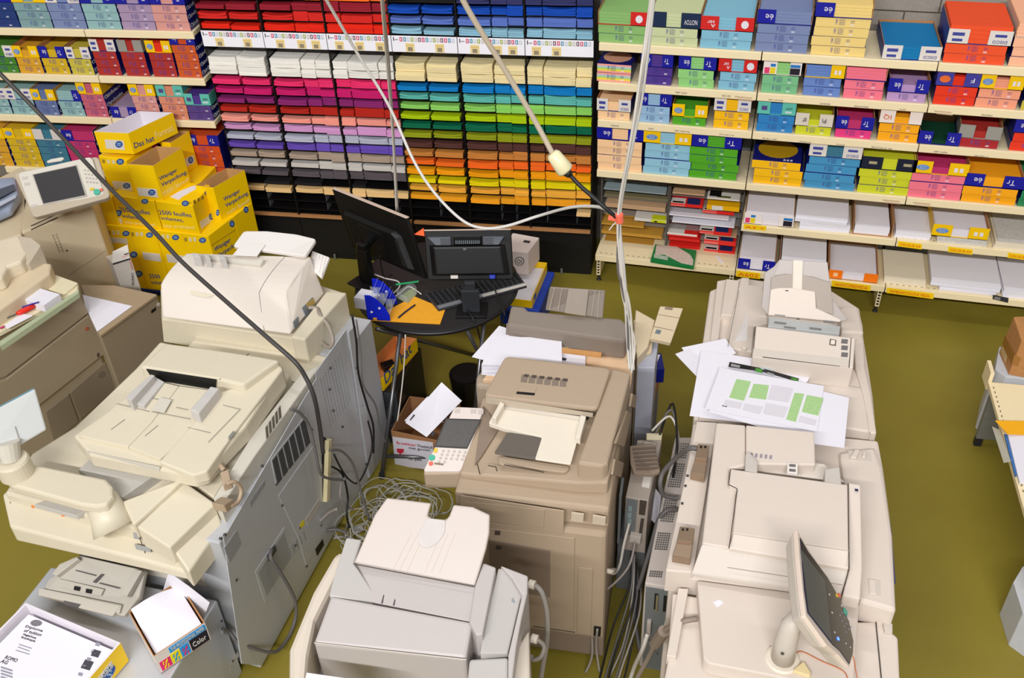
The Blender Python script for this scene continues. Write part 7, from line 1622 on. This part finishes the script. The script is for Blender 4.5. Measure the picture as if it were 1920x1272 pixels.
lpile(FRR, 1757, 1850, z5, .045, .42, mat('pack_wrap', (206,202,196), .3, noise=.14, nscale=50), 'printed wrapped paper pack under the yellow carton, fifth shelf', 'paper_pack', group=None, cat='pack')
ltray(1747, 1852, z5+.047, .085, 'yellow', 'white', 'on a wrapped pack, fifth shelf right', fillh=.65)
lpile(FRR, 1864, 1960, z5, .05, .42, M_crm, 'cream paper in torn wrapping at the right end of fifth shelf')
lpile(FRR, 1872, 1965, z5+.052, .006, .40, mat('pack_wrap', (206,202,196)), 'torn printed wrapping lying on the cream paper, fifth shelf', 'paper_wrap', group=None, cat='wrap')
ltray(1383, 1452, z6, .085, 'blue', 'white', 'with white paper, left end of lowest shelf', fillh=1.0)
ltray(1458, 1550, z6, .13, 'brown', None, 'with white paper behind the feeder tray, lowest shelf', open_left=True, open_right=True)
lpile(FRR, 1461, 1544, z6+.0045, .12, .40, M_paper, 'white paper in the brown carton behind the grey feeder tray', t=.03)
ltray(1553, 1645, z6, .07, 'orange', 'white', 'with white paper, lowest shelf right', fillh=.6)
lpile(FRR, 1657, 1735, z6, .045, .36, M_crm, 'off-white paper stack just right of the shelf leg on lowest shelf', t=.04)
lpile(FRR, 1762, 1868, z6, .03, .42, M_paper, 'white paper stack below the wide one, lowest shelf')
lpile(FRR, 1746, 1876, z6+.032, .045, .42, M_paper, 'wide white paper stack with the folded top sheet, lowest shelf', rz=-.02)
lpile(FRR, 1879, 1970, z6, .06, .40, M_paper, 'white paper stack at the right end of the lowest shelf')
PRV = Plane((0,-.0022,1), (1,-.0022,1), (0,-.0022,0))
b_l = thing('barcode_label', PRV.hit((1876,560)), 'dark barcode label strip hanging over the lowest shelf rail', 'label')
plate('label_strip', PRV, [(1862,553),(1891,559),(1890,568),(1861,561)], .002, mat('label_dark', (50,48,54), .5, noise=0), b_l); plate('barcode', PRV, [(1865,556),(1876,558),(1875,563),(1864,561)], .003, mat('label_greydark', (130,128,122)), b_l)
# tape labels and little printed names on the price rails
M_tape = mat('tape_yellow', (248,206,10), .5, noise=0); M_red_i = mat('ink_red', (226,84,20), .6, noise=0); M_gr_i = mat('ink_grey', (120,112,104), .6, noise=0)
def rail_label(bay_, q, txt=None, name='shelf_label'):
    o = plate(name, PRV, q, .0012, M_tape, bay_)
    if txt: ptext(PRV, txt, (q[3][0]*.92+q[2][0]*.08, q[3][1]*.92+q[2][1]*.08-2), (q[2][0]*.92+q[3][0]*.08, q[2][1]*.92+q[3][1]*.08-2), (q[0][0]*.92+q[1][0]*.08, q[0][1]*.92+q[1][1]*.08+3), M_red_i, bay_, lift=.002)
B1, B2 = BAYS[1], BAYS[2]
rail_label(B1, [(1395,420),(1437,424.5),(1436,433),(1394,429)], 'A3 +')
rail_label(B2, [(1684,452),(1729,458),(1728,468),(1683,462)], 'CALQUE A4')
rail_label(B2, [(1778,462.5),(1824,468),(1823,478),(1777,472.5)], 'CALQUE A3')
rail_label(B2, [(1890,473.5),(1925,478),(1924,488),(1889,483.5)], 'CALQUE')
rail_label(B1, [(1381,507),(1426,512.5),(1425,523.5),(1380,518.5)], 'A602')
rail_label(B1, [(1560,526),(1633,535.5),(1632,546),(1559,537)], 'A4/A3/COPIES/MEDIA')
rail_label(B2, [(1663,539.5),(1751,550.5),(1750,561),(1662,549.5)], 'RAME/A4/COULEUR MEDIA')
for s_, bay_, p0, p1, ph in (('VERT GOLF',BAYS[0],(1266,174.5),(1288,176.5),(1266,171.5)), ('BLEU CIEL',BAYS[0],(1354,180.5),(1370,182),(1354,177.5)), ('CHAMOIS',BAYS[0],(1145,236.5),(1160,238),(1145,233.5)), ('BLEU',BAYS[0],(1216,242),(1226,243),(1216,239.5)),
   ('VERT MENTHE',BAYS[0],(1264,246),(1293,249),(1264,243.5)), ('JAUNE VIF',BAYS[0],(1348,253),(1376,256),(1348,250.5)), ('VERT NATURE',B1,(1440,188),(1468,190),(1440,185.5)), ('LAVANDE',B1,(1537,195.5),(1556,197),(1537,192.5)), ('EGLANTINE',B1,(1602,200.5),(1628,202.5),(1602,197.5)), ('LILAS',B1,(1686,206),(1698,207),(1686,203.5)),
   ('SAUMON',B2,(1840,216.5),(1860,218.5),(1840,213.5)), ('BLEU VIF',B1,(1430,260.5),(1456,263),(1430,258)), ('JONQUILLE',B1,(1498,267),(1520,269),(1498,264)), ('FUCHSIA',B1,(1568,272.5),(1584,274),(1568,269.5)), ('BOUTON D OR',B1,(1634,277),(1672,281),(1634,274)), ('VERT SAPIN',B2,(1750,285.5),(1776,288),(1750,282.5)), ('GROSEILLE',B2,(1826,293.5),(1852,296),(1826,290.5))):
    ptext(PRV, s_, p0, p1, ph, M_gr_i, bay_, lift=.0008)
for bay_, p in ((B2,(1752,207)),(BAYS[0],(1378,180)),(B1,(1655,374)),(B2,(1712,379))):
    for k in range(2): plate('hand_note', PRV, [(p[0]+k*4,p[1]+k*4.2),(p[0]+32+k*2,p[1]+3+k*4.2),(p[0]+32+k*2,p[1]+5.4+k*4.2),(p[0]+k*4,p[1]+2.4+k*4.2)], .0006, mat('note_ink', (214,172,140), .7, noise=.5, nscale=900), bay_)
# acrylic organisers with envelopes under the first bay
TO = .20
PO_ = Plane((0,TO,.5), (1,TO,.5), (0,TO,.2))
for (pa, pb, lab) in ((1127,1249,'clear organiser with kraft envelopes on the lowest shelf, left one'), (1252,1386,'clear organiser with red envelope boxes on lowest shelf, right one')):
    xa, xb = FRR.sat(pa, TO, .4), FRR.sat(pb, TO, .4)
    T = thing('envelope_organiser', FRR.w((xa+xb)/2, TO+.12, z6), lab, 'organiser')
    M_or = mat('organiser_smoke', (120,112,104), .15, noise=0, alpha=.55)
    for xx in (xa, xb): mb = MB(); mb.box(xx-.004, xx+.004, TO, TO+.262, z6+.001, .885); part('side_wall', mb, M_or, T)
    mb = MB(); mb.box(xa, xb, TO+.255, TO+.262, z6+.001, .885); part('back_wall', mb, mat('organiser_back', (84,76,66), .4), T)
    mb = MB(); mb.box(xa+.0045, xb-.0045, TO, TO+.255, .872, .876); part('top_board', mb, mat('organiser_board', (150,112,70), .6), T)
    for zz in (.80,.735,.665,.60,.535,.465,.395,.325): mb = MB(); mb.box(xa+.0045, xb-.0045, TO+.04, TO+.255, zz-.003, zz); part('clear_shelf', mb, mat('organiser_clear', (180,176,170), .1, noise=0, alpha=.35), T)
ORGN = [0]
def env(p0, p1, h, m, label, name='envelope_stack', group='envelopes and boxes in the organisers', top=None, split=None, dep=.23, t0=.0):
    a, b = PO_.hit(p0), PO_.hit(p1); z = (a.z+b.z)/2
    T = thing(name, ((a.x+b.x)/2, TO+t0, z), label, 'envelopes' if 'stack' in name else 'box', group)
    w2 = (b.x-a.x)/2
    mb = MB(); n = 2 if h > .015 else 1
    for i in range(n): mb.box(-w2, w2, .003*i, dep, h*i/n, h*(i+1)/n-.0007)
    o = bpy.data.objects.new('body', mb.mesh('body', [m])); link(o, T)
    def tp(x0, x1, y0, y1, mm, nm='printed_panel'):
        mb = MB(); mb.box(-w2+2*w2*x0, -w2+2*w2*x1, dep*y0, dep*y1, h-.0006, h+.0006); link(bpy.data.objects.new(nm, mb.mesh(nm, [mm])), T)
    def fp(x0, x1, mm, v0=0, v1=1, nm='front_band'):
        mb = MB(); mb.box(-w2+2*w2*x0, -w2+2*w2*x1, -.0012, 0, h*v0, h*v1-.001); link(bpy.data.objects.new(nm, mb.mesh(nm, [mm])), T)
    if top == 'red': tp(.0,.45,.02,.35,M_lab); tp(.05,.4,.05,.14,mat('band_darkred', (150,30,40), .5, noise=0)); tp(.5,.9,.03,.4,mat('photo_navy', (36,50,100), .3)); fp(0,.45,mat('band_rose', (232,110,100), .5, noise=0),.1,.7)
    if top == 'whitered': tp(.0,.55,.0,.5,M_lab); fp(0,.97,M_lab,.4,1)
    if top == 'photo': tp(.06,.42,.1,.6,M_black); tp(.3,.72,.06,.16,mat('photo_green', (84,92,40), .4)); fp(.25,.75,mat('band_offwhite', (236,228,214), .4, noise=0),.5,1)
    if top == 'yellow': fp(.16,.5,M_lab)
    if top == 'lime': fp(.53,.98,mat('label_lime', (206,214,30), .4, noise=0)); tp(.53,.98,.02,.3,mat('label_lime', (206,214,30))); fp(.62,.72,mat('band_orange', (234,100,60), .5, noise=0),.1,.6)
    return T
M_kr = mat('kraft', (196,146,52), .7, noise=.06); M_bg = mat('sheet_bluegrey', (150,166,168), .5, noise=.02); M_ol = mat('sheet_olive', (122,112,82), .6, noise=.03); M_bgs = mat('sheet_beige', (196,160,122), .65, noise=.04); M_rd = mat('box_red', (222,40,34), .4, noise=.02); M_yb = mat('box_yellow', (236,178,10), .4, noise=.02)
def O1(x, y): return (1120+x/7.95, 320+y/7.95)
def O2(x, y): return (1240+x/7.07, 320+y/7.07)
env(O1(100,275), O1(1020,345), .008, M_bg, 'blue grey sheets, topmost in the left organiser', dep=.24, t0=-.01)
env(O1(95,425), O1(1050,490), .02, M_ol, 'olive grey card stack, second from top in left organiser', t0=.03)
env(O1(120,545), O1(1010,615), .032, M_bgs, 'beige envelope stack in the upper half of the left organiser')
env(O1(555,735), O1(1030,775), .022, M_lab, 'white box with a lime green label in the left organiser', 'envelope_box', top='lime', t0=-.01)
env(O1(100,730), O1(540,760), .006, M_kr, 'kraft envelopes left of the lime labelled box', t0=.06)
env(O1(60,812), O1(690,850), .014, M_kr, 'short kraft envelopes, third tier from the bottom in left organiser')
env(O1(50,940), O1(960,1015), .022, M_kr, 'long kraft envelopes, second tier from the bottom in left organiser')
env(O1(100,1075), O1(830,1135), .014, M_kr, 'kraft envelopes in the bottom tier of the left organiser', t0=.005)
env(O2(150,298), O2(570,345), .012, M_bgs, 'pale sheets at the top left of the right organiser')
env(O2(605,372), O2(1035,412), .012, M_lab, 'white box with a dark photo at top of the right organiser', 'envelope_box', top='photo')
env(O2(122,465), O2(545,502), .022, M_rd, 'red and white envelope box, uppermost red one on the left', 'envelope_box', top='red')
env(O2(598,520), O2(1030,540), .034, M_yb, 'yellow envelope box with a white band in right organiser', 'envelope_box', top='yellow')
env(O2(92,595), O2(890,660), .010, M_paper, 'white envelopes under the upper red boxes in right organiser')
a_ = env(O2(540,598), O2(955,634), .022, M_rd, 'red and white envelope box on the white envelopes, right', 'envelope_box', top='red', t0=.02); a_.location.z += .012
env(O2(140,685), O2(965,762), .012, M_paper, 'second white envelope layer in the right organiser')
env(O2(75,860), O2(482,895), .028, M_rd, 'red envelope box with a white slanted top, lower left pile', 'envelope_box', top='whitered')
env(O2(95,925), O2(505,965), .020, M_rd, 'plain red envelope box in middle of the lower left pile', 'envelope_box', t0=.01)
env(O2(100,1010), O2(505,1052), .022, M_rd, 'plain red envelope box at bottom of the lower left pile', 'envelope_box')
env(O2(575,858), O2(995,888), .008, M_bgs, 'pale envelopes under a red box, lower right of the organiser')
a_ = env(O2(505,815), O2(925,850), .024, M_rd, 'red envelope box above the pale envelopes, lower right', 'envelope_box', top='red', t0=-.02)
env(O2(562,970), O2(985,1003), .034, M_rd, 'thick red envelope box, second from bottom on lower right', 'envelope_box', top='red')
env(O2(562,1078), O2(972,1120), .024, M_rd, 'red envelope box at the bottom right of the organiser', 'envelope_box', top='red')
lf = [A(*p, z6+.028) for p in ((1229,457.5),(1306,469.5),(1301,500),(1220,486.5))]
T = thing('leaflet_box', A(1262,480,z6+.001), 'green and white leaflet box lying on the lowest shelf', 'box'); mb = MB(); mb.prism(lf, [V(q.x,q.y,z6+.001) for q in lf]); part('box_body', mb, mat('leaf_green', (20,120,60), .4), T, .001)
pz = ZP(z6+.028); plate('pale_picture', pz, [(1231,459),(1240,460),(1270,463),(1294,478),(1300,488),(1299,498),(1278,494),(1246,478),(1228,478)], .0008, mat('leaf_pale', (206,186,170), .5, noise=.12, nscale=40), T)
for k in range(3): plate('text_line', pz, [(1226,477+k*2.4),(1252,482+k*2.4),(1252,483.2+k*2.4),(1226,478.2+k*2.4)], .0008, M_lab, T)
sl = [A(*p, z6+.003) for p in ((1342,480),(1346,480),(1357,493),(1352,494))]; mb = MB(); mb.prism(sl, [q-V(0,0,.0018) for q in sl]); solo('paper_slip', mb, M_paper, 'small white slip on the lowest shelf right of the leaflet', 'paper')
# ================================================================== low shelf at the right edge
T = thing('low_shelf', (2.62,-1.7,0), 'low cream shelf unit running along the right edge of the photo', 'shelving')
s0, s1 = A(1853,716,.45), A(1922,962,.45); ds = (s1-s0).normalized(); ns = V(-ds.y, ds.x, 0)
if ns.x < 0: ns = -ns
q = [s0, s0+ds*1.5, s0+ds*1.5+ns*.45, s0+ns*.45]; mb = MB(); mb.prism(q, [k-V(0,0,.03) for k in q]); part('shelf_board', mb, M_shelf, T, .003)
mb = MB()
for k in range(22):
    c_ = s0+ds*(.05+k*.04)+ns*.02; mb.box(c_.x-.003, c_.x+.003, c_.y-.008, c_.y+.008, .4495, .4507)
tag(part('slot_row', mb, mat('slot_brown', (120,105,80)), T), kind='stuff')
mb = MB(); q = [s0+ds*.02+ns*.02, s0+ds*.05+ns*.02, s0+ds*.05+ns*.40, s0+ds*.02+ns*.40]; mb.prism([V(k.x,k.y,.419) for k in q], [V(k.x,k.y,.06) for k in q]); part('base_leg', mb, M_post, T)
mb = MB(); q = [s0+ds*.02+ns*.02, s0+ds*.05+ns*.02, s0+ds*.05+ns*.06, s0+ds*.02+ns*.06]; mb.prism([V(k.x,k.y,.06) for k in q], [V(k.x,k.y,.0) for k in q]); part('levelling_foot', mb, M_foot, T)
mb = MB(); q = [s0-ds*.12+ns*.0, s0-ds*.004+ns*.0, s0-ds*.004+ns*.02, s0-ds*.12+ns*.02]; mb.prism([k+V(0,0,.06) for k in q], [k-V(0,0,.06) for k in q]); part('end_bracket', mb, M_shelf, T)
wq = [A(1868,690,.47), A(1886,706,.47), A(1926,712,.47), A(1920,672,.47)]
T = thing('white_carton', wq[1]-V(0,0,.3), 'white box under the brown paper bag at the right edge', 'box'); vprism('box_body', [(1866,692,.46),(1886,707,.46),(1940,712,.46),(1940,660,.46),(1874,650,.46)], 0, mat('box_coolwhite', (196,198,202), .5), T, .003)
T = thing('paper_bag', A(1900,690,.47), 'brown paper bag with a taped band on the right edge shelf', 'bag')
bq = [A(1873,662,.461), A(1891,703,.461), A(1940,712,.461), A(1940,660,.461)]; bc_ = sum(bq, Vector())/4; tq_ = [q.lerp(bc_, k)+V(0,0,.25+h) for q, k, h in zip(bq, (.10,.16,.10,.10), (.02,-.02,0,.02))]
mb = MB(); mb.prism(tq_, bq); part('bag_body', mb, mat('bag_brown', (176,124,72), .8, noise=.08), T, .003)
pb_ = Plane(bq[0], bq[1], tq_[0]); pb2 = Plane(bq[1], bq[2], tq_[1])
plate('tape_band', pb_, [(1885,628),(1902,665),(1897,683),(1880,645)], .002, mat('band_olive', (150,104,44), .5), T); plate('tape_band', pb2, [(1902,665),(1940,684),(1938,700),(1897,683)], .002, mat('band_olive', (150,104,44)), T); plate('bag_label', pb_, [(1880,650),(1888,668),(1885,680),(1877,660)], .002, mat('label_bag', (196,168,120), .5), T)
o = sheet('yellow_envelope', [(1866,789,.50),(1940,790,.475),(1940,816,.475),(1890,814,.47)], mat('envelope_yellow', (248,176,20), .55), 'yellow envelope lying on the right edge shelf', 'envelope', th=.003)
sheet('paper_sheet', [(1890,815,.470),(1940,817,.470),(1940,905,.470),(1912,905,.470)], M_paper, 'white sheets under the yellow envelope at the right edge', th=.012)
sheet('clear_sleeve', [(1860,800,.456),(1874,806,.456),(1896,866,.456),(1882,868,.456)], mat('sleeve_clear', (200,196,180), .2, alpha=.6), 'clear plastic sleeve hanging at the rim of the right edge shelf', 'sleeve', th=.002)
bl = [A(*p, .462) for p in ((1883,814),(1888,815),(1908,890),(1904,893))]; mb = MB(); mb.prism(bl, [q-V(0,0,.01) for q in bl]); solo('blue_folder', mb, mat('folder_blue', (60,110,170), .4), 'narrow blue folder edge beside the white sheets, right edge shelf', 'folder')
T = thing('white_carton', A(1915,1100,0), 'low white box on the floor at the right photo edge', 'box'); vprism('box_body', [(1900,1092,.25),(1918,1062,.25),(1960,1070,.25),(1960,1180,.25),(1918,1150,.25)], 0, mat('box_coolwhite', (196,198,202)), T, .003)
# ================================================================== hanging cables
def hang(pts, r, m, label, n=8, sides=8): return cable('hanging_cable', pts, r, m, label, n=n, sides=sides)
K = V(.60,-2.38,0)
tie = A(1160,410,2.0)
for k, (a, b, c_, e, f) in enumerate((((1222,0),(1200,170),(1184,270),(1161,400),(1166,500)), ((1226,0),(1206,170),(1187,270),(1163,400),(1170,500)), ((1220,-5),(1196,175),(1181,272),(1159,402),(1163,500)))):
    hang([A(a[0],a[1]-60,3.02), A(a[0],a[1],2.91), A(b[0],b[1],2.57), A(c_[0],c_[1],2.36), A(e[0],e[1],2.02), A(f[0],f[1],1.76), A(1172+k*4,570,1.56), A(1176+k*5,640,1.35), A(1180+k*4,694,1.225)], .0055, (M_cw, mat('cable_palegrey', (190,188,182), .5, noise=0), M_cw)[k], ['left white network cable of the hanging bundle over the middle copier','middle pale cable of the hanging bundle over the middle copier','right white network cable of the hanging bundle over the middle copier'][k])
hang([A(1164,430,1.94), A(1160,480,1.81), A(1168,560,1.59), A(1190,640,1.35), A(1184,700,1.22)], .004, M_cw, 'thin white cable splitting off below the orange tape')
hang([A(1160,420,1.97), A(1158,500,1.76), A(1166,540,1.65), A(1176,600,1.47), A(1178,680,1.24)], .005, M_cdg, 'dark grey cable in the bundle below the orange tape')
T = thing('orange_tape', tie, 'orange tape wrapped round the hanging cable bundle', 'tape'); mb = MB(); mb.tube([A(1161,402,2.02), A(1162,416,1.98)], .017, 10); part('wrap', mb, mat('tape_orange', (240,110,84), .5), T)
f = [A(1141,404,2.01), A(1160,408,2.0), A(1160,416,1.98), A(1140,413,1.99)]; mb = MB(); mb.prism(f, [q+V(0,.002,0) for q in f]); part('flag', mb, mat('tape_orange', (240,110,84)), T)
cable('cable_tie', [A(1156,416,1.98), A(1148,424,1.96), A(1142,432,1.94)], .003, M_cw, 'white cable tie end below the orange tape', 'tie')
e0, e1 = A(1036,288,2.24), A(866,-40,2.95)
hang([A(840,-90,3.05), e1, A(868,0,2.87), A(952,140,2.56), A(1002,225,2.37), e0], .012, mat('conduit_beige', (186,172,150), .45, noise=0), 'thick beige cable hanging diagonally from above to the plug')
T = thing('plug_coupling', A(1047,305,2.2), 'cream plug coupling at the lower end of the thick beige cable', 'plug')
p0, p1 = A(1035,287,2.243), A(1062,322,2.165); mb = MB(); mb.tube([p0, p0.lerp(p1,.12), p0.lerp(p1,.5), p0.lerp(p1,.9), p1], [.022,.031,.034,.038,.030], 14); part('plug_shell', mb, mat('plug_cream', (232,222,180), .25), T, smooth=True); mb = MB(); mb.tube([p1, p1.lerp(A(1070,330,2.145),.9)], [.022,.014], 10); part('plug_end', mb, M_cb, T, smooth=True)
hang([A(1066,325,2.155), A(1085,346,2.12), A(1110,368,2.08), A(1135,390,2.04), A(1156,408,2.0)], .009, M_cb, 'black cable from the cream plug to the cable bundle')
hang([A(590,-40,2.85), A(612,0,2.72), A(670,100,2.42), A(730,200,2.15), A(775,300,1.92), A(815,362,1.80), A(865,412,1.69), A(905,428,1.66), A(950,424,1.67), A(1010,405,1.71), A(1070,389,1.86), A(1120,388,1.95), A(1150,400,2.0), A(1158,410,2.0)], .0075, mat('cable_offwhite', (206,202,196), .45, noise=0), 'long off-white cable sagging from top left over the monitors')
for k in range(2):
    hang([A(713+k*4,-60,2.98), A(715+k*4,0,2.80), A(727+k*4,140,2.29), A(737+k*2,270,1.80), A(743+k*3,395,1.32)], .005, (M_cw, M_cg)[k], ['white upright cable hanging behind the left monitor','grey upright cable hanging just right of the white one'][k])
hang([A(-40,100,2.35), A(0,138,2.25), A(100,240,2.0), A(205,352,1.78), A(290,436,1.64), A(342,492,1.54), A(420,562,1.42), A(500,632,1.31), A(552,678,1.22), A(572,706,1.15), A(588,742,1.06), A(598,790,.9), A(606,850,.72)], .011, mat('cable_anthracite', (62,58,56), .4, noise=0), 'long dark grey power cable crossing the left side down to the copier back')
# ------------------------------------------------------------------ cords behind and between the machines
def cord(pts, r, m, label): return cable('cord', pts, r, m, label)
T = thing('plank', A(605,940,.25), 'narrow cream board with a black edge leaning on the left copiers', 'board')
q = [A(608,826,.66), A(617,828,.66), A(613,942,.33), A(604,941,.33)]; pln = Plane(*q[:3]); mb = MB(); mb.prism(q, [k-pln.n*.03 for k in q]); part('cream_face', mb, mat('board_cream', (216,204,160), .6), T)
q = [A(597,816,.68), A(608,826,.665), A(604,941,.335), A(595,930,.36)]; pln = Plane(*q[:3]); mb = MB(); mb.prism(q, [k-pln.n*.02 for k in q]); part('black_edge', mb, M_mon, T)
B = lambda px, py, x: CP + ray(px, py)*((x-CP.x)/ray(px, py).x)
cord([B(545,768,-.9), B(562,775,-.88), B(580,800,-.87), B(592,850,-.86), B(604,892,-.85), B(640,900,-.82), B(646,898,-.8)], .008, M_cdg, 'grey cord clipped along the top of the left copier back')
cord([B(618,845,-.84), B(640,846,-.82), B(662,872,-.80), B(676,920,-.78), B(692,975,-.74)], .007, M_cdg, 'grey cord arching beside the cream board')
cord([B(626,852,-.84), B(640,880,-.82), B(655,900,-.80), B(672,905,-.80), B(690,870,-.80), B(698,830,-.80), B(690,790,-.80)], .005, M_cb, 'black power cord looping right of the cream board')
cord([B(622,875,-.84), B(642,890,-.82), B(652,930,-.81), B(650,965,-.8), B(655,990,-.79)], .006, M_cb, 'black cord with plug dropping behind the left copiers')
cord([B(660,590,-.84), B(668,640,-.83), B(672,700,-.83), B(688,760,-.82), B(700,800,-.82), B(700,850,-.82)], .006, M_cb, 'black cord hanging beside the rounded copier')
cord([B(668,600,-.82), B(676,660,-.81), B(680,720,-.81), B(704,760,-.8), B(712,800,-.8), B(722,830,-.79)], .005, M_cdg, 'grey cord hanging next to the black one by the table')
cord([B(760,628,-.72), B(758,680,-.74), B(752,740,-.75), B(745,790,-.76)], .004, M_cw, 'white cord hanging under the round table')
cord([B(640,905,-.84), B(638,930,-.83), B(648,948,-.83), B(662,955,-.82)], .005, M_cg, 'short grey cord with a metal plug behind the left copiers')
for k, (p, q2) in enumerate((((600,978),(632,955)), ((612,995),(650,1000)), ((625,1010),(662,1012)))): cord([B(p[0],p[1],-.93), B((p[0]+q2[0])/2,(p[1]+q2[1])/2-4,-.88), B(q2[0],q2[1],-.82)], .009, (M_cg, M_cdg, M_cg)[k], ['upper grey plug lead low on the left copier back','middle dark plug lead low on the left copier back','lower grey plug lead low on the left copier back'][k])
sheet('paper_tag', [(661,990,.012),(679,985,.012),(682,995,.012),(664,1003,.012)], mat('tag_white', (196,194,192), .6, noise=.1), 'small white printed tag on the floor between copiers', 'tag')
cord([A(1003,1098,1.02), A(1016,1112,1.0), A(1026,1150,.9), A(1026,1200,.75), A(1018,1250,.6), A(1012,1290,.5)], .011, M_cg, 'thick grey cord from the upper plug of the pale copier')
cord([A(1007,1200,.92), A(1020,1212,.88), A(1014,1232,.84), A(1000,1238,.82), A(996,1230,.82)], .009, M_cg, 'short grey cord loop at the lower plug of the pale copier')
C3 = lambda px, py, z: A(px, py, z)
cord([C3(1192,1010,.5), C3(1180,1060,.42), C3(1150,1096,.40), C3(1115,1120,.42), C3(1094,1142,.40), C3(1108,1180,.25), C3(1110,1230,.1), C3(1098,1262,.02)], .006, M_cg, 'grey cord from the narrow computer across the middle copier')
cord([C3(1183,970,.6), C3(1170,1020,.5), C3(1162,1060,.4), C3(1150,1076,.45), C3(1128,1066,.55)], .007, M_cw, 'white cord ending at the grip on the middle copier')
cord([C3(1120,1180,.3), C3(1118,1215,.15), C3(1124,1260,.02)], .006, M_cg, 'grey cord from the socket low on the middle copier')
cord([C3(1308,842,1.06), C3(1290,842,1.04), C3(1265,862,.9), C3(1244,885,.8), C3(1238,908,.75), C3(1244,928,.68), C3(1262,934,.66), C3(1272,934,.66)], .012, M_cdg, 'thick dark grey cord from the upper bronze hinge block')
cord([C3(1270,956,.64), C3(1250,958,.65), C3(1234,978,.6), C3(1222,1020,.5), C3(1204,1080,.35), C3(1190,1130,.2), C3(1196,1200,.1), C3(1206,1240,.02)], .011, M_cdg, 'second thick dark grey cord running down beside the perforated computer')
cord([C3(1307,1161,.96), C3(1280,1166,.95), C3(1250,1180,.85), C3(1232,1200,.7), C3(1215,1235,.5), C3(1190,1280,.3)], .011, mat('cord_brown', (140,126,112), .5, noise=0), 'brownish cord with ferrite lump from the front cabinet')
T = thing('ferrite', C3(1236,1196,.74), 'brownish ferrite lump on the cord at the front cabinet', 'plug'); mb = MB(); mb.tube([C3(1245,1184,.83), C3(1228,1208,.66)], .024, 10); part('ferrite_body', mb, mat('cord_brown', (140,126,112)), T)
cord([C3(1214,1190,.5), C3(1204,1220,.4), C3(1190,1250,.2), C3(1178,1285,.05)], .010, M_cw, 'white cord from the plug on the slate plate')
rg = random.Random(11)
for k in range(7):
    x0 = .70+.012*k; cord([V(x0,-2.72-.02*k,.42-.03*k), V(x0+.02,-2.85-.03*k,.25), V(x0-.03+.02*(k%3),-3.0-.05*k,.10), V(x0+.01*(k%2)-.05,-3.25-.06*k,.012), V(x0-.06+.03*(k%4),-3.6-.04*k,.008)], .005, (M_cb,M_cdg,M_cg,M_cb,M_cdg,M_cb,M_cg)[k], f'{["first black","dark grey","pale grey","second black","lower dark grey","third black","lower pale grey"][k]} cord hanging between middle copier and perforated computer')
for k in range(3): cord([V(.72+.02*k,-2.28,.74-.01*k), V(.80,-2.22+.05*k,.80), V(.86,-2.34-.04*k,.74), V(.83,-2.48,.6-.1*k), V(.80,-2.6,.3)], .006, (M_cw, M_cdg, M_cb)[k], ['white','dark grey','black'][k]+' cord curling behind the narrow grey computer')
